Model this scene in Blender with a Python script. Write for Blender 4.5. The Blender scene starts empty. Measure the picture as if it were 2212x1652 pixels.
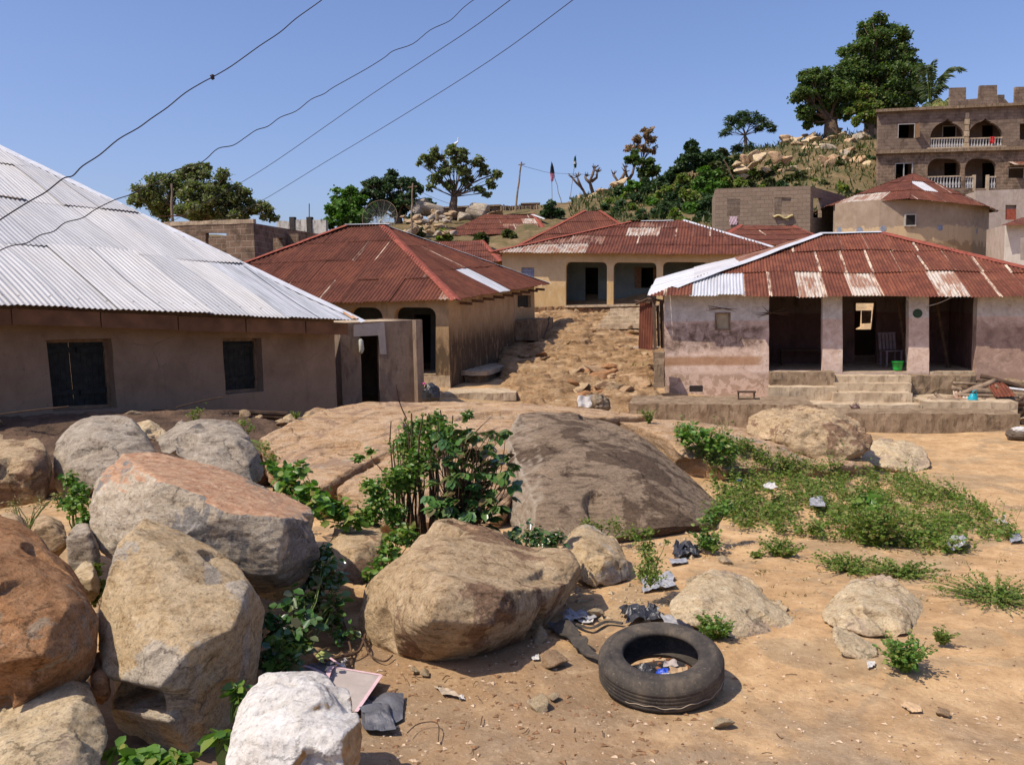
import bpy, bmesh, math, random
import numpy as np
from mathutils import Vector, Matrix
from mathutils.geometry import tessellate_polygon
R = math.radians
random.seed(7); RNG = np.random.default_rng(7)
scene = bpy.context.scene
COL = scene.collection
# ---------------------------------------------------------------- camera
FPX = 1876.0; W0 = 2212.0; H0 = 1652.0; CZ = 2.3
PITCH = math.atan(176/FPX); ROLL = 0.02
cp, sp = math.cos(PITCH), math.sin(PITCH); cr, sr = math.cos(ROLL), math.sin(ROLL)
F_ = Vector((0, cp, -sp)); R0 = Vector((1, 0, 0)); U0 = Vector((0, sp, cp))
R_ = R0*cr - U0*sr; U_ = R0*sr + U0*cr
CAM = Vector((0, 0, CZ))
cam_d = bpy.data.cameras.new('camera'); cam = bpy.data.objects.new('camera', cam_d); COL.objects.link(cam)
cam_d.sensor_width = 36; cam_d.lens = FPX/W0*36; cam_d.clip_start = 0.05; cam_d.clip_end = 6000
m3 = Matrix((R_, U_, -F_)).transposed()
cam.matrix_world = Matrix.Translation(CAM) @ m3.to_4x4()
scene.camera = cam
# ---------------------------------------------------------------- light
SUN_EL, SUN_TH = 56.0, 27.0
SD = Vector((-math.cos(R(SUN_TH))*math.cos(R(SUN_EL)), -math.sin(R(SUN_TH))*math.cos(R(SUN_EL)), math.sin(R(SUN_EL))))
w = bpy.data.worlds.new('World'); scene.world = w; w.use_nodes = True
wt = w.node_tree; bg = wt.nodes['Background']
sky = wt.nodes.new('ShaderNodeTexSky'); sky.sky_type = 'NISHITA'; sky.sun_disc = False
sky.sun_elevation = R(SUN_EL); sky.sun_rotation = math.atan2(SD.x, SD.y)
sky.air_density = 1.0; sky.dust_density = 2.0; sky.ozone_density = 5.0; sky.altitude = 100
tint = wt.nodes.new('ShaderNodeMix'); tint.data_type = 'RGBA'; tint.blend_type = 'MULTIPLY'; tint.inputs[0].default_value = 1; tint.inputs[7].default_value = (1.05, .98, 1.12, 1)
wt.links.new(sky.outputs[0], tint.inputs[6]); wt.links.new(tint.outputs[2], bg.inputs[0]); bg.inputs[1].default_value = 0.135
sl = bpy.data.lights.new('sun', 'SUN'); sl.energy = 4.8; sl.angle = R(0.5); sl.color = (1, .90, .76)
so = bpy.data.objects.new('sun', sl); COL.objects.link(so); so.location = SD*60
so.rotation_euler = SD.to_track_quat('Z', 'Y').to_euler()
scene.view_settings.view_transform = 'Standard'; scene.view_settings.look = 'None'
scene.view_settings.exposure = 0.12; scene.view_settings.gamma = 1
# ---------------------------------------------------------------- projection helpers (real distances Y chosen per thing)
def ray(px, py):
    return F_ + R_*((px-W0/2)/FPX) + U_*((H0/2-py)/FPX)
def P(px, py, Y):
    d = ray(px, py); return CAM + d*(Y/d.y)
def proj(p):
    q = Vector(p)-CAM; f = q.dot(F_)
    return (W0/2+FPX*q.dot(R_)/f, H0/2-FPX*q.dot(U_)/f)
# ---------------------------------------------------------------- noise
_perm = np.random.default_rng(3).permutation(256); _perm = np.concatenate([_perm, _perm, _perm])
_grad = np.random.default_rng(4).normal(size=(256, 3)); _grad /= np.linalg.norm(_grad, axis=1)[:, None]
def perlin(p):
    p = np.asarray(p, float); i = np.floor(p).astype(int); f = p-i; i &= 255
    u = f*f*f*(f*(f*6-15)+10)
    def g(dx, dy, dz):
        h = _perm[_perm[_perm[(i[:, 0]+dx) & 255]+((i[:, 1]+dy) & 255)]+((i[:, 2]+dz) & 255)]
        return ((f-np.array([dx, dy, dz]))*_grad[h]).sum(1)
    x0 = g(0,0,0)*(1-u[:,0])+g(1,0,0)*u[:,0]; x1 = g(0,1,0)*(1-u[:,0])+g(1,1,0)*u[:,0]
    x2 = g(0,0,1)*(1-u[:,0])+g(1,0,1)*u[:,0]; x3 = g(0,1,1)*(1-u[:,0])+g(1,1,1)*u[:,0]
    y0 = x0*(1-u[:,1])+x1*u[:,1]; y1 = x2*(1-u[:,1])+x3*u[:,1]
    return (y0*(1-u[:,2])+y1*u[:,2])*1.6
def fbm(p, o=4, lac=2.03, gain=.5, ridged=False):
    p = np.asarray(p, float); a = 1; s = np.zeros(len(p)); t = 0
    for k in range(o):
        n = perlin(p+17.3*k)
        if ridged: n = 1-2*np.abs(n)
        s += a*n; t += a; a *= gain; p = p*lac
    return s/t
# ---------------------------------------------------------------- material helpers
class NT:
    def __init__(s, name):
        s.m = bpy.data.materials.new(name); s.m.use_nodes = True; s.t = s.m.node_tree
        s.b = s.t.nodes['Principled BSDF']; s.out = s.t.nodes['Material Output']
    def n(s, typ, ins=None, **kw):
        nd = s.t.nodes.new(typ)
        for k, v in kw.items(): setattr(nd, k, v)
        for k, v in (ins or {}).items(): s.set(nd.inputs[k], v)
        return nd
    def set(s, sock, v):
        if hasattr(v, 'is_output'): s.t.links.new(v, sock)
        elif hasattr(v, 'outputs'): s.t.links.new(v.outputs[0], sock)
        else:
            if sock.type == 'RGBA' and len(v) == 3: v = (*v, 1)
            sock.default_value = v
    def pos(s, scale=(1,1,1), rot=(0,0,0)):
        g = s.n('ShaderNodeNewGeometry'); return s.n('ShaderNodeMapping', {0: g.outputs['Position'], 2: rot, 3: scale})
    def objc(s, scale=(1,1,1), rot=(0,0,0)):
        g = s.n('ShaderNodeTexCoord'); return s.n('ShaderNodeMapping', {0: g.outputs['Object'], 2: rot, 3: scale})
    def noise(s, vec, scale=5, detail=6, rough=.55, dist=0):
        return s.n('ShaderNodeTexNoise', {'Vector': vec, 'Scale': scale, 'Detail': detail, 'Roughness': rough, 'Distortion': dist})
    def ramp(s, fac, stops, interp='LINEAR'):
        r = s.n('ShaderNodeValToRGB', {0: fac}); c = r.color_ramp; c.interpolation = interp
        while len(c.elements) < len(stops): c.elements.new(.5)
        for e, (p, col) in zip(c.elements, stops):
            e.position = p
            if not hasattr(col, '__len__'): col = (col,)*3
            e.color = (*col, 1)
        return r
    def mix(s, fac, a, b, mode='MIX'):
        m = s.n('ShaderNodeMix', data_type='RGBA', blend_type=mode)
        s.set(m.inputs[0], fac); s.set(m.inputs[6], a); s.set(m.inputs[7], b); return m.outputs[2]
    def math(s, op, a, b=0.0, c=None, clamp=False):
        m = s.n('ShaderNodeMath', operation=op, use_clamp=clamp); s.set(m.inputs[0], a); s.set(m.inputs[1], b)
        if c is not None: s.set(m.inputs[2], c)
        return m.outputs[0]
    def attr(s, name): return s.n('ShaderNodeAttribute', attribute_name=name)
    def sstep(s, v, lo, hi):
        return s.n('ShaderNodeMapRange', {0: v, 1: lo, 2: hi, 3: 0.0, 4: 1.0}, interpolation_type='SMOOTHSTEP').outputs[0]
    def bump(s, h, strength=.5, dist=.02, prev=None):
        ins = {'Strength': strength, 'Distance': dist, 'Height': h}
        if prev is not None: ins['Normal'] = prev
        return s.n('ShaderNodeBump', ins).outputs[0]
    def fin(s, col, rough=.9, normal=None, spec=.2, metal=0.0):
        s.set(s.b.inputs['Base Color'], col); s.set(s.b.inputs['Roughness'], rough)
        s.set(s.b.inputs['Specular IOR Level'], spec); s.set(s.b.inputs['Metallic'], metal)
        if normal is not None: s.set(s.b.inputs['Normal'], normal)
        return s.m
def simple(name, c, rough=.8, var=.25, scale=8, bump=.3, bd=.01, spec=.25, metal=0.0, bscale=None):
    m = NT(name); v = m.objc(); nz = m.noise(v, scale)
    lo = tuple(x*(1-var) for x in c); hi = tuple(min(1, x*(1+var)) for x in c)
    col = m.ramp(nz.outputs[0], [(.3, lo), (.7, hi)])
    nb = m.noise(v, bscale or scale*4)
    return m.fin(col.outputs[0], rough, m.bump(nb.outputs[0], bump, bd), spec, metal)
def rockmat(name, cols, stain=None, speck=.5, strata=(1,1,3), rot=(.4,.3,0), scale=1.0, bump=.7, patch=None, patch_amt=.55):
    """cols: dark/mid/light; patch: a second hue in large ragged patches"""
    m = NT(name); v = m.objc(); vs = m.objc(strata, rot)
    big = m.noise(v, 1.5*scale, 10, .68, .5); med = m.noise(vs, 6*scale, 12, .74, .3); fine = m.noise(v, 85*scale, 3, .7); grain = m.noise(v, 34*scale, 6, .75)
    base = m.ramp(med.outputs[0], [(.34, cols[0]), (.45, cols[1]), (.56, tuple((a+b)/2 for a, b in zip(cols[1], cols[2]))), (.68, cols[2])]).outputs[0]
    if patch:
        pf = m.ramp(big.outputs[0], [(patch_amt-.015, 0), (patch_amt+.015, 1)]).outputs[0]
        base = m.mix(m.math('MULTIPLY', pf, .85), base, m.ramp(med.outputs[0], [(.36, tuple(x*.55 for x in patch)), (.62, patch)]).outputs[0])
    gr = m.ramp(grain.outputs[0], [(.34, .50), (.45, .90), (.55, 1.0), (.68, 1.25)]).outputs[0]; base = m.mix(1.0, base, gr, 'MULTIPLY')
    sp1 = m.ramp(fine.outputs[0], [(.37, 1), (.41, 0)]).outputs[0]; base = m.mix(m.math('MULTIPLY', sp1, speck), base, tuple(x*.3 for x in cols[0]))
    sp2 = m.ramp(fine.outputs[0], [(.62, 0), (.66, 1)]).outputs[0]; base = m.mix(m.math('MULTIPLY', sp2, speck*.6), base, tuple(min(.8, x*1.3) for x in cols[2]))
    if stain:
        st = m.noise(v, 2.2*scale, 10, .75, .6); base = m.mix(m.ramp(st.outputs[0], [(.55, 0), (.58, .8)]).outputs[0], base, stain)
    rm = m.n('ShaderNodeTexNoise', {'Vector': vs, 'Scale': 1.1*scale, 'Detail': 8.0, 'Roughness': .6}, noise_type='RIDGED_MULTIFRACTAL')
    rmc = m.ramp(rm.outputs[0], [(.0, 0), (.55, 0), (1, 1)]).outputs[0]
    vor = m.n('ShaderNodeTexVoronoi', {'Vector': m.mix(.18, v.outputs[0], med.outputs[1]), 'Scale': 1.9*scale}, feature='DISTANCE_TO_EDGE')
    crack = m.ramp(vor.outputs[0], [(0, 0), (.010, 1)]).outputs[0]; cm = m.ramp(m.noise(v, 1.7*scale, 2).outputs[0], [(.54, 0), (.57, 1)]).outputs[0]
    ck = m.math('MULTIPLY', m.math('SUBTRACT', 1.0, crack), cm); base = m.mix(m.math('MULTIPLY', ck, .5), base, tuple(x*.22 for x in cols[0]))
    nrm = m.bump(m.math('SUBTRACT', med.outputs[0], m.math('MULTIPLY', ck, .4)), bump, .07/scale)
    nrm = m.bump(grain.outputs[0], bump*.9, .022/scale, nrm); nrm = m.bump(fine.outputs[0], bump*.6, .008/scale, nrm)
    return m.fin(base, .9, nrm, .15)
# ---------------------------------------------------------------- object helpers
def tag(o, label=None, cat=None, group=None, kind=None):
    if label: o['label'] = label
    if cat: o['category'] = cat
    if group: o['group'] = group
    if kind: o['kind'] = kind
    return o
def thing(name, label, cat, loc, group=None):
    o = bpy.data.objects.new(name, None); o.empty_display_size = .3; COL.objects.link(o); o.location = loc
    return tag(o, label, cat, group)
def wloc(o):
    l = Vector(o.location)
    while o.parent: o = o.parent; l += Vector(o.location)
    return l
def mk(name, verts, faces, mat=None, parent=None, smooth=False, origin=None, attrs=None, uvs=None, autos=None):
    """verts in WORLD coordinates; a mesh object whose origin is its parent's, or its own base centre"""
    v = np.array([tuple(q) for q in verts], float) if not isinstance(verts, np.ndarray) else verts.astype(float)
    if origin is None:
        if parent is not None: origin = wloc(parent)
        else:
            mn, mx = v.min(0), v.max(0); origin = Vector(((mn[0]+mx[0])/2, (mn[1]+mx[1])/2, mn[2]))
    v = v-np.array(tuple(origin))
    me = bpy.data.meshes.new(name)
    if isinstance(faces, np.ndarray):
        nf, k = faces.shape
        me.vertices.add(len(v)); me.vertices.foreach_set('co', v.ravel())
        me.loops.add(nf*k); me.loops.foreach_set('vertex_index', faces.ravel().astype(np.int32))
        me.polygons.add(nf); me.polygons.foreach_set('loop_start', np.arange(0, nf*k, k, dtype=np.int32))
        me.update(calc_edges=True)
    else:
        me.from_pydata([tuple(q) for q in v], [], [list(f) for f in faces]); me.update()
    if mat is not None:
        for mm in (mat if isinstance(mat, (list, tuple)) else [mat]): me.materials.append(mm)
    if smooth: me.polygons.foreach_set('use_smooth', np.ones(len(me.polygons), bool))
    for an, (typ, data) in (attrs or {}).items():
        a = me.attributes.new(an, typ, 'POINT')
        a.data.foreach_set('value' if typ == 'FLOAT' else 'vector', np.asarray(data, dtype=np.float32).ravel())
    if uvs is not None:
        ul = me.uv_layers.new(name='UVMap'); vi = np.empty(len(me.loops), np.int32); me.loops.foreach_get('vertex_index', vi)
        ul.data.foreach_set('uv', np.asarray(uvs, np.float32)[vi].ravel())
    o = bpy.data.objects.new(name, me); COL.objects.link(o)
    if parent is not None:
        o.parent = parent; o.location = Vector(origin)-wloc(parent)
    else: o.location = origin
    return o
class MB:
    def __init__(s): s.v = []; s.f = []
    def add(s, vs, fs):
        b = len(s.v); s.v += [tuple(q) for q in vs]; s.f += [[i+b for i in f] for f in fs]; return s
    def box(s, o, ux, uy, uz):
        """o corner, three edge vectors"""
        o, ux, uy, uz = map(Vector, (o, ux, uy, uz))
        vs = [o, o+ux, o+ux+uy, o+uy, o+uz, o+ux+uz, o+ux+uy+uz, o+uy+uz]
        fs = [(0,3,2,1), (4,5,6,7), (0,1,5,4), (1,2,6,5), (2,3,7,6), (3,0,4,7)]
        if ux.cross(uy).dot(uz) < 0: fs = [f[::-1] for f in fs]
        return s.add(vs, fs)
    def cbox(s, c, dx, dy, dz, rz=0):
        c = Vector(c); a = Vector((math.cos(rz), math.sin(rz), 0)); b = Vector((-math.sin(rz), math.cos(rz), 0)); z = Vector((0,0,1))
        return s.box(c-a*dx/2-b*dy/2-z*dz/2, a*dx, b*dy, z*dz)
    def tube(s, pts, rad, k=8, cap=True, sq=1.0):
        pts = [Vector(p) for p in pts]; n = len(pts)
        rads = rad if hasattr(rad, '__len__') else [rad]*n
        base = len(s.v); prev = None
        for i, p in enumerate(pts):
            d = (pts[min(i+1, n-1)]-pts[max(i-1, 0)])
            if d.length < 1e-9: d = Vector((0,0,1))
            d.normalize()
            if prev is None:
                a = d.cross(Vector((0,0,1)) if abs(d.z) < .9 else Vector((1,0,0))).normalized()
            else:
                a = prev-d*prev.dot(d)
                a = a.normalized() if a.length > 1e-6 else d.orthogonal().normalized()
            prev = a; b = d.cross(a)
            for j in range(k):
                t = 2*math.pi*j/k; s.v.append(tuple(p+a*math.cos(t)*rads[i]+b*math.sin(t)*rads[i]*sq))
        for i in range(n-1):
            for j in range(k):
                q = base+i*k; s.f.append([q+j, q+(j+1) % k, q+k+(j+1) % k, q+k+j])
        if cap: s.f.append([base+j for j in range(k)][::-1]); s.f.append([base+(n-1)*k+j for j in range(k)])
        return s
    def lathe(s, c, prof, k=16, ax=None):
        """prof: (radius, height) list, about vertical axis (or matrix ax)"""
        base = len(s.v); c = Vector(c)
        for r, z in prof:
            for j in range(k):
                t = 2*math.pi*j/k; q = Vector((r*math.cos(t), r*math.sin(t), z))
                if ax is not None: q = ax @ q
                s.v.append(tuple(c+q))
        for i in range(len(prof)-1):
            for j in range(k):
                q = base+i*k; s.f.append([q+j, q+(j+1) % k, q+k+(j+1) % k, q+k+j])
        return s
    def mk(s, name, mat, parent=None, **kw): return mk(name, s.v, s.f, mat, parent, **kw)
def copytree(o, loc, rz=0, sc=1.0, label=None, parent=None):
    c = o.copy(); COL.objects.link(c); c.parent = parent
    if parent is None:
        c.location = loc; c.rotation_euler = (0, 0, rz)
        c.scale = (sc, sc, sc) if not hasattr(sc, '__len__') else sc
    if label: c['label'] = label
    for ch in o.children: copytree(ch, None, parent=c)
    return c
# ---------------------------------------------------------------- walls
class Plane:
    def __init__(s, A, B):
        s.A = Vector(A); d = Vector((B[0]-A[0], B[1]-A[1], 0)); s.L = d.length; s.u = d.normalized()
        s.n = Vector((s.u.y, -s.u.x, 0))                      # outward, towards the viewer when A is left of B
    def hit(s, px, py):
        d = ray(px, py); t = (s.A-CAM).dot(s.n)/d.dot(s.n); p = CAM+d*t
        return ((p-s.A).dot(s.u), p.z)
    def pt(s, sz, off=0.0): return s.A*1.0+s.u*sz[0]+s.n*off+Vector((0, 0, sz[1]-s.A.z))
    def back(s, d): return Plane(s.A-s.n*d, s.A-s.n*d+s.u*s.L)
    def rect(s, x0, x1, y0, y1):
        return [s.hit(x0, y1), s.hit(x1, y1), s.hit(x1, y0), s.hit(x0, y0)]
def wob(poly, amp, step=.25, seed=0):
    out = []; n = len(poly); rs = random.Random(seed+int(abs(poly[0][0])*100))
    for i in range(n):
        a, b = poly[i], poly[(i+1) % n]; L = math.hypot(b[0]-a[0], b[1]-a[1]); k = max(1, int(L/step))
        for j in range(k):
            t = j/k; out.append((a[0]+(b[0]-a[0])*t+(rs.uniform(-amp, amp)), a[1]+(b[1]-a[1])*t+(rs.uniform(-amp, amp))))
    return out
def wall(name, pl, outer, holes, th, mat, parent, wobble=0.0, closed_holes=True):
    polys = [outer]+list(holes)
    if wobble: polys = [outer]+[wob(h, wobble) for h in holes]
    flat = [q for p in polys for q in p]
    tris = tessellate_polygon([[Vector((q[0], q[1], 0)) for q in p] for p in polys])
    N = len(flat)
    vs = [pl.pt(q) for q in flat]+[pl.pt(q, -th) for q in flat]
    fs = []
    for t in tris:
        a, b, c = [Vector((*flat[i], 0)) for i in t]
        t = list(t)
        if (b-a).cross(c-a).z < 0: t = t[::-1]
        fs.append(t); fs.append([i+N for i in t[::-1]])
    k = 0
    for pi, p in enumerate(polys):
        n = len(p); area = sum(p[i][0]*p[(i+1) % n][1]-p[(i+1) % n][0]*p[i][1] for i in range(n))
        for i in range(n):
            a, b = k+i, k+(i+1) % n
            q = [a, a+N, b+N, b]
            if (area > 0) != (pi == 0): q = q[::-1]
            fs.append(q)
        k += n
    uv = [(q[0], q[1]) for q in flat]+[(q[0]+th, q[1]) for q in flat]
    return mk(name, vs, fs, mat, parent, uvs=uv)
def chamfer_rect(r, c, pointed=0.0, n=5):
    """rect list (bl, br, tr, tl) with rounded/ogee top corners"""
    bl, br, tr, tl = r; w = br[0]-bl[0]; h = tl[1]-bl[1]
    out = [bl, br]
    for i in range(n+1):
        t = i/n*math.pi/2; out.append((tr[0]-c*(1-math.cos(t)), tr[1]-c*(1-math.sin(t))-pointed*(0 if i < n else 0)))
    if pointed: out = out[:-1]; out.append(((tl[0]+tr[0])/2+w*.16, (tl[1]+tr[1])/2-.02)); out.append(((tl[0]+tr[0])/2+w*.06, (tl[1]+tr[1])/2+pointed*.35)); out.append(((tl[0]+tr[0])/2, (tl[1]+tr[1])/2+pointed)); out.append(((tl[0]+tr[0])/2-w*.06, (tl[1]+tr[1])/2+pointed*.35)); out.append(((tl[0]+tr[0])/2-w*.16, (tl[1]+tr[1])/2-.02))
    for i in range(n+1):
        t = math.pi/2-i/n*math.pi/2
        if pointed and i == 0: continue
        out.append((tl[0]+c*(1-math.cos(t)), tl[1]-c*(1-math.sin(t))))
    return out
def rbox(name, o, ux, uy, uz, mat, parent=None, step=.15, amp=.012, freq=4.0, **kw):
    """a slab with worn, uneven faces: subdivided box displaced by noise"""
    o, ux, uy, uz = map(Vector, (o, ux, uy, uz)); V = []; Fc = []
    cen = o+(ux+uy+uz)*.5
    def face(a, e1, e2):
        n1 = max(1, int(e1.length/step)); n2 = max(1, int(e2.length/step)); b = len(V)
        for i in range(n1+1):
            for j in range(n2+1): V.append(a+e1*(i/n1)+e2*(j/n2))
        flip = e1.cross(e2).dot(a+e1*.5+e2*.5-cen) < 0
        for i in range(n1):
            for j in range(n2):
                q = [b+i*(n2+1)+j, b+(i+1)*(n2+1)+j, b+(i+1)*(n2+1)+j+1, b+i*(n2+1)+j+1]
                Fc.append(q[::-1] if flip else q)
    face(o, ux, uy); face(o+uz, ux, uy); face(o, ux, uz); face(o+uy, ux, uz); face(o, uy, uz); face(o+ux, uy, uz)
    A = np.array([tuple(v) for v in V]); q = A*freq
    d = np.stack([perlin(q), perlin(q+31.7), perlin(q+77.1)], 1)*amp
    key = (np.round(A, 4)); uniq, inv = np.unique(key, axis=0, return_inverse=True); inv = inv.ravel()
    VV = np.zeros((len(uniq), 3)); VV[inv] = A+d
    uvv = np.zeros((len(uniq), 2)); uvv[inv] = np.stack([A @ np.array(ux.normalized()[:]), A[:, 2]], 1)
    return mk(name, VV, [[int(inv[i]) for i in f] for f in Fc], mat, parent, uvs=uvv, **kw)
# ---------------------------------------------------------------- corrugated roofs
def roof_face(E0, E1, T0, T1, rows=3, sheet=.76, cw=.08, amp=.011, bare=(), seed=0, jag=.03, seamp=.35, bare_rand=0.0, res=6, sag=.03, base_bare=0.0, lapl=.028, rag=1.0):
    E0, E1, T0, T1 = map(Vector, (E0, E1, T0, T1)); rs = random.Random(seed)
    L = (E1-E0).length; u = (E1-E0).normalized(); Tm = (T0+T1)/2
    n = u.cross((Tm-E0)).normalized()
    v = n.cross(u)
    s0, h0 = (T0-E0).dot(u), (T0-E0).dot(v); s1, h1 = (T1-E0).dot(u), (T1-E0).dot(v)
    H = max(h0, h1)
    def tmax(s):
        if s < s0: return h0*max(s, 0)/max(s0, 1e-3)
        if s > s1: return h1*max(L-s, 0)/max(L-s1, 1e-3)
        return h0+(h1-h0)*(s-s0)/max(s1-s0, 1e-3)
    V = []; Fc = []; A1 = []; A2 = []; A3 = []; RC = []
    ncol = max(1, int(math.ceil(L/sheet))); off = rs.uniform(-.3, 0)*sheet
    for r in range(rows):
        ta = H*r/rows; tb = H*(r+1)/rows+.14; roff = off+rs.uniform(-.5, 0)*sheet
        for c in range(ncol+2):
            sa = roff+c*sheet; sb = sa+sheet+.06
            sa_, sb_ = max(sa, 0), min(sb, L)
            if sb_-sa_ < .03: continue
            sc = (sa_+sb_)/2
            if max(tmax(sa_+(sb_-sa_)*q/12) for q in range(13)) <= ta+.01: continue
            rnd = rs.random(); bv = base_bare
            seam = 1.0 if rs.random() < seamp else 0.0
            cen = E0+u*sc+v*(ta+min(tb, max(tmax(sc), ta)))*.5; px, py = proj(cen)
            for (br, x0, x1, val) in bare:
                if br == r and x0 <= px <= x1: bv = val
            if rs.random() < bare_rand: bv = max(bv, rs.uniform(.35, .75))
            j0 = (rs.uniform(-jag, jag) if r == 0 else rs.uniform(-.02, .02)); lift = rs.uniform(0, .012)*rag+(.006 if c % 2 else 0)
            tilt = rs.uniform(-.01, .01)*rag
            nn = max(2, int(math.ceil((sb_-sa_)/(cw/res)))); NT_ = 4
            b = len(V)
            for i in range(nn+1):
                s = sa_+(sb_-sa_)*i/nn; tm = tmax(s); wv = amp*math.sin(2*math.pi*s/cw)
                lo = min(ta+j0, tm); hi = min(tb, tm); 
                for k in range(NT_+1):
                    t = lo+(hi-lo)*k/NT_
                    z = wv+lift+tilt*(s-sa_)/sheet+lapl*(1-(t-ta)/(tb-ta))
                    z += sag*math.sin(s*1.7+seed)*math.sin(t*1.3+seed*2)*.6
                    V.append(E0+u*s+v*t+n*z); A1.append(rnd); A2.append(bv)
                    A3.append(seam*(1.0 if (s-sa) < .07 else 0.0)); RC.append((s, t, (t-ta)/(tb-ta)))
            for i in range(nn):
                for k in range(NT_):
                    q = b+i*(NT_+1)+k; Fc.append([q, q+NT_+1, q+NT_+2, q+1])
    return V, Fc, A1, A2, A3, RC
def hip_roof(parent, faces, mat, caps=(), capmat=None, capw=.16, **kw):
    V = []; Fc = []; A1 = []; A2 = []; A3 = []; RC = []
    for i, fc in enumerate(faces):
        opt = dict(kw); pts = fc
        if isinstance(fc, tuple) and isinstance(fc[-1], dict): opt.update(fc[-1]); pts = fc[:-1]
        pts = (pts[0], pts[1], pts[2], pts[2]) if len(pts) == 3 else (pts[0], pts[1], pts[3], pts[2])
        opt.setdefault('seed', i+1)
        v, f, a, b, c, rc = roof_face(*pts, **opt); o = len(V)
        V += v; Fc += [[q+o for q in g] for g in f]; A1 += a; A2 += b; A3 += c; RC += rc
    ro = mk('roof', V, Fc, mat, parent, smooth=True, attrs={'sh': ('FLOAT', A1), 'bare': ('FLOAT', A2), 'seam': ('FLOAT', A3), 'rc': ('FLOAT_VECTOR', RC)})
    for (a, b, *o) in caps:
        a, b = Vector(a), Vector(b); m = MB(); d = (b-a).normalized(); side = d.cross(Vector((0,0,1))).normalized(); up = side.cross(d)
        k = max(2, int((b-a).length/.5)); dn = o[0] if o else .35
        top = []; l = []; r = []
        for i in range(k+1):
            p = a+(b-a)*(i/k)+up*(.055+random.uniform(-.006, .012)); w_ = capw*(1+random.uniform(-.1, .1))
            top.append(p); l.append(p+side*w_-up*w_*dn); r.append(p-side*w_-up*w_*dn)
        vs = l+top+r; n = k+1; fs = []
        for i in range(k): fs += [[i, i+1, n+i+1, n+i], [n+i, n+i+1, 2*n+i+1, 2*n+i]]
        m.add(vs, fs); cm = capmat if not (len(o) > 1) else o[1]
        m.mk('ridge_cap', cm, ro if False else parent, smooth=False, )
    return ro
# ---------------------------------------------------------------- rocks
def hull_into(bm, pts):
    vs = [bm.verts.new(p) for p in pts]
    r = bmesh.ops.convex_hull(bm, input=vs)
    bad = [g for g in r['geom_interior'] if isinstance(g, bmesh.types.BMVert)]
    if bad: bmesh.ops.delete(bm, geom=bad, context='VERTS')
def remeshed(bm, vox, smooth=4, fac=.5):
    me = bpy.data.meshes.new('tmp'); bm.to_mesh(me); bm.free(); o = bpy.data.objects.new('tmp', me); COL.objects.link(o)
    m = o.modifiers.new('r', 'REMESH'); m.mode = 'VOXEL'; m.voxel_size = vox
    if smooth: s = o.modifiers.new('s', 'SMOOTH'); s.iterations = smooth; s.factor = fac
    dg = bpy.context.evaluated_depsgraph_get(); e = o.evaluated_get(dg); mm = e.to_mesh()
    n = len(mm.vertices); V = np.empty(n*3); mm.vertices.foreach_get('co', V); V = V.reshape(-1, 3)
    N = np.empty(n*3); mm.vertices.foreach_get('normal', N); N = N.reshape(-1, 3)
    Fc = [list(p.vertices) for p in mm.polygons]
    e.to_mesh_clear(); bpy.data.objects.remove(o); bpy.data.meshes.remove(me)
    return V, N, Fc
def rock_mesh(hulls, vox, disp=.010, dscale=2.5, ridge=.008, rdir=(1,1,2.5), smooth=0, seed=0, chip=0.0, cuts=10, facets=18, fr=.17, fd=.075, layers=None, big=8):
    """hull facets, chipped edges, bedding steps, then a little roughness"""
    bm = bmesh.new()
    for h in hulls: hull_into(bm, h)
    V, N, Fc = remeshed(bm, vox, smooth)
    rc_ = np.random.default_rng(seed+500); size = np.ptp(V, axis=0).max()
    done = 0
    for k in range(big*12):
        if done >= big: break
        i = rc_.integers(len(V)); n_ = N[i]+rc_.normal(size=3)*.35; n_ /= np.linalg.norm(n_); ex = (V-V[i]) @ n_+size*rc_.uniform(.0, .03); fr_ = (ex > 0).mean()
        if .012 < fr_ < .055 and np.maximum(ex, 0).max() < size*.05: V = V-np.maximum(ex, 0)[:, None]*n_; done += 1
    for k in range(cuts):
        i = rc_.integers(len(V)); n_ = N[i]+rc_.normal(size=3)*.45; n_ /= np.linalg.norm(n_)
        ex = (V-V[i]) @ n_+size*rc_.uniform(.003, .02); fr_ = (ex > 0).mean()
        if .0006 < fr_ < .035: V = V-np.maximum(ex, 0)[:, None]*n_
    for k in range(facets):
        i = rc_.integers(len(V)); n_ = N[i]+rc_.normal(size=3)*.28; n_ /= np.linalg.norm(n_); R0_ = size*fr*rc_.uniform(.35, 1.0)
        dv_ = V-V[i]; dist = np.linalg.norm(dv_, axis=1); ex = np.maximum(dv_ @ n_+R0_*fd*rc_.uniform(.3, 1.6), 0); mk_ = np.clip((R0_-dist)/(R0_*.09), 0, 1)
        V = V-(ex*mk_)[:, None]*n_
    if layers:
        sd_, th_, am_ = layers; sd_ = np.array(sd_, float); sd_ /= np.linalg.norm(sd_)
        q = (V @ sd_+fbm(V*1.3+seed, 3)*th_*.9)/th_; li = np.floor(q).astype(int); off = np.random.default_rng(seed+77).random(512)[li & 511]
        gate = np.clip(perlin(V*dscale*.6+seed*2.2)*2.2+.6, 0, 1); V = V-N*(off*am_*gate)[:, None]
    q = V*dscale+seed*13.7
    d = fbm(q, 3)*disp + fbm(V*np.array(rdir)*dscale*2.6+seed*5.1, 4, ridged=True)*ridge+fbm(V*dscale*9+seed, 3, ridged=True)*ridge*.5
    if chip: d += -chip*np.clip(np.abs(perlin(V*dscale*1.1+seed*3.3+9))-.3, 0, 1)
    return V+N*d[:, None], Fc
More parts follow.
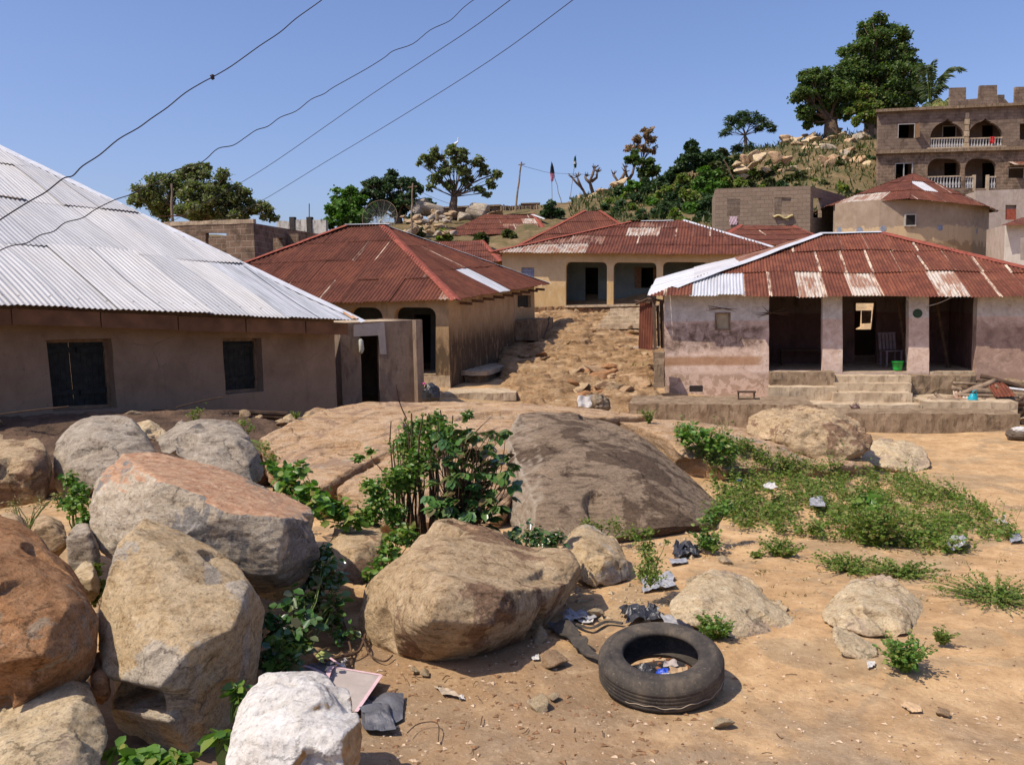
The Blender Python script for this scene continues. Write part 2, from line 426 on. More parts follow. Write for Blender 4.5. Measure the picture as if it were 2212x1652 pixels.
def fit(pts):
    """scale the distances so that the lowest seen point stands on the ground"""
    b = max(pts, key=lambda q: q[1]); g = G(b[0], b[1]-4, 0, 3); k = g.y/b[2]
    return [(x, y, Y*k) for x, y, Y in pts]
def pxhull(pts, th, shrink=.75, drop=0.0):
    P3 = [P(*p) for p in pts]; c = sum(P3, Vector())/len(P3); dv = Vector((c.x, c.y, 0)).normalized()
    out = list(P3)
    for p in P3:
        q = c+(p-c)*shrink+dv*th; q.z -= drop; out.append(q)
    return out
def rock(label, hulls, mat, vox=.02, cat='rock', group=None, name='boulder', **kw):
    V, Fc = rock_mesh(hulls, vox, **kw)
    o = mk(name, V, Fc, mat, smooth=True); return tag(o, label, cat, group)
# ---------------------------------------------------------------- leaves
def rand_unit(n, rng=RNG):
    v = rng.normal(size=(n, 3)); return v/np.linalg.norm(v, axis=1)[:, None]
LEAF = {'quad': (np.array([[0,0,0],[.5,.42,.06],[1,0,0],[.5,-.42,.06]]), np.array([[0,1,2,3]])),
        'leaf': (np.array([[0,0,0],[.28,.30,.07],[.68,.26,.05],[1,0,-.05],[.68,-.26,.05],[.28,-.30,.07]]), np.array([[0,3,2,1],[0,5,4,3]])),
        'thin': (np.array([[0,0,0],[.35,.13,.03],[1,0,-.08],[.35,-.13,.03]]), np.array([[0,1,2,3]])),
        'blade': (np.array([[0,.04,0],[0,-.04,0],[.6,-.03,0],[1,0,-.1]]), np.array([[0,1,2,3]]))}
def leaf_mesh(C, size, D=None, up=.5, shape='quad', rng=RNG):
    """C centres (N,3), size (N,), D leaf directions"""
    n = len(C); size = np.broadcast_to(size, (n,))
    if D is None: D = rand_unit(n, rng); D[:, 2] *= .6
    D = D/np.linalg.norm(D, axis=1)[:, None]
    Nn = rand_unit(n, rng)*(1-up); Nn[:, 2] += up
    S = np.cross(Nn, D); S /= np.linalg.norm(S, axis=1)[:, None]+1e-9; Z = np.cross(D, S)
    T, Fq = LEAF[shape]; k = len(T)
    V = C[:, None, :]+size[:, None, None]*(T[None, :, 0, None]*D[:, None, :]+T[None, :, 1, None]*S[:, None, :]+T[None, :, 2, None]*Z[:, None, :])
    Fa = (Fq[None]+(np.arange(n)*k)[:, None, None]).reshape(-1, Fq.shape[1])
    rnd = np.repeat(rng.random(n), k)
    return V.reshape(-1, 3), Fa, rnd
def mk_leaves(name, C, size, mat, parent, **kw):
    V, Fa, rnd = leaf_mesh(np.asarray(C), size, **kw)
    return mk(name, V, Fa, mat, parent, attrs={'rnd': ('FLOAT', rnd)})
def leafmat(name, cols, trans=.3, rough=.55, spec=.3):
    m = NT(name); a = m.attr('rnd'); col = m.ramp(a.outputs['Fac'], [(i/(len(cols)-1), c) for i, c in enumerate(cols)]).outputs[0]
    big = m.noise(m.pos(), .9, 3); col = m.mix(m.ramp(big.outputs[0], [(.35, .35), (.65, 0)]).outputs[0], col, tuple(x*.55 for x in cols[0]))
    m.fin(col, rough, None, spec)
    tr = m.n('ShaderNodeBsdfTranslucent', {0: m.mix(1.0, col, (1.0, 1.25, .45), 'MULTIPLY')}); ms = m.n('ShaderNodeMixShader', {0: trans, 1: m.b, 2: tr})
    m.t.links.new(ms.outputs[0], m.out.inputs[0]); return m.m
# ================================================================ materials
def ground_mat():
    m = NT('earth'); v = m.pos(); g = m.n('ShaderNodeNewGeometry')
    sep = m.n('ShaderNodeSeparateXYZ', {0: g.outputs['Position']})
    big = m.noise(v, .35, 5, .6, .5); med = m.noise(v, 2.6, 8, .65, .3); fine = m.noise(v, 38, 6, .75)
    sand = m.ramp(med.outputs[0], [(.3, (.35, .215, .10)), (.5, (.47, .30, .15)), (.72, (.58, .40, .215))]).outputs[0]
    grey = m.ramp(med.outputs[0], [(.3, (.22, .155, .09)), (.7, (.37, .28, .17))]).outputs[0]
    patch = m.noise(v, .9, 7, .62, 1.2)
    mid0 = m.noise(v, 9, 7, .7)
    pf = m.ramp(patch.outputs[0], [(.50, 0), (.54, .55), (.7, .75)]).outputs[0]
    col = m.mix(pf, sand, grey)
    # darker earth around the boulders
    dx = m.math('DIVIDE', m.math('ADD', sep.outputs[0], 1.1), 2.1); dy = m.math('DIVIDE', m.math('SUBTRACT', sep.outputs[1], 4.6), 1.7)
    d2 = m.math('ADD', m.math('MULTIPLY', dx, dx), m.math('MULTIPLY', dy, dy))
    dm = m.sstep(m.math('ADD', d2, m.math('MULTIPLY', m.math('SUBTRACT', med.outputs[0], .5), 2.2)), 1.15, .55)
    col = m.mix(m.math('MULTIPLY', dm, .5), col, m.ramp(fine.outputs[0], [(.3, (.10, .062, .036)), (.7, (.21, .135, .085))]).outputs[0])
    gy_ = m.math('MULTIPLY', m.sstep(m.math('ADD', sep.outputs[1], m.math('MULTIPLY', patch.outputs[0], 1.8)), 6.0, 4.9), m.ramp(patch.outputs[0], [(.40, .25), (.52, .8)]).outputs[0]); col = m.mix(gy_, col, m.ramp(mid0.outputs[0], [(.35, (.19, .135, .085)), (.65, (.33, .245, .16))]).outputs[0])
    # far hillside: dry scrub soil
    far = m.sstep(m.math('ADD', sep.outputs[1], m.math('MULTIPLY', big.outputs[0], 8)), 46, 54)
    hill = m.ramp(m.noise(v, .8, 8, .7, .5).outputs[0], [(.35, (.05, .06, .02)), (.46, (.10, .085, .038)), (.58, (.16, .115, .06)), (.74, (.26, .19, .11))]).outputs[0]
    col = m.mix(far, col, hill)
    sp = m.ramp(fine.outputs[0], [(.33, 1), (.42, 0)]).outputs[0]; col = m.mix(m.math('MULTIPLY', sp, .55), col, (.13, .08, .045))
    sp2 = m.ramp(m.noise(v, 70, 3, .6).outputs[0], [(.64, 0), (.70, 1)]).outputs[0]; col = m.mix(m.math('MULTIPLY', sp2, .5), col, (.62, .46, .31))
    vor = m.n('ShaderNodeTexVoronoi', {'Vector': v, 'Scale': 26.0})
    h = m.math('ADD', m.math('MULTIPLY', fine.outputs[0], .5), m.math('MULTIPLY', vor.outputs[0], -.35))
    mid = m.noise(v, 11, 7, .7); col = m.mix(m.ramp(mid.outputs[0], [(.38, .45), (.5, 0)]).outputs[0], col, (.27, .165, .085)); col = m.mix(m.ramp(mid.outputs[0], [(.56, 0), (.7, .35)]).outputs[0], col, (.60, .44, .27))
    nrm = m.bump(h, .6, .018); nrm = m.bump(mid.outputs[0], .5, .03, nrm)
    return m.fin(col, .95, nrm, .1)
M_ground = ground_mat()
def path_mat():
    m = NT('bedrock path'); v = m.pos(); med = m.noise(m.pos((1, .45, 3)), 2.2, 9, .7, .6); fine = m.noise(v, 25, 6, .7)
    col = m.ramp(med.outputs[0], [(.32, (.15, .085, .042)), (.43, (.36, .22, .11)), (.55, (.46, .30, .16)), (.72, (.58, .42, .26))]).outputs[0]
    col = m.mix(m.ramp(fine.outputs[0], [(.33, .6), (.45, 0)]).outputs[0], col, (.12, .07, .04))
    nrm = m.bump(med.outputs[0], 1.0, .25); nrm = m.bump(fine.outputs[0], .6, .03, nrm); return m.fin(col, .95, nrm, .1)
M_path = path_mat()
def rust_mat(name, dark=(.060, .020, .012), mid=(.118, .037, .021), lite=(.185, .066, .035), seamc=(.62, .50, .38), silver=False):
    m = NT(name); rc = m.attr('rc'); sh = m.attr('sh').outputs['Fac']; ba = m.attr('bare').outputs['Fac']; se = m.attr('seam').outputs['Fac']
    st = m.n('ShaderNodeMapping', {0: rc.outputs['Vector'], 3: (6.0, .55, 0)}); add = m.n('ShaderNodeVectorMath', {0: st.outputs[0]}, operation='ADD')
    cmb = m.n('ShaderNodeCombineXYZ', {0: m.math('MULTIPLY', sh, 37.0), 1: m.math('MULTIPLY', sh, 91.0), 2: 0.0}); m.set(add.inputs[1], cmb)
    strk = m.noise(add, 1.6, 8, .7, .2); blot = m.noise(m.pos(), 1.1, 7, .65, .4); fine = m.noise(m.pos(), 30, 5, .7)
    f = m.math('ADD', m.math('MULTIPLY', strk.outputs[0], .6), m.math('MULTIPLY', blot.outputs[0], .4))
    rust = m.ramp(f, [(.32, dark), (.48, mid), (.68, lite)]).outputs[0]
    rust = m.mix(1.0, rust, m.ramp(sh, [(0, (.86, .87, .88)), (.5, (1, 1, 1)), (1, (1.1, 1.05, 1.0))]).outputs[0], 'MULTIPLY')
    zinc = m.ramp(strk.outputs[0], [(.3, (.40, .40, .41)), (.55, (.58, .585, .60)), (.75, (.68, .68, .67))]).outputs[0]
    zdirty = m.mix(m.ramp(f, [(.47, 0), (.54, .9)]).outputs[0], (.56, .49, .40), (.30, .14, .075))
    zc = m.mix(m.sstep(ba, .7, .95), zdirty, zinc)
    mask = m.sstep(m.math('ADD', ba, m.math('MULTIPLY', m.math('SUBTRACT', f, .5), 1.3)), .38, .5)
    col = m.mix(mask, rust, zc)
    sm = m.math('MULTIPLY', se, m.ramp(strk.outputs[0], [(.42, 0), (.5, .9)]).outputs[0]); col = m.mix(sm, col, seamc)
    pat = m.noise(m.pos(), 2.3, 9, .72, .5); rust2 = m.ramp(pat.outputs[0], [(.50, 0), (.54, .55), (.7, .8)]).outputs[0]; col = m.mix(m.math('MULTIPLY', rust2, m.math('SUBTRACT', 1.0, mask)), col, tuple(x*.62 for x in mid))
    flk = m.ramp(fine.outputs[0], [(.68, 0), (.74, .6)]).outputs[0]; col = m.mix(m.math('MULTIPLY', flk, m.math('SUBTRACT', 1.0, mask)), col, (.40, .21, .12))
    nrm = m.bump(fine.outputs[0], .25, .006)
    m.fin(col, .75, nrm, .25); m.set(m.b.inputs['Roughness'], m.math('SUBTRACT', .78, m.math('MULTIPLY', mask, .28)))
    m.set(m.b.inputs['Metallic'], m.math('MULTIPLY', mask, .25)); return m.m
M_rust = rust_mat('rusty roofing')
M_rust2 = rust_mat('orange rusty roofing', (.075, .024, .014), (.142, .044, .024), (.23, .084, .042), (.60, .48, .36))
def silver_mat():
    m = NT('galvanised roofing'); rc = m.attr('rc'); sh = m.attr('sh').outputs['Fac']; ba = m.attr('bare').outputs['Fac']
    st = m.n('ShaderNodeMapping', {0: rc.outputs['Vector'], 3: (5.0, .4, 0)}); strk = m.noise(st, 1.5, 6, .6); fine = m.noise(m.pos(), 18, 6, .7); blot = m.noise(m.pos(), .7, 5)
    col = m.ramp(strk.outputs[0], [(.25, (.38, .375, .36)), (.5, (.50, .495, .48)), (.75, (.60, .595, .57))]).outputs[0]
    col = m.mix(1.0, col, m.ramp(sh, [(0, (.78, .79, .82)), (.5, (.93, .93, .94)), (1, (1.05, 1.04, 1.02))]).outputs[0], 'MULTIPLY')
    col = m.mix(m.ramp(blot.outputs[0], [(.5, 0), (.7, .35)]).outputs[0], col, (.52, .47, .40))
    rcs = m.n('ShaderNodeSeparateXYZ', {0: rc.outputs['Vector']})
    fr = m.math('FRACT', m.math('DIVIDE', rcs.outputs[0], .24)); near = m.math('LESS_THAN', m.math('ABSOLUTE', m.math('SUBTRACT', fr, .5)), .07)
    row = m.math('LESS_THAN', m.math('ABSOLUTE', m.math('SUBTRACT', rcs.outputs[1], .42)), .022)
    col = m.mix(m.math('MULTIPLY', m.math('MULTIPLY', near, row), .8), col, (.16, .12, .10))
    col = m.mix(m.math('MULTIPLY', m.attr('seam').outputs['Fac'], .5), col, (.34, .34, .36))
    lap = m.ramp(rcs.outputs[2], [(.0, .4), (.045, 0)]).outputs[0]; col = m.mix(lap, col, (.30, .28, .27))
    col = m.mix(m.math('MULTIPLY', m.sstep(ba, .05, .2), .75), col, m.ramp(strk.outputs[0], [(.35, (.26, .28, .30)), (.55, (.42, .44, .47)), (.75, (.58, .59, .61))]).outputs[0])
    rp = m.mix(m.ramp(strk.outputs[0], [(.4, 0), (.6, 1)]).outputs[0], (.45, .21, .07), (.62, .50, .36)); col = m.mix(m.sstep(ba, .4, .6), col, rp)
    return m.fin(col, .5, m.bump(fine.outputs[0], .2, .004), .4, .2)
M_silver = silver_mat()
M_zcap = simple('bare sheet metal', (.66, .66, .66), .45, .12, 5, .2, .005, .5, .3)
M_rcap = simple('rusted capping', (.24, .062, .038), .8, .35, 9, .3, .006)
def plaster(name, cols, stains=(), bump=.4, cracks=.3, dirt=None, scale=1.0, low=None):
    """stains: (z0, z1, colour, strength) bands with ragged edges; low: damp (colour, ztop, soft)"""
    m = NT(name); v = m.pos(); g = m.n('ShaderNodeNewGeometry'); sep = m.n('ShaderNodeSeparateXYZ', {0: g.outputs['Position']}); z = sep.outputs[2]
    n1 = m.noise(v, 1.6*scale, 8, .65, .4); n2 = m.noise(m.pos((1,1,.35)), 5*scale, 8, .7); fine = m.noise(v, 40, 5, .7)
    col = m.ramp(n1.outputs[0], [(.3, cols[0]), (.5, cols[1]), (.7, cols[2])]).outputs[0]
    jz = m.math('ADD', z, m.math('MULTIPLY', m.math('SUBTRACT', n2.outputs[0], .5), .55))
    for s in stains:
        z0, z1, c, k = s[:4]; soft = s[4] if len(s) > 4 else .04; jit = s[5] if len(s) > 5 else 1.0
        zz = m.math('ADD', z, m.math('MULTIPLY', m.math('SUBTRACT', n1.outputs[0], .5), .9*jit))
        a = m.math('MULTIPLY', m.sstep(zz, z0-soft, z0+soft), m.sstep(zz, z1+soft, z1-soft))
        col = m.mix(m.math('MULTIPLY', a, k), col, c)
    if low:
        c, zt, sf = low; a = m.sstep(m.math('ADD', z, m.math('MULTIPLY', m.math('SUBTRACT', n2.outputs[0], .5), 1.6*sf)), zt+sf, zt-sf)
        col = m.mix(m.math('MULTIPLY', a, .9), col, c)
    if dirt:
        a = m.ramp(n2.outputs[0], [(.50, 0), (.64, .8)]).outputs[0]; col = m.mix(a, col, dirt)
    col = m.mix(m.ramp(fine.outputs[0], [(.3, .35), (.45, 0)]).outputs[0], col, tuple(x*.5 for x in cols[0]))
    cps = m.noise(v, 8, 7, .78); col = m.mix(m.ramp(cps.outputs[0], [(.62, 0), (.65, .6)]).outputs[0], col, tuple(x*.6 for x in cols[0])); drp = m.noise(m.pos((3, 3, .5)), 1.5, 9, .75, .6); col = m.mix(m.ramp(drp.outputs[0], [(.54, 0), (.66, .28)]).outputs[0], col, tuple(x*.55 for x in cols[0]))
    if cracks:
        vo = m.n('ShaderNodeTexVoronoi', {'Vector': m.mix(.12, v.outputs[0], n2.outputs[1]), 'Scale': 1.1}, feature='DISTANCE_TO_EDGE')
        cf = m.math('MULTIPLY', m.ramp(vo.outputs[0], [(0, 1), (.01, 0)]).outputs[0], m.ramp(n1.outputs[0], [(.52, 0), (.6, cracks)]).outputs[0])
        col = m.mix(cf, col, tuple(x*.3 for x in cols[0]))
    nrm = m.bump(n2.outputs[0], bump, .03); nrm = m.bump(fine.outputs[0], bump*.6, .008, nrm)
    return m.fin(col, .93, nrm, .12)
def blocks(name, c1, c2, mort, bw=.45, bh=.22, stain=(.06, .045, .035), st_amt=.55, ms=.012, var=1.0):
    m = NT(name); uv = m.n('ShaderNodeUVMap'); v = m.pos()
    br = m.n('ShaderNodeTexBrick', {'Vector': uv, 'Color1': c1, 'Color2': c2, 'Mortar': mort, 'Scale': 1.0, 'Mortar Size': ms, 'Mortar Smooth': .3, 'Bias': 0.0, 'Brick Width': bw, 'Row Height': bh})
    n1 = m.noise(v, 1.2, 8, .68, .6); fine = m.noise(v, 22, 6, .7)
    col = m.mix(m.ramp(n1.outputs[0], [(st_amt-.06, 0), (st_amt+.1, .75)]).outputs[0], br.outputs[0], stain)
    col = m.mix(1.0, col, m.ramp(fine.outputs[0], [(.3, .7), (.6, 1.08)]).outputs[0], 'MULTIPLY')
    h = m.math('ADD', m.math('MULTIPLY', br.outputs['Fac'], -.6), m.math('MULTIPLY', fine.outputs[0], .4))
    return m.fin(col, .95, m.bump(h, .7, .02), .1)
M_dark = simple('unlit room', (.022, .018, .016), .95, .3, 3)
M_wood = simple('weathered timber', (.20, .13, .08), .85, .35, 6, .5, .01)
M_oldwood = simple('grey brown branch wood', (.23, .165, .11), .9, .4, 5, .7, .02)
M_fascia = simple('brown fascia board', (.145, .072, .036), .85, .35, 3, .4, .01)
M_shut = simple('blackened shutter boards', (.016, .018, .016), .7, .6, 9, .5, .01)
M_conc = plaster('weathered cement', [(.34, .255, .165), (.46, .36, .24), (.54, .435, .31)], dirt=(.24, .17, .11), bump=.6, scale=1.5)
M_concside = plaster('dark stained cement', [(.17, .12, .075), (.25, .18, .115), (.34, .25, .165)], dirt=(.09, .065, .04), bump=.8, scale=1.8)
# ================================================================ terrain
CT = []
def ct(x, y, z): CT.append((x, y, z+CZ if False else z))
for q in [(-7, 0, .05), (7, 0, 0), (0, -6, .1), (-9, -6, .1), (9, -6, 0), (-3.5, 4, .05), (3.5, 4, .02), (0, 4, .05), (0, 5.5, .02), (3, 5.2, .0), (-3, 6.5, -.1),
          (0, 8, -.2), (3, 8, -.22), (6, 8, -.2), (-7, 9, -.1), (-4, 10.5, -.3)]: ct(*q)
def cp_(px, py, Y): p = P(px, py, Y); ct(p.x, p.y, p.z)
for q in [(1800, 1050, 12.3), (2150, 1130, 10.6), (2050, 935, 20.3), (2150, 1010, 15.5), (1450, 1000, 14), (2400, 935, 20.2), (1300, 880, 22.5), (1350, 905, 20.5),
          (930, 868, 21.5), (1050, 870, 22.5), (1250, 800, 27.5), (1210, 745, 32), (1290, 702, 36.5), (1140, 702, 36.5), (1400, 690, 37), (1400, 800, 26)]: cp_(*q)
for q in [(-6, 13, -.45), (-10, 12, -.3), (-4, 18, -.6), (-12, 20, -.3), (-20, 18, 0), (-9, 27, -.2), (-14, 34, .6), (-25, 34, .6), (0, 31, .4), (-3, 40, 2.0), (4, 46, 3.4), (12, 20, -.82), (12, 19.2, -.81), (10.5, 19.7, -.86), (8.5, 20.2, -.88), (14, 18.7, -.76), (3, 20.9, -.64), (6, 20.2, -.76), (18, 24, -1.0),
          (6, 30, -.2), (12, 30, .2), (10, 38, 2.6), (16, 40, 3.0), (24, 40, 2.4), (28, 26, 0), (-8, 50, 4.2), (-20, 50, 4.3), (-35, 45, 3.5), (-35, 70, 5), (36, 52, 3.6), (29.5, 57, 3.8), (28, 52, 3.2), (24, 46, 2.8), (40, 60, 5), (15, 48, 5.0)]: ct(*q)
for q in [(1545, 482, 58), (1750, 440, 60), (1840, 440, 59), (1600, 335, 79), (1700, 312, 80), (1800, 297, 80), (1870, 296, 80), (1760, 380, 66), (1650, 380, 69), (1850, 370, 66),
          (1450, 382, 79), (1300, 422, 78), (1200, 447, 80), (1400, 440, 66), (1300, 480, 60), (1000, 465, 73), (900, 480, 66), (800, 490, 62), (700, 505, 62), (400, 520, 56), (2000, 350, 86), (2200, 360, 90)]: cp_(*q)
for q in [(0, 115, 4), (40, 120, 7), (-40, 115, 2), (70, 80, 12), (-75, 70, 1), (75, 30, 2), (-70, 20, 0), (0, 140, 0), (60, 5, -.5), (-50, -10, 0), (50, -20, 0), (0, -40, 0)]: ct(*q)
CT = np.array(CT); _S = 20.0
def _tps(r2): return np.where(r2 > 1e-12, .5*r2*np.log(np.maximum(r2, 1e-12)), 0)
_X = CT[:, :2]/_S; _D = ((_X[:, None]-_X[None])**2).sum(2); _n = len(CT)
_A = np.zeros((_n+3, _n+3)); _A[:_n, :_n] = _tps(_D)+np.eye(_n)*2e-4; _A[:_n, _n] = 1; _A[:_n, _n+1:] = _X; _A[_n, :_n] = 1; _A[_n+1:, :_n] = _X.T
_wt = np.linalg.solve(_A, np.concatenate([CT[:, 2], np.zeros(3)]))
def ground_z(x, y):
    x = np.atleast_1d(np.asarray(x, float)); y = np.atleast_1d(np.asarray(y, float)); q = np.stack([x, y], 1)/_S; out = np.empty(len(x))
    for i in range(0, len(x), 20000):
        qq = q[i:i+20000]; d = ((qq[:, None]-_X[None])**2).sum(2); out[i:i+20000] = _tps(d) @ _wt[:_n]+_wt[_n]+qq @ _wt[_n+1:]
    r = np.hypot(x, y-40); k = np.clip((r-85)/60, 0, 1); k = k*k*(3-2*k)
    return out*(1-k)+(-3)*k
def gz(x, y): return float(ground_z(x, y)[0])
def G(px, py, dz=0.0, y0=2.5):
    """where the sight line meets the ground"""
    d = ray(px, py); d = d/d.y; ys = np.concatenate([np.arange(y0, 30, .05), np.arange(30, 120, .25)])
    pz = CZ+d.z*ys; g = ground_z(d.x*ys, ys)+dz; k = np.nonzero(pz <= g)[0]
    Y = ys[k[0]] if len(k) else 100.0
    return Vector((d.x*Y, Y, gz(d.x*Y, Y)))
def axis(segs):
    out = [segs[0][0]]
    for a, b, st in segs:
        n = max(1, int(round((b-a)/st))); out += list(a+(b-a)*np.arange(1, n+1)/n)
    return np.array(out)
gx = axis([(-3000, -500, 500), (-500, -100, 60), (-100, -30, 4), (-30, -8, .8), (-8, -5, .3), (-5, 6, .06), (6, 12, .2), (12, 32, .7), (32, 100, 4), (100, 500, 60), (500, 3000, 500)])
gy = axis([(-3000, -300, 600), (-300, -30, 40), (-30, 2.2, 1.5), (2.2, 9, .06), (9, 24, .16), (24, 46, .4), (46, 100, .9), (100, 160, 5), (160, 500, 40), (500, 3000, 500)])
XX, YY = np.meshgrid(gx, gy, indexing='ij'); xf, yf = XX.ravel(), YY.ravel(); zf = ground_z(xf, yf)
p3 = np.stack([xf, yf, xf*0], 1); near = np.clip((60-np.hypot(xf, yf))/40, 0, 1)
zf += near*(fbm(p3*.7, 3)*.07+fbm(p3*3.1, 4)*.026+fbm(p3*11, 2)*.009)+(1-near)*(np.hypot(xf, yf) < 130)*fbm(p3*.35, 4)*.5
nx, ny = len(gx), len(gy); idx = np.arange(nx*ny).reshape(nx, ny)
fq = np.stack([idx[:-1, :-1], idx[1:, :-1], idx[1:, 1:], idx[:-1, 1:]], -1).reshape(-1, 4)
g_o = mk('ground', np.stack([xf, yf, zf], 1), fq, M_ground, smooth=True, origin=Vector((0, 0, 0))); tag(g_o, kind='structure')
_gxf, _gyf, _gzf = gx, gy, zf.reshape(nx, ny)
def gzm(x, y):
    """height of the built ground sheet"""
    i = min(max(np.searchsorted(_gxf, x)-1, 0), nx-2); j = min(max(np.searchsorted(_gyf, y)-1, 0), ny-2)
    a = (x-_gxf[i])/(_gxf[i+1]-_gxf[i]); b = (y-_gyf[j])/(_gyf[j+1]-_gyf[j])
    return float(_gzf[i, j]*(1-a)*(1-b)+_gzf[i+1, j]*a*(1-b)+_gzf[i, j+1]*(1-a)*b+_gzf[i+1, j+1]*a*b)
# rocky bedrock path climbing between the houses
px_, py_ = np.meshgrid(np.arange(-1.5, 8.5, .05), np.arange(21.0, 39, .06), indexing='ij')
xf, yf = px_.ravel(), py_.ravel(); zz = ground_z(xf, yf)
p3 = np.stack([xf, yf, xf*0], 1)
rid = fbm(p3*np.array([.8, 1.3, 1])+3, 5, ridged=True); ter = np.floor((fbm(p3*np.array([.5, .9, 1])+9, 3))*5)/5
e = np.minimum(np.minimum(xf+1.5, 8.5-xf)/1.2, np.minimum(yf-21, 39-yf)/1.0); e = np.clip(e, 0, 1)
cx_ = np.interp(yf, [21, 24, 28, 33, 39], [2.2, 2.0, 2.3, 2.6, 3.0]); wd = np.interp(yf, [21, 24, 28, 33, 39], [2.2, 2.6, 3.2, 4, 6]); m_ = np.clip((wd-np.abs(xf-cx_))/.7, 0, 1)*e
rk = 0*np.floor(fbm(p3*np.array([1.1, 2.2, 1])+21, 3)*6+rid*1.5)/6
g0 = zz.copy(); th_ = .17; q_ = (g0+fbm(p3*np.array([.55, .9, 1])+5, 4)*.62)/th_; fl = np.floor(q_); f_ = np.clip((q_-fl)*5-.2, 0, 1); led = (fl+f_)*th_-g0
zz = zz-.30+m_*.40+m_*(led*.9+rid*.10+fbm(p3*np.array([2.2, 4, 1])+2, 3)*.06+fbm(p3*np.array([2.5, 6, 1]), 3, ridged=True)*.05)
nx2, ny2 = px_.shape; idx = np.arange(nx2*ny2).reshape(nx2, ny2)
fq2 = np.stack([idx[:-1, :-1], idx[1:, :-1], idx[1:, 1:], idx[:-1, 1:]], -1).reshape(-1, 4)
tag(mk('rocky_path', np.stack([xf, yf, zz], 1), fq2, M_path, smooth=True), kind='structure')
# ================================================================ silver-roofed house
def at(p, q, t): return Vector(p)+(Vector(q)-Vector(p))*t
FR = P(782, 694, 19.3); E0 = P(0, 661, 13.8); FL = FR+(E0-FR)*1.75
T_ = P(0, 318, 24.0); hipd = (T_-FR); TR = FR+hipd*1.12; TL = TR+(FL-FR).normalized()*5.0
fn = Vector((FR.y-FL.y, -(FR.x-FL.x), 0)).normalized()
BR = FR-fn*16; BL = FL-fn*16; BR.z = FR.z; BL.z = FL.z
H1 = thing('silver_roofed_house', 'large brown mud-plastered house with a shiny silver corrugated roof at the left edge', 'house', ((FL+FR)/2-fn*5).to_tuple()[:2]+(gz(-8, 20),))
hip_roof(H1, [(FL, FR, TR, TL, dict(rows=4, bare=[(0, 520, 900, .22), (1, 470, 800, .22), (2, 380, 700, .2), (3, 300, 500, .12), (0, 735, 765, 1.0)], seed=3, lapl=.012, seamp=.9)), (FR, BR, TR, TR, dict(rows=4, res=3)), (BL, FL, TL, TL, dict(rows=2, res=2, cw=.3))],
         M_silver, caps=[(FR-(TR-FR)*.006, TR, .32), (TL, TR)], capmat=M_zcap, sheet=.86, cw=.095, amp=.0105, jag=.03, sag=.05, rag=2.2)
A = FL-fn*.55; B = FR-fn*.55+(FL-FR).normalized()*.35
pl1 = Plane((A.x, A.y, 0), (B.x, B.y, 0))
sb = pl1.L; zt = lambda s: FL.z+(FR.z-FL.z)*s/sb
M_mud = plaster('brown mud plaster', [(.175, .118, .078), (.235, .162, .108), (.285, .20, .138)], stains=[(-3, .72, (.25, .185, .13), .45, .12, .6)], bump=.5, cracks=.5)
w1 = pl1.rect(98, 250, 733, 884); w1 = [pl1.hit(116, 889), pl1.hit(253, 881), pl1.hit(241, 731), pl1.hit(99, 734)]
w2 = [pl1.hit(488, 852), pl1.hit(570, 845), pl1.hit(565, 730), pl1.hit(480, 731)]
gb = -1.4
hw = wall('wall', pl1, [(0, gb), (sb, gb), (sb, FR.z+.16), (0, FL.z+.16)], [w1, w2], .34, M_mud, H1, wobble=.008)
for q, nsh in ((w1, 2), (w2, 1)):
    win = wall('window', pl1.back(.2), q, [[(a[0]+dx, a[1]+dz) for a, (dx, dz) in zip(q, [(.06, .06), (-.06, .06), (-.06, -.06), (.06, -.06)])]], .06, M_wood, H1)
    for k in range(nsh):
        m = MB(); bl, br, tr, tl = [Vector((a[0], a[1])) for a in q]; npl = 6 if nsh == 2 else 7
        for j in range(npl):
            t0 = (k+j/npl)/nsh+.004; t1 = (k+(j+1)/npl)/nsh-.004; off = -.25+random.uniform(-.008, .008)
            c = [bl.lerp(br, t0), bl.lerp(br, t1), tl.lerp(tr, t1), tl.lerp(tr, t0)]
            vs = [pl1.pt((a.x, a.y), off) for a in c]+[pl1.pt((a.x, a.y), off-.03) for a in c]
            m.add(vs, [(0,1,2,3), (7,6,5,4), (0,4,5,1), (1,5,6,2), (2,6,7,3), (3,7,4,0)])
        for zz_ in (.2, .8):
            a = bl.lerp(tl, zz_).lerp(br.lerp(tr, zz_), k/nsh+.02); b = bl.lerp(tl, zz_).lerp(br.lerp(tr, zz_), (k+1)/nsh-.02)
            m.box(pl1.pt((a.x, a.y), -.245), pl1.u*(b.x-a.x), pl1.n*.03, Vector((0, 0, .09)))
        m.mk('shutter', M_shut, win)
# fascia, side and back walls
m = MB()
nn = 9
for i in range(nn):
    t0, t1 = i/nn, (i+1)/nn-.002; a = at(FL, FR, t0)-fn*.10; b = at(FL, FR, min(t1, .975))-fn*.10; hgt = .26+random.uniform(-.015, .02); zo = random.uniform(.03, .05)
    m.add([a-Vector((0,0,zo+hgt)), b-Vector((0,0,zo+hgt)), b-Vector((0,0,zo)), a-Vector((0,0,zo)), a-Vector((0,0,zo+hgt))-fn*.04, b-Vector((0,0,zo+hgt))-fn*.04, b-Vector((0,0,zo))-fn*.04, a-Vector((0,0,zo))-fn*.04],
          [(0,1,2,3), (7,6,5,4), (0,4,5,1), (1,5,6,2), (2,6,7,3), (3,7,4,0)])
m.mk('fascia_board', M_fascia, H1)
m = MB()
a = B-fn*.34; b = a-fn*13; m.add([(a.x, a.y, gb), (b.x, b.y, gb), (b.x, b.y, FR.z+.1), (a.x, a.y, FR.z+.1)], [(0, 1, 2, 3)])
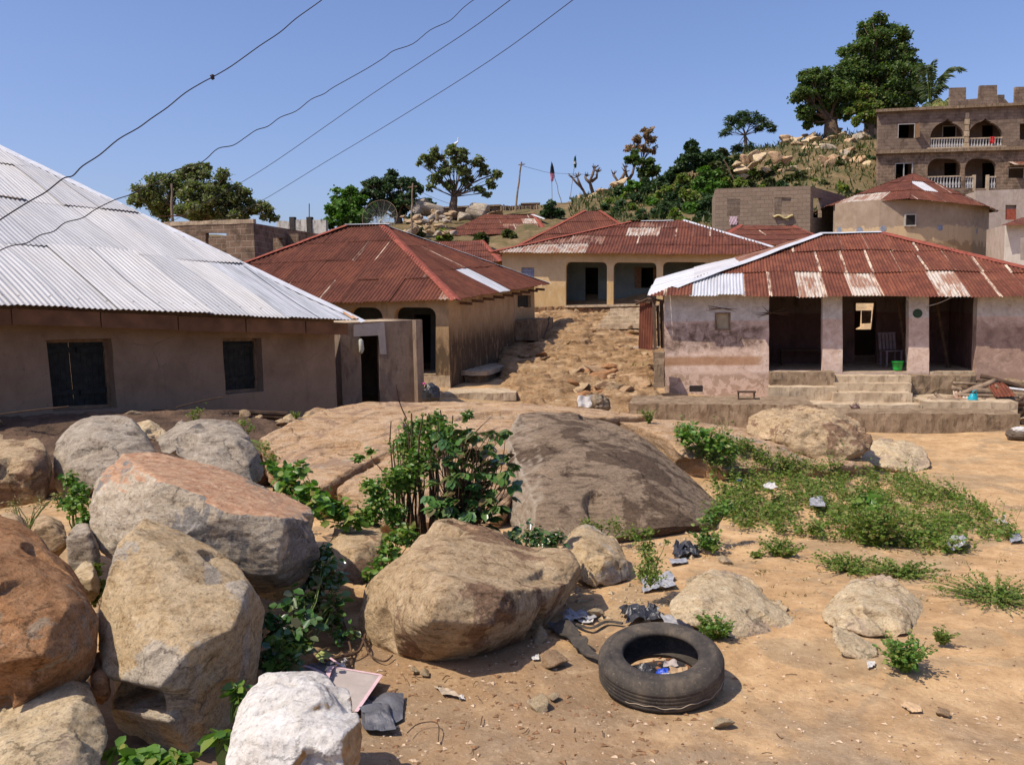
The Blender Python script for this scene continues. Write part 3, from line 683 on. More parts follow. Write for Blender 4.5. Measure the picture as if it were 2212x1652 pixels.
a2 = A-fn*.34; b2 = a2-fn*13; m.add([(a2.x, a2.y, gb), (b2.x, b2.y, gb), (b2.x, b2.y, FL.z+.1), (a2.x, a2.y, FL.z+.1)], [(3, 2, 1, 0)])
m.mk('side_wall', M_mud, H1)
# grey rendered annexe with doorway
pa = Plane(P(745, 870, 20.4), P(905, 866, 21.1))
M_annex = plaster('grey brown render', [(.18, .13, .095), (.235, .172, .125), (.285, .215, .16)], stains=[], dirt=(.14, .095, .07), bump=.35)
M_pale = plaster('pale cement patch', [(.30, .26, .235), (.37, .325, .295), (.43, .38, .34)], bump=.25)
AN = thing('porch_annexe', 'small flat-topped grey rendered annexe with a narrow dark doorway beside the silver-roofed house', 'annexe', pa.A.to_tuple()[:2]+(gz(pa.A.x, pa.A.y),))
ztL, ztR = pa.hit(760, 697)[1], pa.hit(905, 691)[1]; sR = pa.hit(908, 780)[0]; s0 = pa.hit(737, 780)[0]
wall('wall', pa, [(s0, gb), (sR, gb), (pa.hit(905, 700)[0], ztR), (s0, ztL)], [[pa.hit(784, 905), pa.hit(822, 905), pa.hit(818, 725), pa.hit(778, 727)]], .18, M_annex, AN, wobble=.006)
q = [pa.hit(764, 727), pa.hit(764, 702), pa.hit(830, 696), pa.hit(835, 765), pa.hit(822, 765), pa.hit(817, 724)]
mk('lintel_patch', [pa.pt(a, .006) for a in q]+[pa.pt(a, -.02) for a in q], [(5,4,3,2,1,0), (0,1,7,6), (1,2,8,7), (2,3,9,8), (3,4,10,9), (4,5,11,10), (5,0,6,11)], M_pale, AN)
m = MB(); e_ = pa.pt((sR, gb)); m.box(e_-pa.n*.18, -pa.n*3.2, -pa.u*.16, Vector((0, 0, ztR-gb-.004))); e2 = pa.pt((s0, gb))
m.box(e2-pa.n*3.2, pa.u*(sR-s0-.17), -pa.n*.15, Vector((0, 0, ztR-gb-.02)))
m.mk('side_wall', M_annex, AN)
m = MB(); m.box(pa.pt((s0, gb), -.2), pa.u*.15, -pa.n*2.38, Vector((0, 0, ztR-gb-.15))); m.mk('side_wall', M_annex, AN)
m = MB(); m.box(pa.pt((s0+.16, gb), -.25), pa.u*(sR-s0-.35), -pa.n*2.3, Vector((0, 0, .92))); m.mk('floor_slab', M_mud, AN)
m = MB(); m.box(pa.pt((s0, gb), -2.6), pa.u*(sR-s0-.17), -pa.n*.1, Vector((0, 0, ztR-gb-.15))); m.mk('rear_wall', M_annex, AN)
m = MB(); m.box(pa.pt((s0+.02, ztR-.12), -.19), pa.u*(sR-s0-.22), -pa.n*2.98, Vector((0, 0, .1))); m.mk('roof_slab', M_conc, AN)
m = MB(); jb = pa.pt((sR-.05, gb), .15)
m.box(pa.pt((pa.hit(893, 780)[0], gb), .002), pa.u*.16, pa.n*.3, Vector((0, 0, ztR-gb+.01))); m.mk('buttress', M_annex, AN)
m = MB(); c = pa.pt(pa.hit(776, 745), .1)
m.tube([c+Vector((0, 0, .14)), c+Vector((.02, 0, .1)), c+Vector((.03, 0, -.1)), c+Vector((.01, 0, -.17)), c+Vector((0, 0, -.2))], [.05, .09, .10, .08, .03], 12, sq=.6)
tag(m.mk('electricity_meter', simple('pale plastic', (.42, .42, .36), .5), smooth=True), 'rounded pale electricity meter cover hanging beside the annexe doorway', 'meter')
# ================================================================ hip-roofed mud house in the middle
M_ochre = plaster('smoke-stained ochre plaster', [(.40, .255, .125), (.50, .325, .165), (.57, .39, .21)], low=((.055, .038, .025), 1.45, .55), dirt=(.34, .22, .12), bump=.5)
c0 = P(985, 649, 24.6)
b_ = R(14); uu = Vector((math.cos(b_), -math.sin(b_), 0)); nn_ = Vector((-math.sin(b_), -math.cos(b_), 0)); bk = -nn_
FR2 = c0; FL2 = FR2-uu*11.0; FL2.z = FR2.z-.05; BR2 = P(1187, 614, 35.3); BL2 = BR2-uu*11.0
RR2 = P(826, 487, 30.9); RL2 = P(752, 487, 31.2)
H2 = thing('red_roofed_house', 'ochre mud house with a plain dark red hipped roof and a blackened lower side wall', 'house', (FR2.x-3, FR2.y+4, gz(-4, 29)))
hip_roof(H2, [(FL2, FR2, RR2, RL2, dict(rows=4, bare=[(0, 960, 985, .5)], seed=5)), (FR2, BR2, RR2, RR2, dict(rows=3, bare=[(0, 1030, 1056, 1.0)], seed=8, sheet=.62)), (BL2, FL2, RL2, RL2, dict(rows=3, res=3)), (BR2, BL2, RL2, RR2, dict(rows=3, res=3))],
         M_rust, caps=[(FR2, RR2, .3), (FL2, RL2, .3), (RL2-uu*.1, RR2+uu*.3, .2, M_zcap), (BR2, RR2, .3, M_zcap)], capmat=M_rcap, capw=.15, seamp=.22, jag=.025, cw=.115, amp=.02, lapl=.018)
wc = FR2-uu*.35+bk*.35
plF = Plane(wc-uu*10.2, wc); plS = Plane(wc, BR2-uu*.5-bk*.6)
gb2 = -1.2; zw = FR2.z+.08
hol = [chamfer_rect(plF.rect(851, 941, 664, 810), .25), chamfer_rect(plF.rect(752, 826, 664, 810), .3), plF.rect(640, 730, 664, 800)]
wall('wall', plF, [(0, gb2), (plF.L, gb2), (plF.L, zw), (0, zw)], hol, .3, M_ochre, H2)
zs2 = BR2.z+.06
hw2 = plS.rect(1118, 1147, 638, 664)
wall('wall', plS, [(0, gb2), (plS.L, gb2), (plS.L, zs2), (0, zw)], [hw2], .3, M_ochre, H2)
q = hw2; m = MB()
for j in range(4):
    s_ = q[0][0]+(q[1][0]-q[0][0])*j/4; m.box(plS.pt((s_+.01, q[0][1]), -.12), plS.u*((q[1][0]-q[0][0])/4-.02), -plS.n*.03, Vector((0, 0, q[3][1]-q[0][1])))
m.mk('shutter', M_shut, H2)
bp = plF.back(2.0); M_porch = plaster('dark grey porch plaster', [(.06, .065, .062), (.09, .10, .095), (.12, .13, .12)], bump=.3)
wall('porch_wall', bp, [(0, gb2), (plF.L-.3, gb2), (plF.L-.3, zw), (0, zw)], [bp.rect(895, 930, 680, 805)], .2, M_porch, H2)
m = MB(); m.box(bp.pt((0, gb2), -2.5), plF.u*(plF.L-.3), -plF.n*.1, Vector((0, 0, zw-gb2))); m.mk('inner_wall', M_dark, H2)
fz = plF.hit(900, 810)[1]
rbox('plinth', plF.pt((plF.L-5.5, gb2), .02), plF.u*5.5, -plF.n*2.0, Vector((0, 0, fz-gb2-.01)), M_conc, H2)
for k in range(9):
    m = MB(); t = .12+k*.1; p = at(FR2, BR2, t)-Vector((0, 0, .1)); m.box(p-Vector((.35, 0, 0)), Vector((.36, -.02, -.03)), plS.u*.07, Vector((0, 0, -.09))); m.mk('rafter', M_fascia, H2)
rbox('porch_step', P(957, 868, 23.0), Vector((1.95, -.05, 0)), Vector((.1, 1.3, 0)), Vector((0, 0, .22)), M_conc, H2, amp=.03)
rbox('side_bench', plS.pt((1.0, .15), .0)+Vector((0,0,-.05)), plS.u*3.4, plS.n*.8, Vector((.0, 0, .14)), M_conc, H2, amp=.03)
rbox('bench_support', plS.pt((1.2, -.6), .05), plS.u*2.9, plS.n*.6, Vector((.0, 0, .66)), M_concside, H2, amp=.05)
rbox('end_bench', plS.pt((7.2, .85), .0), plS.u*2.6, plS.n*.85, Vector((.0, 0, .75)), M_concside, H2, amp=.04)
# ================================================================ cream house at the head of the path
M_cream = plaster('cream limewash with flaking', [(.50, .35, .18), (.60, .43, .23), (.66, .50, .29)], stains=[(1.7, 3.0, (.40, .25, .10), .55, .1, 1.8)], dirt=(.55, .42, .24), bump=.35)
bc = R(13); uc = Vector((math.cos(bc), -math.sin(bc), 0)); kc = Vector((math.sin(bc), math.cos(bc), 0))
FL3 = P(1057, 546, 39.3); FR3 = FL3+uc*13.3; FR3.z = P(1700, 553, 36.4).z; BR3 = FR3+kc*9.6; BL3 = FL3+kc*9.6
RL3 = P(1362, 480, 42.2); RR3 = P(1478, 477, 42.0)
H3 = thing('cream_house', 'cream veranda house on a stone plinth at the head of the rocky path', 'house', (FL3.x+6, FL3.y+4, gz(3, 42)))
hip_roof(H3, [(FL3, FR3, RR3, RL3, dict(rows=4, seed=11, bare=[(0, 1100, 1250, .52), (1, 1170, 1300, .42), (2, 1370, 1440, .55), (3, 1380, 1450, .42)])), (FR3, BR3, RR3, RR3, dict(rows=3, res=3)), (BL3, FL3, RL3, RL3, dict(rows=3, res=3)), (BR3, BL3, RL3, RR3, dict(rows=3, res=2))],
         M_rust, caps=[(FL3, RL3, .3, M_rcap), (RL3+(RR3-RL3)*.2, RR3-(RR3-RL3)*.2, .25, M_zcap), (FR3, RR3, .3, M_zcap)], capmat=M_rcap, cw=.14, amp=.022, lapl=.02, res=5, seamp=.15, jag=.04)
pc = Plane(FL3+uc*.45+kc*.5, FR3+kc*.5-uc*.4); zw3 = FL3.z+.08; zr3 = FR3.z+.08; gb3 = 1.0
hs = [chamfer_rect(pc.rect(1222, 1311, 566, 663), .22), chamfer_rect(pc.rect(1325, 1418, 567, 664), .22), chamfer_rect(pc.rect(1432, 1530, 566, 664), .22), chamfer_rect(pc.rect(1545, 1640, 568, 664), .22)]
wn = pc.rect(1126, 1154, 578, 600)
zst = pc.hit(1160, 663)[1]
wall('wall', pc, [(0, zst), (pc.L, zst-.1), (pc.L, zr3), (0, zw3)], hs+[wn], .3, M_cream, H3)
M_stone = simple('x', (.3, .2, .1))
def stonewall(name, c1=(.34, .20, .10), c2=(.20, .13, .08), sc=3.2):
    m = NT(name); uv = m.n('ShaderNodeUVMap'); mp = m.n('ShaderNodeMapping', {0: uv, 3: (1, 1.5, 1)}); nz = m.noise(mp, 2, 4)
    vv = m.mix(.1, mp.outputs[0], nz.outputs[1])
    v1 = m.n('ShaderNodeTexVoronoi', {'Vector': vv, 'Scale': sc}); v2 = m.n('ShaderNodeTexVoronoi', {'Vector': vv, 'Scale': sc}, feature='DISTANCE_TO_EDGE')
    col = m.mix(v1.outputs[1], c2, c1); fn_ = m.noise(m.pos(), 9, 8, .7); col = m.mix(m.ramp(fn_.outputs[0], [(.35, .7), (.6, 0)]).outputs[0], col, tuple(x*.45 for x in c2))
    col = m.mix(m.ramp(v2.outputs[0], [(.02, .8), (.07, 0)]).outputs[0], col, (.10, .065, .04))
    nrm = m.bump(m.ramp(v2.outputs[0], [(0, 0), (.15, 1)]).outputs[0], .9, .05); nrm = m.bump(fn_.outputs[0], .5, .03, nrm); return m.fin(col, .95, nrm, .1)
M_stone = stonewall('rubble masonry')
rbox('stone_plinth', pc.pt((-.1, gb3), .12), pc.u*(pc.L+.2), -pc.n*.5, Vector((0, 0, zst-gb3)), M_stone, H3, amp=.04)
s_a, s_b = pc.hit(1222, 690)[0], pc.hit(1640, 690)[0]
rbox('porch_floor', pc.pt((s_a, zst-.05), .2), pc.u*(s_b-s_a), -pc.n*2.4, Vector((0, 0, .1)), M_conc, H3, amp=.01)
M_teal = plaster('grey green porch paint', [(.13, .155, .14), (.17, .20, .185), (.21, .235, .215)], bump=.2)
bp3 = pc.back(2.3)
wall('porch_wall', bp3, [(0, gb3), (pc.L-.1, gb3), (pc.L-.1, zr3), (0, zw3)], [bp3.rect(1264, 1292, 578, 664), bp3.rect(1385, 1411, 578, 622)], .2, M_teal, H3)
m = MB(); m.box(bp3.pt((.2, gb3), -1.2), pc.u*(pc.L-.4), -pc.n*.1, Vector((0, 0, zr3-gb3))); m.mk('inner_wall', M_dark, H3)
def planks(name, pl, rect, off, n, mat, parent, th=.03, gap=.006):
    bl, br, tr, tl = [Vector((a[0], a[1])) for a in rect]; m = MB()
    for j in range(n):
        t0, t1 = j/n+gap, (j+1)/n-gap; c = [bl.lerp(br, t0), bl.lerp(br, t1), tl.lerp(tr, t1), tl.lerp(tr, t0)]; o2 = off+random.uniform(-.006, .006)
        vs = [pl.pt((a.x, a.y), o2) for a in c]+[pl.pt((a.x, a.y), o2-th) for a in c]
        m.add(vs, [(0,1,2,3), (7,6,5,4), (0,4,5,1), (1,5,6,2), (2,6,7,3), (3,7,4,0)])
    return m.mk(name, mat, parent)
M_bluesh = simple('faded blue shutter paint', (.23, .25, .32), .7, .35, 12); M_brsh = simple('brown shutter wood', (.17, .10, .055), .8, .3, 9)
planks('shutter', pc, wn, -.08, 4, M_bluesh, H3); planks('shutter', bp3, bp3.rect(1371, 1385, 578, 622), .05, 3, M_brsh, H3); planks('shutter', bp3, bp3.rect(1411, 1427, 578, 622), .05, 3, M_brsh, H3)
for k in range(5):
    y0 = 668+k*8.5
    a = P(1318-k*7, y0+9, 36.6-k*.42); rbox('step', a+Vector((0, 0, 0)), uc*(1.9+k*.14), kc*.9, Vector((0, 0, .2)), M_conc, H3, amp=.02)
m = MB(); a = FL3+uc*.45+kc*.8; m.add([(a.x, a.y, gb3), (a.x+kc.x*8, a.y+kc.y*8, gb3), (a.x+kc.x*8, a.y+kc.y*8, zw3), (a.x, a.y, zw3)], [(0, 3, 2, 1)]); m.mk('side_wall', M_cream, H3)
# ================================================================ roofs and low houses behind
def back_house(name, label, FL, FR, depth, RL, RR, mat=M_rust, wallmat=M_ochre, zb=None, caps=(), bare=(), rows=4, seed=1, hole=(), **kw):
    u = Vector((FR.x-FL.x, FR.y-FL.y, 0)).normalized(); k = Vector((-u.y, u.x, 0)); BR = FR+k*depth; BL = FL+k*depth
    if zb is None: zb = min(FL.z, FR.z)-2.6
    H = thing(name, label, 'house', ((FL.x+FR.x)/2, (FL.y+FR.y)/2, zb))
    hip_roof(H, [(FL, FR, RR, RL, dict(rows=rows, seed=seed, bare=bare)), (FR, BR, RR, RR, dict(rows=3, seed=seed+1)), (BL, FL, RL, RL, dict(rows=3, seed=seed+2)), (BR, BL, RL, RR, dict(rows=3, res=2))],
             mat, caps=[(FL, RL, .3), (FR, RR, .3)]+list(caps), capmat=M_rcap, cw=kw.get('cw', .12), amp=kw.get('amp', .014), res=4, seamp=kw.get('seamp', .15), jag=.04)
    pl = Plane(FL+u*.4+k*.4, FR-u*.4+k*.4)
    wall('wall', pl, [(0, zb), (pl.L, zb), (pl.L, FR.z+.06), (0, FL.z+.06)], [pl.rect(*h) for h in hole], .25, wallmat, H)
    m = MB(); a = pl.pt((pl.L, zb)); b = pl.pt((0, zb))
    m.box(a-pl.n*.25, -pl.u*.25, -pl.n*(depth-.9), Vector((0, 0, FR.z-zb))); m.box(b-pl.n*.25, pl.u*.25, -pl.n*(depth-.9), Vector((0, 0, FL.z-zb))); m.mk('side_wall', wallmat, H)
    return H
# roof just behind the cream house
back_house('rear_red_house', 'broad dark red roof peaking behind the left end of the cream house', P(1052, 566, 44.5), P(1440, 548, 45.5), 9, P(1262, 456, 49.5), P(1296, 456, 49.5), seed=21, bare=[(0, 1120, 1170, .42), (2, 1320, 1340, .5)], seamp=.12)
back_house('far_red_house', 'distant low house with a faded red roof and pale ridge patches below the hilltop', P(950, 509, 57), P(1185, 506, 58), 8, P(1050, 466, 61.5), P(1152, 463, 61.5), seed=31, bare=[(2, 1130, 1190, .7), (1, 1090, 1200, .42)], caps=[(P(1150, 464, 61.5), P(1178, 474, 60), .3, M_zcap)], seamp=.3)
back_house('low_red_house', 'low plain red roof squeezed between the ochre house and the cream house', P(850, 572, 43), P(1083, 566, 43), 7, P(930, 522, 46.5), P(1040, 520, 46.5), seed=41, seamp=.1)
back_house('dark_red_house', 'low dark red roof below the unfinished block walls', P(1530, 532, 43), P(1810, 530, 43.5), 8, P(1600, 487, 47), P(1715, 489, 47), seed=51, caps=[(P(1620, 538, 42.6), P(1690, 548, 42), .3, M_zcap)], seamp=.1)
# ================================================================ pink veranda house
bp_ = R(13); up_ = Vector((math.cos(bp_), -math.sin(bp_), 0)); kp = Vector((math.sin(bp_), math.cos(bp_), 0)); npk = -kp
FL5 = P(1398, 641, 23.4); FR5 = FL5+up_*11.9; FR5.z = P(2300, 648, 21.2).z; BR5 = FR5+kp*9.8; BL5 = P(1418, 604, 29.5)
RL5 = P(1772, 506, 27.0); RR5 = P(1902, 503, 26.8)
H5 = thing('pink_house', 'pink and white veranda house with square pillars under a patched rusty roof', 'house', (FL5.x+5, FL5.y+3, -1.2))
bare5 = [(0, 1490, 1580, .95), (0, 1722, 1784, .60), (0, 1862, 1920, .60), (0, 2002, 2062, .60)]
hip_roof(H5, [(FL5, FR5, RR5, RL5, dict(rows=3, seed=61, bare=bare5, jag=.05, seamp=.62, sheet=.68)), (FR5, BR5, RR5, RR5, dict(rows=3, seed=62)), (BL5, FL5, RL5, RL5, dict(rows=4, base_bare=.42, bare=[(0, 1300, 1800, .95), (1, 1300, 1640, .9)], seed=63)), (BR5, BL5, RL5, RR5, dict(rows=3, res=3, seed=64))],
         M_rust2, caps=[(RL5, RR5, .25), (RR5, FR5, .3, M_rcap), (FL5+(RL5-FL5)*.12+up_*.05, RL5, .25)], capmat=M_zcap, capw=.2, cw=.085, amp=.014, sag=.05)
p5 = Plane(FL5+up_*.42+kp*.55, FR5+kp*.55-up_*.4)
def pink_mat():
    m = NT('pink and white limewash'); g = m.n('ShaderNodeNewGeometry'); sep = m.n('ShaderNodeSeparateXYZ', {0: g.outputs['Position']}); z = sep.outputs[2]; x = sep.outputs[0]; v = m.pos()
    n1 = m.noise(v, 1.5, 8, .65, .5); n2 = m.noise(v, 4.5, 8, .7, .6); fine = m.noise(v, 38, 5, .7)
    jz = m.math('ADD', z, m.math('MULTIPLY', m.math('SUBTRACT', n1.outputs[0], .5), .10)); jb = m.math('ADD', z, m.math('MULTIPLY', m.math('SUBTRACT', n1.outputs[0], .5), .8))
    white = m.ramp(n2.outputs[0], [(.35, (.42, .38, .34)), (.6, (.60, .56, .51))]).outputs[0]; pink = m.ramp(n2.outputs[0], [(.3, (.42, .29, .22)), (.5, (.58, .43, .34)), (.66, (.67, .54, .45))]).outputs[0]
    col = m.mix(m.sstep(jz, P5Z(693)-.02, P5Z(693)+.02), pink, white)
    mot = m.ramp(n2.outputs[0], [(.47, 0), (.53, .9)]).outputs[0]
    # brown grime where the limewash has come off, mid height
    a = m.math('MULTIPLY', m.sstep(jb, P5Z(762), P5Z(748)), m.sstep(jb, P5Z(690), P5Z(712)))
    lft = m.sstep(m.math('ADD', x, m.math('MULTIPLY', n1.outputs[0], .8)), 7.2, 7.0)
    col = m.mix(m.math('MULTIPLY', m.math('MULTIPLY', a, lft), m.ramp(n2.outputs[0], [(.42, .85), (.58, .45)]).outputs[0]), col, m.ramp(n2.outputs[0], [(.35, (.09, .062, .045)), (.6, (.21, .135, .095)), (.7, (.40, .27, .21))]).outputs[0])
    a2 = m.math('MULTIPLY', m.sstep(jz, P5Z(792), P5Z(786)), m.sstep(jz, P5Z(765), P5Z(774)))
    col = m.mix(m.math('MULTIPLY', m.math('MULTIPLY', a2, lft), .95), col, m.ramp(n2.outputs[0], [(.3, (.28, .15, .08)), (.6, (.40, .24, .14))]).outputs[0])
    a3 = m.sstep(jz, P5Z(800), P5Z(812)); col = m.mix(m.math('MULTIPLY', a3, mot), col, (.34, .23, .16))
    chip = m.ramp(m.noise(v, 9, 6, .75).outputs[0], [(.60, 0), (.64, .7)]).outputs[0]; col = m.mix(chip, col, (.30, .20, .14))
    rgt = m.sstep(m.math('ADD', x, m.math('MULTIPLY', n1.outputs[0], 1.2)), 12.0, 12.5)
    a4 = m.math('MULTIPLY', m.sstep(jb, P5Z(700), P5Z(722)), rgt); col = m.mix(m.math('MULTIPLY', a4, .75), col, m.ramp(n2.outputs[0], [(.35, (.16, .10, .075)), (.65, (.33, .21, .15))]).outputs[0])
    col = m.mix(m.math('MULTIPLY', m.ramp(n1.outputs[0], [(.55, 0), (.68, .6)]).outputs[0], m.sstep(jz, P5Z(700), P5Z(660))), col, (.36, .30, .24))
    nrm = m.bump(n2.outputs[0], .5, .03); nrm = m.bump(fine.outputs[0], .4, .008, nrm); return m.fin(col, .92, nrm, .12)
def P5Z(py): return p5.hit(1550, py)[1]
M_pink = pink_mat()
zL5 = FL5.z+.12; zR5 = FR5.z+.12; g5 = -1.25
o1 = p5.rect(1661, 1777, 640, 802); o2 = p5.rect(1820, 1963, 640, 805); o3 = [p5.hit(2007, 808), p5.hit(2106, 812), p5.hit(2112, 640), p5.hit(2007, 640)]
topz = FL5.z-.02
fl5z = p5.hit(1720, 803)[1]
sw = p5.hit(1563, 700); ww = p5.rect(1548, 1574, 678, 710)
wallo = wall('wall', p5, [(0, g5), (p5.L, g5), (p5.L, zR5), (0, zL5)], [o1, o2, o3, ww], .36, M_pink, H5, wobble=.006)
planks('shutter', p5, ww, -.05, 1, simple('pale board', (.38, .31, .20), .8, .2, 5), H5)
m = MB(); x0, z0 = ww[0]; x1, z1 = ww[2]
for (a, b, c, d) in ((x0-.05, z0-.04, x1-x0+.1, .035), (x0-.05, z1+.005, x1-x0+.1, .035), (x0-.045, z0, .04, z1-z0), (x1+.005, z0, .04, z1-z0)): m.box(p5.pt((a, b), .0), p5.u*c, p5.n*.02, Vector((0, 0, d)))
m.mk('window_frame', M_wood, H5)
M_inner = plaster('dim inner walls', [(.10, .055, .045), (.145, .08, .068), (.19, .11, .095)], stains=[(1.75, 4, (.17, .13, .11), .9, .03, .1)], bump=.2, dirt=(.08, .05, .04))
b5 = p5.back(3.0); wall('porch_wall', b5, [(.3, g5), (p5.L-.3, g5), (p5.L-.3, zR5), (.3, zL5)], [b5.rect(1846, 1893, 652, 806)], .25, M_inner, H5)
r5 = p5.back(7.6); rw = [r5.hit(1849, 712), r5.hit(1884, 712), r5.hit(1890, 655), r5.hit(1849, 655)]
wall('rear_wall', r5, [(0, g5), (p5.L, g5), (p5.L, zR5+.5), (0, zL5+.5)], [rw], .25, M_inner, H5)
planks('shutter', r5, [r5.hit(1866, 700), r5.hit(1886, 699), r5.hit(1888, 671), r5.hit(1866, 671)], -.45, 4, simple('sunlit slats', (.50, .40, .27), .8), H5)
planks('shutter', r5, [r5.hit(1849, 712), r5.hit(1861, 706), r5.hit(1863, 671), r5.hit(1850, 671)], -.3, 1, M_brsh, H5)
m = MB(); hgt = zL5-g5
m.box(p5.pt((0, g5), -.37), p5.u*.3, -p5.n*7.2, Vector((0, 0, hgt-.1))); m.box(p5.pt((p5.L-.3, g5), -.37), p5.u*.3, -p5.n*7.2, Vector((0, 0, hgt-.1)))
m.mk('side_wall', M_pink, H5)
s_i = p5.hit(1663, 720)[0]-.3; m = MB(); m.box(p5.pt((s_i, g5), -.38), p5.u*.28, -p5.n*2.6, Vector((0, 0, hgt-.1))); m.mk('porch_side_wall', M_inner, H5); m = MB(); s_j = p5.hit(2112, 720)[0]+.05; m.box(p5.pt((s_j, g5), -.38), p5.u*.28, -p5.n*2.6, Vector((0, 0, hgt-.1)))
m.mk('porch_side_wall', M_inner, H5)
rbox('porch_floor', p5.pt((s_i+.3, g5), -.02), p5.u*(s_j-s_i-.3), -p5.n*6.5, Vector((0, 0, fl5z-g5)), M_conc, H5, step=.4, amp=.01)
# front edge of the veranda floor, rough broken masonry
def front(name, x0, x1, yt, yb, Y, back, mat=M_conc, amp=.02, label=None, zb=None, par=None, sx=0):
    a = P(x0, yt, Y); b = P(x1, yt, Y); pl = Plane(p5.A-npk*0, p5.A+up_)
    off = (a-p5.A).dot(npk); q = Plane(p5.A+npk*off, p5.A+npk*off+up_)
    s0, z0 = q.hit(x0, yt); s1, z1 = q.hit(x1, yt); zb = q.hit((x0+x1)/2, yb)[1]-.45 if zb is None else zb
    return rbox(name, q.pt((s0, zb)), up_*(s1-s0), kp*back, Vector((0, 0, (z0+z1)/2-zb)), mat, par, amp=amp)
front('plinth', 1663, 1803, 805, 835, 22.30, .45, M_concside, .035, par=H5)
ST = thing('veranda_stairs', 'worn cement stairs climbing to the middle opening of the pink house', 'stairs', P(1880, 880, 21.2))
tag(front('veranda_ledge', 1661, 1808, 836, 862, 21.9, .6), 'low cement ledge left of the stairs of the pink house', 'ledge')
front('step', 1803, 1968, 812, 830, 22.05, .5, par=ST); front('step', 1803, 1969, 828, 850, 21.72, .9, par=ST); front('step', 1799, 1971, 849, 873, 21.3, 1.35, par=ST); front('step', 1752, 1992, 874, 892, 20.9, 1.5, par=ST)
tag(front('cement_platform', 1357, 1757, 873, 912, 20.55, 1.75, M_concside, .03), 'broad cement platform in front of the pink house wall, carrying the stool', 'platform')
tag(front('cement_terrace', 1757, 2204, 893, 932, 20.0, 1.75, M_concside, .03), 'long low cement terrace along the foot of the stairs', 'terrace')
tag(front('raised_platform', 1992, 2200, 868, 895, 20.4, 1.6, M_conc, .03), 'raised cement bay under the firewood pile right of the stairs', 'platform')
front('plinth', 1968, 2108, 812, 868, 22.0, .4, M_concside, .05, par=H5); front('plinth', 2100, 2300, 822, 868, 21.9, .5, M_concside, .08, par=H5)
# ================================================================ unfinished block room
M_blk = blocks('sandcrete blocks', (.235, .175, .125), (.29, .22, .16), (.21, .16, .115), .45, .225, (.20, .145, .10), .6, ms=.02)
M_blk2 = blocks('brown sandcrete blocks', (.20, .135, .09), (.26, .18, .12), (.33, .25, .18), .45, .225, (.07, .05, .035), .52, ms=.02)
M_blk3 = blocks('grey brown blockwork', (.20, .145, .105), (.265, .195, .145), (.15, .11, .08), .45, .23, (.085, .06, .045), .54)
UA = P(1545, 495, 50.0); UB = P(1750, 495, 49.0)
pu = Plane(UA, UB)
HU = thing('unfinished_block_room', 'roofless unfinished room of pale concrete blocks with two empty window holes', 'building', (pu.A.x+2.5, pu.A.y+2, 3.2))
zb_ = 2.4; zl = pu.hit(1545, 408)[1]; zr = pu.hit(1750, 401)[1]
wa = pu.rect(1571, 1599, 430, 466); wb = pu.rect(1673, 1709, 427, 465)
wall('wall', pu, [(0, zb_), (pu.L, zb_), (pu.L, zr), (0, zl)], [wa, wb], .22, M_blk, HU)
pu2 = Plane(pu.pt((pu.L, zb_), -.225), P(1826, 470, 55.5)); zr2 = P(1826, 424, 55.5).z
wall('wall', pu2, [(0, zb_), (pu2.L, zb_), (pu2.L, zr2), (0, zr)], [pu2.rect(1757, 1775, 428, 470)], .22, M_blk, HU)
m = pu.back(5.5); wall('wall', m, [(0, zb_), (pu.L-.1, zb_), (pu.L-.1, zr), (0, zl)], [], .22, M_blk3, HU)
pl_ = Plane(m.pt((0, zb_)), pu.pt((0, zb_), -.225)); wall('wall', pl_, [(0, zb_), (pl_.L, zb_), (pl_.L, zl), (0, zl)], [], .2, M_blk, HU)
sm = wb[0][0]+(wb[1][0]-wb[0][0])*.45
wall('window_infill', pu.back(.08), [(sm, wb[0][1]), (wb[1][0]+.0, wb[1][1]), (wb[2][0], wb[2][1]-.05), (sm, wb[3][1]-.05)], [], .14, M_blk, HU)
rbox('sill', pu.pt((wb[0][0]-.1, wb[0][1]-.08), .08), pu.u*(wb[1][0]-wb[0][0]+.2), -pu.n*.2, Vector((0, 0, .07)), M_conc, HU)
# cloths hung at the windows
def cloth(name, pl, rect, off, mat, label, cat, folds=5, amp=.03):
    bl, br, tr, tl = [Vector((a[0], a[1])) for a in rect]; V = []; Fc = []; n, k = 16, 8
    for i in range(n+1):
        for j in range(k+1):
            q = bl.lerp(br, i/n).lerp(tl.lerp(tr, i/n), j/k); V.append(pl.pt((q.x+.02*math.sin(j*1.3+i), q.y-.02*math.sin(i*.9)*(1-j/k)), off+amp*math.sin(i/n*folds*6.28)*(1-.5*j/k)))
    for i in range(n):
        for j in range(k): q = i*(k+1)+j; Fc.append([q, q+k+1, q+k+2, q+1])
    return tag(mk(name, V, Fc, mat, smooth=True), label, cat)
M_pcl = simple('pale pink cloth', (.62, .47, .50), .9, .15, 20)
cloth('hanging_cloth', pu, pu.rect(1576, 1592, 468, 486), .06, M_pcl, 'small pale pink cloth hung under the left hole of the unfinished room', 'cloth')
m = MB(); rs = random.Random(5)
for k in range(16):
    q = pu.hit(1673+k*2.5, 469-3*math.sin(k*.5)); m.lathe(pu.pt(q, .12), [(0, -.06), (.06, -.03), (.07, .02), (.03, .06), (0, .07)], 7)
tag(m.mk('drying_rags', simple('yellow cloth', (.50, .42, .20), .9, .4, 30), smooth=True), 'yellowish rags laid out on the sill of the right hole of the unfinished room', 'rags')
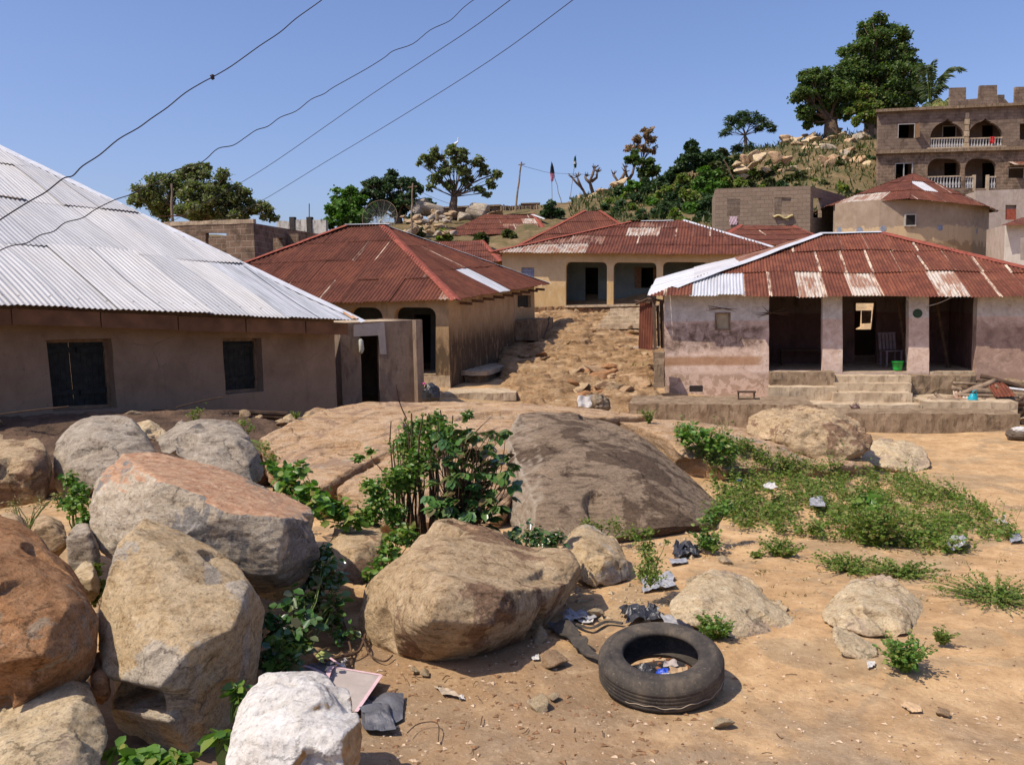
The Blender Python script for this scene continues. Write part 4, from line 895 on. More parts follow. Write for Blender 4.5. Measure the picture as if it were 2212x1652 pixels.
# ================================================================ curved house with red roof
M_curv = plaster('grey plaster with painted sunlit band', [(.26, .195, .135), (.33, .25, .18), (.39, .31, .23)], stains=[(1, 5.85, (.52, .38, .22), .9, .03, 1.2), (1, 5.0, (.26, .17, .085), .7, .08, 2)], bump=.5)  # lower ochre band puts the scalloped sunlight into the wall colour
HC = thing('curved_mud_house', 'bow-fronted mud house with a tiny window and red roof below the tall block building', 'house', (P(1960, 500, 50).x, 50, 3.2))
zt_ = [(1804, 446, 49.2), (1850, 441, 48.2), (1900, 438, 47.6), (1960, 438, 47.3), (2020, 440, 47.3), (2070, 444, 47.6), (2100, 447, 48.0), (2137, 452, 51.5)]
V = []; Fc = []; uv = []; zbt = 2.6; s_ = 0; prev = None
for (px, py, Y) in zt_:
    p = P(px, py, Y)
    if prev is not None: s_ += (Vector((p.x, p.y))-prev).length
    prev = Vector((p.x, p.y)); V += [(p.x, p.y, zbt), (p.x, p.y, p.z+.15)]; uv += [(s_, zbt), (s_, p.z)]
n = len(zt_)
for (px, py, Y) in zt_:
    p = P(px, py, Y); q = p+Vector((0, .25, 0)); V += [(q.x, q.y, zbt), (q.x, q.y, p.z+.15)]; uv += [(0, 0), (0, 0)]
for i in range(n-1):
    if i == 3: pass
    a = 2*i; Fc.append([a, a+2, a+3, a+1]); b = 2*n+2*i; Fc.append([b+1, b+3, b+2, b]); Fc.append([a+1, a+3, b+3, b+1])
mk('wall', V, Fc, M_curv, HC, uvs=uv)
pw = Plane(P(1900, 500, 47.4), P(2020, 500, 47.25)); ww_ = pw.rect(1955, 1975, 465, 487)
m = MB(); q = ww_; m.box(pw.pt(q[0], .10), pw.u*(q[1][0]-q[0][0]), -pw.n*.2, Vector((0, 0, q[3][1]-q[0][1]))); wno = m.mk('window', M_dark, HC)
m = MB(); x0, z0 = q[0]; x1, z1 = q[2]
for (a, b, c, d) in ((x0-.07, z0-.07, x1-x0+.14, .07), (x0-.07, z1, x1-x0+.14, .07), (x0-.07, z0, .07, z1-z0), (x1, z0, .07, z1-z0)): m.box(pw.pt((a, b), .0), pw.u*c, pw.n*.13, Vector((0, 0, d)))
m.mk('window_frame', simple('pale mortar', (.36, .33, .29)), wno)
M_bgp = simple('blue grey paint', (.22, .24, .30), .9, .35, 14)
for px, py in ((1813, 497), (1857, 497), (1908, 494), (2031, 492), (2110, 499)):
    pz = Plane(P(1900, 500, 47.3), P(2020, 500, 47.1)); 
    # small blue-white painted roundels on the wall face
    for i in range(n-1):
        a, b = zt_[i], zt_[i+1]
        if a[0] <= px <= b[0]:
            pq = Plane(P(*a), P(*b)); c = pq.pt(pq.hit(px, py), .012); vs = [c+pq.u*.17*math.cos(t*.785)+Vector((0, 0, .17*math.sin(t*.785))) for t in range(8)]; mk('painted_disc', vs, [list(range(8))], M_bgp, HC)
ev = [(1783, 447, 49.6), (1840, 438, 48), (1900, 432, 46.9), (1965, 431, 46.6), (2030, 434, 46.6), (2090, 441, 46.9), (2128, 446, 47.4), (2157, 457, 52)]
ap = P(1973, 374, 51.5); ev = [ev[0], ev[3], ev[6], ev[7]]; evp = [P(*q) for q in ev]
fcs = [(evp[i], evp[i+1], ap, ap, dict(rows=3, seed=70+i, bare=[(0, 1800, 1905, .60), (1, 1988, 2006, .9)])) for i in range(len(evp)-1)]
bk1 = evp[0]+Vector((1.5, 9, 0)); bk2 = evp[-1]+Vector((-.5, 7, 0)); fcs += [(evp[-1], bk2, ap, ap, dict(rows=2)), (bk2, bk1, ap, ap, dict(rows=2)), (bk1, evp[0], ap, ap, dict(rows=2))]
hip_roof(HC, fcs, M_rust, caps=[(evp[-1]-Vector((0,0,.03)), evp[-1].lerp(ap, .5), .3, M_zcap)], capmat=M_zcap, cw=.12, amp=.015, res=5, seamp=.4, jag=.03, sheet=.8)
# ================================================================ three-storey block building
TA = P(1895, 410, 64.0); TB = P(2330, 410, 63.2); pt_ = Plane(TA, TB)
TW = thing('tall_block_building', 'tall unplastered block building with arched balconies and battlement-like walls on its roof', 'building', (TA.x+8, TA.y+5, 7.0))
zA, zB = pt_.hit(1897, 244)[1], pt_.hit(2212, 229)[1]; zm = pt_.hit(2000, 327)[1]; zlow = pt_.hit(2000, 410)[1]; sE = pt_.hit(2212, 300)[0]
zend = zA+(zB-zA)*pt_.L/sE
uph = [pt_.rect(1939, 1977, 267, 299), pt_.rect(2203, 2260, 267, 302)]
ua1 = chamfer_rect(pt_.rect(2010, 2084, 264, 324), 1.15, .26, 8); ua2 = chamfer_rect(pt_.rect(2091, 2167, 263, 324), 1.15, .26, 8)
wall('upper_wall', pt_, [(0, zm+.12), (pt_.L, zm+.12), (pt_.L, zend), (0, zA)], uph+[ua1, ua2], .3, M_blk3, TW)
la1 = chamfer_rect(pt_.rect(2004, 2077, 343, 407), .7, 0, 4); la2 = chamfer_rect(pt_.rect(2085, 2153, 343, 407), .7, 0, 4)
lw = [pt_.rect(1933, 1973, 351, 392), pt_.rect(2178, 2250, 360, 385)]
wall('lower_wall', pt_, [(0, zlow-.4), (pt_.L, zlow-.4), (pt_.L, zm-.12), (0, zm-.12)], lw+[la1, la2], .3, M_blk2, TW)
dvt = Vector((TA.x*1.02, TA.y, 0)).normalized()
def slab(name, z, pro, th, s0=-.25, s1=None, dep=9): 
    s1 = pt_.L if s1 is None else s1
    return rbox(name, pt_.pt((s0, z), pro), pt_.u*(s1-s0), dvt*dep, Vector((0, 0, th)), M_concside, TW, step=.5, amp=.02)
slab('floor_slab', zm-.12, .28, .24)
m = MB(); d0, d1 = pt_.pt((-.3, zA), .3), pt_.pt((pt_.L, zend), .3)
vs = [d0, d1, d1+dvt*9.5, d0+dvt*9.5]; m.add(vs+[v+Vector((0, 0, .2)) for v in vs], [(3,2,1,0), (4,5,6,7), (0,1,5,4), (1,2,6,5), (2,3,7,6), (3,0,4,7)]); m.mk('roof_slab', M_concside, TW)
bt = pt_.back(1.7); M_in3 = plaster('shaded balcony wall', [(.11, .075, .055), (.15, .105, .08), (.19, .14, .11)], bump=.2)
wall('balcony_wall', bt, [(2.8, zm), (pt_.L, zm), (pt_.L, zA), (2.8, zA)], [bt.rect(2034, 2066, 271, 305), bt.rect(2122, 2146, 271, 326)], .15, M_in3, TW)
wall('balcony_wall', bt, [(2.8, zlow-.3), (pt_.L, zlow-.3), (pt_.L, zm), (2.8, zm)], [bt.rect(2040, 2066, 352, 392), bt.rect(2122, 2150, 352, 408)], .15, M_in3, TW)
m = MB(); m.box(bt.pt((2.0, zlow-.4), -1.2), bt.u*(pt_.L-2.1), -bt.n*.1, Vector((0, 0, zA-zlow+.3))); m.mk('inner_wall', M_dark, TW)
M_fr = simple('pale window frame', (.38, .36, .34), .7, .15)
def frame(pl, r, off, w_, parent, mull=True):
    (x0, z0), (x1, z1) = r[0], r[2]; m = MB(); bars = [(x0, z1-w_, x1-x0, w_), (x0, z0, w_, z1-z0-w_), (x1-w_, z0, w_, z1-z0-w_)]
    if mull: bars.append(((x0+x1)/2-w_/2, z0, w_, z1-z0-w_))
    for (a, b, c, d) in bars: m.box(pl.pt((a, b), off), pl.u*c, -pl.n*.05, Vector((0, 0, d)))
    return m.mk('window_frame', M_fr, parent)
frame(pt_, lw[0], -.05, .07, TW); frame(bt, bt.rect(2034, 2066, 271, 305), .05, .07, TW, False); frame(pt_, lw[1], -.1, .06, TW); frame(pt_, uph[0], .02, .05, TW, False)
m = MB(); m.box(pt_.pt((uph[0][1][0], uph[0][1][1]), .0), pt_.u*.12+pt_.n*.5, pt_.n*.03, Vector((0, 0, 1.0))); m.mk('shutter', M_brsh, TW)
M_bal = simple('whitewashed baluster', (.30, .29, .28), .8, .2)
rb = rbox('balcony_slab', pt_.pt((pt_.hit(2000, 325)[0], zm+.1), .12), pt_.u*(pt_.hit(2172, 325)[0]-pt_.hit(2000, 325)[0]), -pt_.n*1.8, Vector((0, 0, .12)), M_conc, TW, step=.6)
def railing(x0, x1, yt, yb, n):
    s0, z1 = pt_.hit(x0, yt); s1, _ = pt_.hit(x1, yt); z0 = pt_.hit((x0+x1)/2, yb)[1]; h = z1-z0
    m = MB(); m.box(pt_.pt((s0, z1-.09), -.02), pt_.u*(s1-s0), -pt_.n*.16, Vector((0, 0, .09))); ra = m.mk('railing', M_conc, TW)
    for k in range(n):
        c = pt_.pt((s0+(k+.5)/n*(s1-s0), z0), -.1); q = (h-.09)
        m = MB(); m.lathe(c, [(.0, 0), (.085, 0), (.085, q*.1), (.05, q*.14), (.10, q*.32), (.09, q*.42), (.045, q*.6), (.04, q*.75), (.07, q*.82), (.04, q*.88), (.08, q*.93), (.08, q), (0, q)], 8)
        m.mk('baluster', M_bal, ra, smooth=True)
    return ra
railing(2010, 2084, 298, 324, 13); railing(2091, 2167, 298, 324, 12); railing(2004, 2077, 381, 407, 11); railing(2085, 2105, 381, 407, 4); railing(2135, 2153, 381, 407, 3)
m = MB()
for x in (2105, 2134): s_, z_ = pt_.hit(x, 378); m.box(pt_.pt((s_-.09, zlow-.2), .04), pt_.u*.18, -pt_.n*.2, Vector((0, 0, z_-zlow+.2)))
m.mk('railing_post', M_conc, TW)
m = MB(); s_, z_ = pt_.hit(2087.5, 300)
for k in range(6): m.box(pt_.pt((s_-.17+(k % 2)*.04, zm+.12+k*.42), .06), pt_.u*(.34-(k % 2)*.08), -pt_.n*.1, Vector((0, 0, .38)))
m.mk('pillar', M_conc, TW)
# awning over the lower right window
aw = [pt_.pt(pt_.hit(2177, 361), .95), pt_.pt(pt_.hit(2260, 361), .95), pt_.pt(pt_.hit(2260, 350), .02), pt_.pt(pt_.hit(2177, 350), .02)]
v, f, a1, a2, a3, rc = roof_face(aw[0], aw[1], aw[3], aw[2], rows=1, cw=.12, seed=4, jag=0, bare_rand=.5); mk('awning', v, f, M_rust2, TW, smooth=True, attrs={'sh': ('FLOAT', a1), 'bare': ('FLOAT', a2), 'seam': ('FLOAT', a3), 'rc': ('FLOAT_VECTOR', rc)})
# battlement-like parapet and upstand walls on the roof
pb = pt_.back(1.2); zb0 = zA-.1
def bat(poly, pl=pb, th=.25): return wall('parapet', pl, [pl.hit(x, y) for x, y in poly], [], th, M_blk3, TW)
bat([(2051, 250), (2117, 250), (2117, 235), (2154, 235), (2154, 184), (2117, 185), (2115, 213), (2087, 215), (2087, 189), (2053, 190)])
bat([(2192, 245), (2330, 245), (2330, 186), (2194, 188)])
bat([(2156, 250), (2170, 250), (2170, 205), (2156, 205)], pt_.back(2.6)); bat([(2162, 250), (2178, 250), (2178, 222), (2172, 215), (2162, 213)], pt_.back(4))
sA = MB(); sA.box(pt_.pt((0, zlow-.4), -.31), pt_.u*.25, dvt*8.5, Vector((0, 0, zA-zlow+.35))); sA.mk('side_wall', M_blk2, TW)
cloth('red_garment', pt_, pt_.rect(2138, 2147, 296, 311), .1, simple('red cloth', (.45, .03, .03), .8), 'red garment hung over the upper right balcony rail', 'garment', 2)
# pale plastered house under it, right edge
pq_ = Plane(P(2105, 500, 58.5), P(2330, 500, 57.5)); M_pinkish = plaster('mauve grey render', [(.34, .27, .22), (.42, .34, .285), (.48, .40, .34)], bump=.3, dirt=(.32, .26, .20))
PQ = thing('pale_rendered_house', 'flat-topped house of pale mauve render with a red shuttered window at the right edge', 'house', (pq_.A.x+3, pq_.A.y+2, 3.0))
zt2 = pq_.hit(2200, 409)[1]; sq_ = pq_.rect(2172, 2196, 443, 475)
wall('wall', pq_, [(0, 2.2), (pq_.L, 2.2), (pq_.L, zt2), (0, zt2)], [sq_], .25, M_pinkish, PQ)
planks('shutter', pq_, [(sq_[0][0], sq_[0][1]), (sq_[1][0], sq_[1][1]), (sq_[2][0], sq_[2][1]-.25), (sq_[3][0], sq_[3][1]-.25)], -.06, 2, simple('red brown shutter', (.28, .07, .04), .75), PQ)
m = MB(); m.box(pq_.pt((.05, 2.2), -.26), pq_.u*(pq_.L-.1), -pq_.n*4, Vector((0, 0, zt2-2.22))); m.mk('body', M_pinkish, PQ)
# small white house, right edge
p6 = Plane(P(2172, 560, 44.0), P(2300, 560, 43.4))
H6 = thing('small_white_house', 'small whitewashed house with a low rusty roof at the right edge', 'house', (p6.A.x+2, p6.A.y+2, 1.8))
wall('wall', p6, [(0, 1.0), (p6.L, 1.0), (p6.L, p6.hit(2250, 480)[1]), (0, p6.hit(2172, 486)[1])], [p6.rect(2204, 2220, 512, 562)], .25, plaster('stained whitewash', [(.42, .37, .30), (.55, .50, .43), (.62, .57, .50)], low=((.30, .20, .12), 3.0, .5)), H6)
r0, r1, r2, r3 = P(2162, 488, 43.5), P(2330, 482, 43.0), P(2330, 462, 46), P(2206, 472, 46)
v, f, a1, a2, a3, rc = roof_face(r0, r1, r3, r2, rows=2, cw=.12, seed=4, jag=.03, seamp=.4); mk('roof', v, f, M_rust, H6, smooth=True, attrs={'sh': ('FLOAT', a1), 'bare': ('FLOAT', a2), 'seam': ('FLOAT', a3), 'rc': ('FLOAT_VECTOR', rc)})
m = MB(); m.box(p6.pt((0, 1.0), -.26), p6.u*.25, -p6.n*3, Vector((0, 0, p6.hit(2172, 486)[1]-1.0))); m.mk('side_wall', M_pinkish, H6)
# ================================================================ brick building on the left, ruin behind
pbk = Plane(P(250, 560, 33.6), P(551, 560, 32.6)); zt3 = pbk.hit(551, 482)[1]
HB = thing('brown_block_building', 'roofless brown block building with an empty dark window behind the silver roof', 'building', (pbk.A.x+3, pbk.A.y+3, .5))
wall('wall', pbk, [(0, .3), (pbk.L, .3), (pbk.L, zt3), (0, zt3)], [pbk.rect(444, 489, 503, 546)], .22, M_blk2, HB)
ps = Plane(pbk.pt((pbk.L, .3), -.225), P(700, 560, 43)); zt4 = P(700, 507, 43).z
wall('wall', ps, [(0, .3), (ps.L, .3), (ps.L, zt4), (0, zt3)], [ps.rect(590, 612, 514, 545), ps.rect(632, 650, 517, 540)], .22, M_blk2, HB)
m = pbk.back(4.0); wall('wall', m, [(0, .3), (pbk.L, .3), (pbk.L, zt3-.1), (0, zt3-.1)], [], .22, M_blk2, HB)
rbox('coping', pbk.pt((0, zt3), .02), pbk.u*pbk.L, -pbk.n*.26, Vector((0, 0, .16)), M_conc, HB, step=.4, amp=.03)
m = MB(); q = [P(340, 470, 34), P(385, 468, 33.5), P(400, 470, 36), P(350, 472, 37)]; v, f, a1, a2, a3, rc = roof_face(q[0], q[1], q[3], q[2], rows=1, cw=.12)
mk('loose_sheet', v, f, M_rust, HB, smooth=True, attrs={'sh': ('FLOAT', a1), 'bare': ('FLOAT', a2), 'seam': ('FLOAT', a3), 'rc': ('FLOAT_VECTOR', rc)})
M_ruin = plaster('mouldy whitewash', [(.30, .28, .25), (.44, .42, .38), (.54, .51, .46)], dirt=(.05, .045, .04), bump=.4, scale=.8)
pr = Plane(P(596, 530, 58), P(704, 530, 57)); 
HR = thing('mouldy_ruin', 'mouldy whitewashed ruin with dark posts behind the brown block building', 'building', (pr.A.x+1.5, pr.A.y+1, 4))
wall('wall', pr, [pr.hit(*q) for q in [(597, 540), (704, 540), (704, 475), (680, 475), (668, 474), (630, 475), (628, 479), (612, 477), (598, 476)]], [], .3, M_ruin, HR)
M_black = simple('black mould', (.045, .04, .036), .95)
for x in (631, 668): s_, z_ = pr.hit(x, 469); rbox('post', pr.pt((s_-.18, 3.5), .08), pr.u*.36, -pr.n*.3, Vector((0, 0, z_-3.5)), M_black, HR)
m = pr.back(2.5); wall('wall', m, [m.hit(*q) for q in [(605, 540), (704, 540), (704, 482), (605, 480)]], [], .25, M_ruin, HR)
m = MB(); m.tube([pr.pt(pr.hit(668, 470)), pr.pt(pr.hit(668, 440))], .03, 6); m.mk('aerial', M_black, HR)
# low structures on the crest
pg = Plane(P(945, 500, 70), P(1080, 500, 69)); zg = pg.hit(1070, 446)[1]
HG = thing('crest_block_building', 'low dark block building along the crest behind the round leafy tree', 'building', (pg.A.x+2, pg.A.y+1, 6))
wall('wall', pg, [(0, 6), (pg.L, 6), (pg.L, zg), (0, pg.hit(945, 453)[1])], [pg.rect(1046, 1062, 452, 462)], .25, M_blk3, HG)
pg2 = Plane(pg.pt((pg.L, 6), -.26), P(1118, 480, 74)); wall('wall', pg2, [(0, 6), (pg2.L, 6), (pg2.L, zg-.1), (0, zg)], [pg2.rect(1086, 1092, 452, 462)], .25, M_blk2, HG)
rbox('roof_slab', pg.pt((-.1, zg), .2), pg.u*(pg.L+.2), -pg.n*5, Vector((0, 0, .12)), M_concside, HG, step=.6)
pg3 = Plane(P(1128, 480, 74), P(1165, 480, 74)); HG3 = thing('crest_brick_hut', 'small reddish brick hut on the crest beside the thatch fence', 'hut', (pg3.A.x, pg3.A.y, 7))
wall('wall', pg3, [(0, 6.5), (pg3.L, 6.5), (pg3.L, pg3.hit(1150, 441)[1]), (0, pg3.hit(1130, 443)[1])], [], .3, blocks('red brick', (.26, .13, .09), (.32, .17, .12), (.2, .15, .1), .3, .12), HG3)
rbox('roof_slab', pg3.pt((-.1, pg3.hit(1150, 441)[1]), .1), pg3.u*(pg3.L+.2), -pg3.n*3, Vector((0, 0, .1)), M_concside, HG3, step=.6)
FE = thing('thatch_fence', 'ragged grass thatch fence on poles along the crest', 'fence', P(1120, 470, 68)); m = MB(); rs = random.Random(3)
for k in range(170):
    x = 1083+rs.random()*77; a = P(x, 470, 68+rs.random()*.3); b = P(x+rs.uniform(-3, 3), 446+rs.uniform(-2, 4), 68+rs.random()*.3); m.tube([a, b], .05, 4, False)
m.mk('thatch', simple('dry thatch', (.20, .15, .10), .95, .5, 10), FE)
m = MB()
for x in (1088, 1122, 1160): m.tube([P(x, 480, 67.8), P(x, 442, 67.8)], .07, 6)
m.mk('post', M_oldwood, FE)
# ================================================================ boulders
RK_tan = rockmat('tan granite', [(.24, .15, .07), (.48, .345, .19), (.64, .50, .32)], patch=(.55, .48, .38), patch_amt=.54)
RK_pink = rockmat('grey granite with pink weathered top', [(.20, .15, .11), (.45, .365, .26), (.62, .54, .42)], patch=(.25, .24, .23), patch_amt=.54)
def add_top_colour(mat, colA, colB, zdir=(0, 0, 1), lo=.55, hi=.75):
    """weathered crust on the bed plane of the block (a face of the stone itself)"""
    nt = mat.node_tree; b = nt.nodes['Principled BSDF']; lk = b.inputs['Base Color'].links[0].from_socket
    g = nt.nodes.new('ShaderNodeTexCoord'); d = nt.nodes.new('ShaderNodeVectorMath'); d.operation = 'DOT_PRODUCT'; nt.links.new(g.outputs['Normal'], d.inputs[0]); d.inputs[1].default_value = Vector(zdir).normalized()
    mp = nt.nodes.new('ShaderNodeMapRange'); mp.interpolation_type = 'SMOOTHSTEP'; nt.links.new(d.outputs['Value'], mp.inputs[0]); mp.inputs[1].default_value = lo; mp.inputs[2].default_value = hi
    nz = nt.nodes.new('ShaderNodeTexNoise'); nt.links.new(g.outputs['Object'], nz.inputs['Vector']); nz.inputs['Scale'].default_value = 14; nz.inputs['Detail'].default_value = 8; nz.inputs['Roughness'].default_value = .75
    r = nt.nodes.new('ShaderNodeValToRGB'); nt.links.new(nz.outputs[0], r.inputs[0]); r.color_ramp.elements[0].position = .36; r.color_ramp.elements[0].color = (*colA, 1); r.color_ramp.elements[1].position = .62; r.color_ramp.elements[1].color = (*colB, 1)
    mx = nt.nodes.new('ShaderNodeMix'); mx.data_type = 'RGBA'; nt.links.new(mp.outputs[0], mx.inputs[0]); nt.links.new(lk, mx.inputs[6]); nt.links.new(r.outputs[0], mx.inputs[7]); nt.links.new(mx.outputs[2], b.inputs['Base Color'])
add_top_colour(RK_pink, (.36, .17, .09), (.60, .40, .25), (.15, -.25, 1), .80, .90)
RK_orange = rockmat('rusty orange granite', [(.15, .07, .03), (.34, .17, .075), (.50, .29, .15)], patch=(.42, .33, .23), patch_amt=.60, strata=(1, 1, 2.2))
RK_sand = rockmat('pale sandy granite', [(.28, .19, .10), (.54, .41, .245), (.68, .56, .37)], patch=(.54, .40, .28), patch_amt=.56)
RK_white = rockmat('milky quartz', [(.40, .35, .29), (.60, .56, .50), (.70, .68, .64)], patch=(.62, .42, .2), patch_amt=.66, speck=.12, strata=(1, 1, 1.2), bump=.5)
add_top_colour(RK_white, (.36, .19, .07), (.60, .44, .25), (1, -.2, -.1), .62, .80)
RK_grey = rockmat('lichen grey granite', [(.14, .11, .08), (.34, .28, .21), (.52, .45, .35)], patch=(.42, .34, .25), patch_amt=.56)
RK_brown = rockmat('brown granite', [(.17, .11, .055), (.42, .295, .165), (.58, .44, .275)], patch=(.26, .15, .09), patch_amt=.55)
RK_slab = rockmat('orange whaleback granite', [(.28, .155, .075), (.54, .345, .185), (.66, .49, .33)], stain=(.34, .22, .14), strata=(.5, .9, 5), rot=(.35, .35, .3), scale=.85, patch=(.54, .46, .35), patch_amt=.60, speck=.5, bump=1.0)
def Z6(x, y, Y): return (.4836*x, 853.4+.4836*y, Y)
def Z7(x, y, Y): return (597+.4134*x, 810.8+.4134*y, Y)
def Z8(x, y, Y): return (1109+.4985*x, 896+.4985*y, Y)
B = {}
B['pink'] = rock('long angular boulder with a flat pinkish top, tilted behind the upright tan boulder',
  [pxhull([Z6(*q) for q in [(392,470,6.1),(400,395,6.3),(545,255,6.7),(700,262,6.95),(980,325,6.95),(1230,425,6.75),(1392,505,6.4),(640,335,6.1),(745,392,5.75),(1005,518,5.5),(1285,545,5.6),(400,600,5.9),(440,690,5.8),(510,745,5.75),(760,660,5.55),(945,735,5.5),
    (1015,520,5.5),(1220,790,5.5),(1415,560,6.0),(1452,690,6.0),(1335,880,6.05),(1240,930,6.1),(1050,890,5.95),(960,800,5.7)]], .9, .8, .1)], RK_pink, .016, seed=1, facets=20, fr=.16, fd=.08, cuts=5, big=2, layers=((.5, .1, .9), .16, .018))
B['tall'] = rock('big upright tan boulder with a hollow at its foot, before the pink-topped boulder',
  [pxhull([Z6(*q) for q in [(590,612,4.95),(530,665,4.85),(505,740,4.7),(500,850,4.65),(445,980,4.55),(440,1120,4.4),(470,1255,4.2),(690,650,4.95),(800,700,4.95),(950,775,4.85),(1105,850,4.65),(1155,905,4.75),(1185,980,4.95),(1185,1080,4.95),(1155,1250,4.8),(1060,1400,4.6),
    (1090,900,4.55),(1040,1040,4.28),(850,1135,4.04),(715,1300,3.90),(1060,1200,4.35),(960,1330,4.25)]], .75, .8, .0),
   pxhull([Z6(*q) for q in [(850,1135,4.12),(1060,1150,4.35),(1185,1070,4.9),(1158,1250,4.75),(1065,1400,4.5),(945,1640,4.3),(800,1640,4.25),(770,1480,4.12),(735,1300,4.05),(900,1300,4.12),(950,1450,4.2)]], .6, .85),
   pxhull([Z6(*q) for q in [(500,1290,4.55),(715,1330,4.32),(1000,1250,4.5),(1060,1400,4.55),(940,1640,4.3),(840,1640,4.2),(740,1475,4.0),(620,1470,4.05),(500,1440,4.15),(520,1530,4.2),(640,1600,4.2),(800,1700,4.2)]], .6, .8, .1)], RK_tan, .015, seed=2, facets=16, fr=.17, fd=.08, big=4, cuts=8)
B['orange'] = rock('rounded rusty orange boulder cut by the left edge of the view',
  [pxhull([Z6(*q) for q in [(-220,560,4.8),(-60,590,4.8),(60,625,4.75),(170,705,4.6),(255,785,4.5),(315,840,4.4),(390,920,4.35),(440,1000,4.35),(432,1130,4.25),(400,1250,4.2),(330,1330,4.15),(240,1370,4.1),(80,1460,4.0),(-60,1430,3.9),(-250,1400,3.9),
    (120,830,4.1),(250,950,4.0),(300,1150,3.95),(100,1200,3.75),(-60,800,4.0),(-60,1200,3.7)]], .8, .8)], RK_orange, .017, seed=3)
B['corner'] = rock('pale pinkish boulder wedge in the lower left corner',
  [pxhull([Z6(*q) for q in [(-200,1640,3.7),(-60,1540,3.8),(60,1465,3.85),(170,1395,3.9),(285,1325,3.95),(350,1315,3.95),(400,1350,3.9),(455,1430,3.85),(480,1530,3.75),(460,1640,3.6),(420,1760,3.45),(300,1400,3.75),(330,1500,3.6),(340,1760,3.35),(-200,1800,3.3),(0,1700,3.3),(150,1560,3.5)]], .5, .8)], RK_sand, .014, seed=4)
qd = lambda L, Y: [(x, y, Y+dy) for x, y, dy in L]
B['white'] = rock('bright white quartz rock with an orange stained edge at the bottom of the view',
  [pxhull(qd([(522,1542,.1),(535,1510,.15),(550,1494,.2),(620,1490,.25),(700,1486,.25),(728,1500,.2),(744,1528,.12),(746,1552,.05),(640,1548,-.08),(560,1552,-.05),(600,1520,.0),(690,1515,.0)], 3.62), .22, .85),
   pxhull(qd([(491,1645,-.05),(500,1600,.0),(520,1562,.08),(560,1556,.02),(640,1563,-.08),(700,1562,-.06),(778,1556,.05),(780,1600,.02),(772,1650,.0),(755,1690,-.05),(740,1590,-.14),(735,1700,-.2),(600,1720,-.25),(490,1720,-.15),(560,1600,-.12)], 3.55), .35, .9)], RK_white, .009, seed=5, facets=14, fr=.18, fd=.06, disp=.007, cuts=3, big=0)
B['backgrey'] = rock('lichen-grey hump of a boulder behind the pink-topped one, left of its twin',
  [pxhull([Z6(*q) for q in [(238,250,7.8),(250,215,8.0),(290,170,8.1),(350,135,8.2),(420,115,8.3),(590,108,8.3),(600,160,8.1),(650,180,8.0),(700,195,7.9),(700,260,7.6),(560,330,7.2),(400,420,7.1),(300,500,7.3),(255,470,7.5),(245,350,7.6),(330,210,7.6),(420,170,7.6),(560,160,7.7),(330,330,7.2)]], .9, .8)], RK_grey, .022, seed=6)
B['jag'] = rock('small jagged pale rock wedged between the two grey boulders',
  [pxhull([Z6(*q) for q in [(590,145,8.4),(640,150,8.4),(668,122,8.4),(685,150,8.4),(720,155,8.4),(750,175,8.3),(740,200,8.2),(640,200,8.2),(600,180,8.2)]], .35, .8)], RK_sand, .014, smooth=1, disp=.01, seed=7, ridge=.01, chip=.01)
B['backgrey2'] = rock('dark grey weathered boulder behind the pink-topped one, right of its paler twin',
  [pxhull([Z6(*q) for q in [(695,200,8.0),(740,172,8.1),(820,140,8.2),(890,125,8.2),(980,135,8.2),(1060,150,8.1),(1110,180,8.0),(1130,225,7.9),(1165,285,7.7),(1190,345,7.6),(1190,400,7.4),(1050,400,7.2),(850,330,7.2),(720,280,7.4),(900,190,7.7),(1050,210,7.6),(1100,300,7.4)]], .9, .8)], RK_grey, .022, seed=8)
B['farleft'] = rock('brown shaded boulder at the left edge under the silver-roofed house',
  [pxhull([Z6(*q) for q in [(-160,200,7.6),(-50,203,7.6),(60,205,7.6),(190,215,7.5),(205,240,7.4),(245,320,7.3),(250,390,7.2),(215,470,7.1),(100,500,7.0),(-160,520,7.0),(0,300,6.9),(120,330,6.9)]], .8, .8)], RK_brown, .024, seed=9)
for k, (lab, pts, Y) in enumerate([
  ('small brown rock among weeds left of the upright boulder', [(140,600),(165,575),(220,575),(290,600),(305,650),(290,720),(200,740),(140,700)], 5.9),
  ('dark olive rock half hidden left of the long boulder', [(295,640),(330,610),(400,610),(445,680),(440,780),(380,820),(310,790)], 5.7),
  ('low brown rock at the left edge behind the orange boulder', [(-60,580),(0,562),(80,570),(130,600),(140,640),(60,660),(-60,650)], 6.0),
  ('pale pink rock peeping between the orange and the upright boulder', [(330,830),(370,795),(420,800),(445,850),(440,900),(400,930),(350,890)], 5.2),
  ('small orange rock lodged under the upright boulder', [(415,1270),(440,1250),(475,1260),(490,1330),(480,1390),(430,1380),(412,1330)], 4.2)]):
    rock(lab, [pxhull([Z6(x, y, Y+(.12 if i % 2 else -.08)) for i, (x, y) in enumerate(pts)], .4, .75)], [RK_brown, RK_grey, RK_brown, RK_sand, RK_orange][k], .016, smooth=2, disp=.02, seed=20+k)
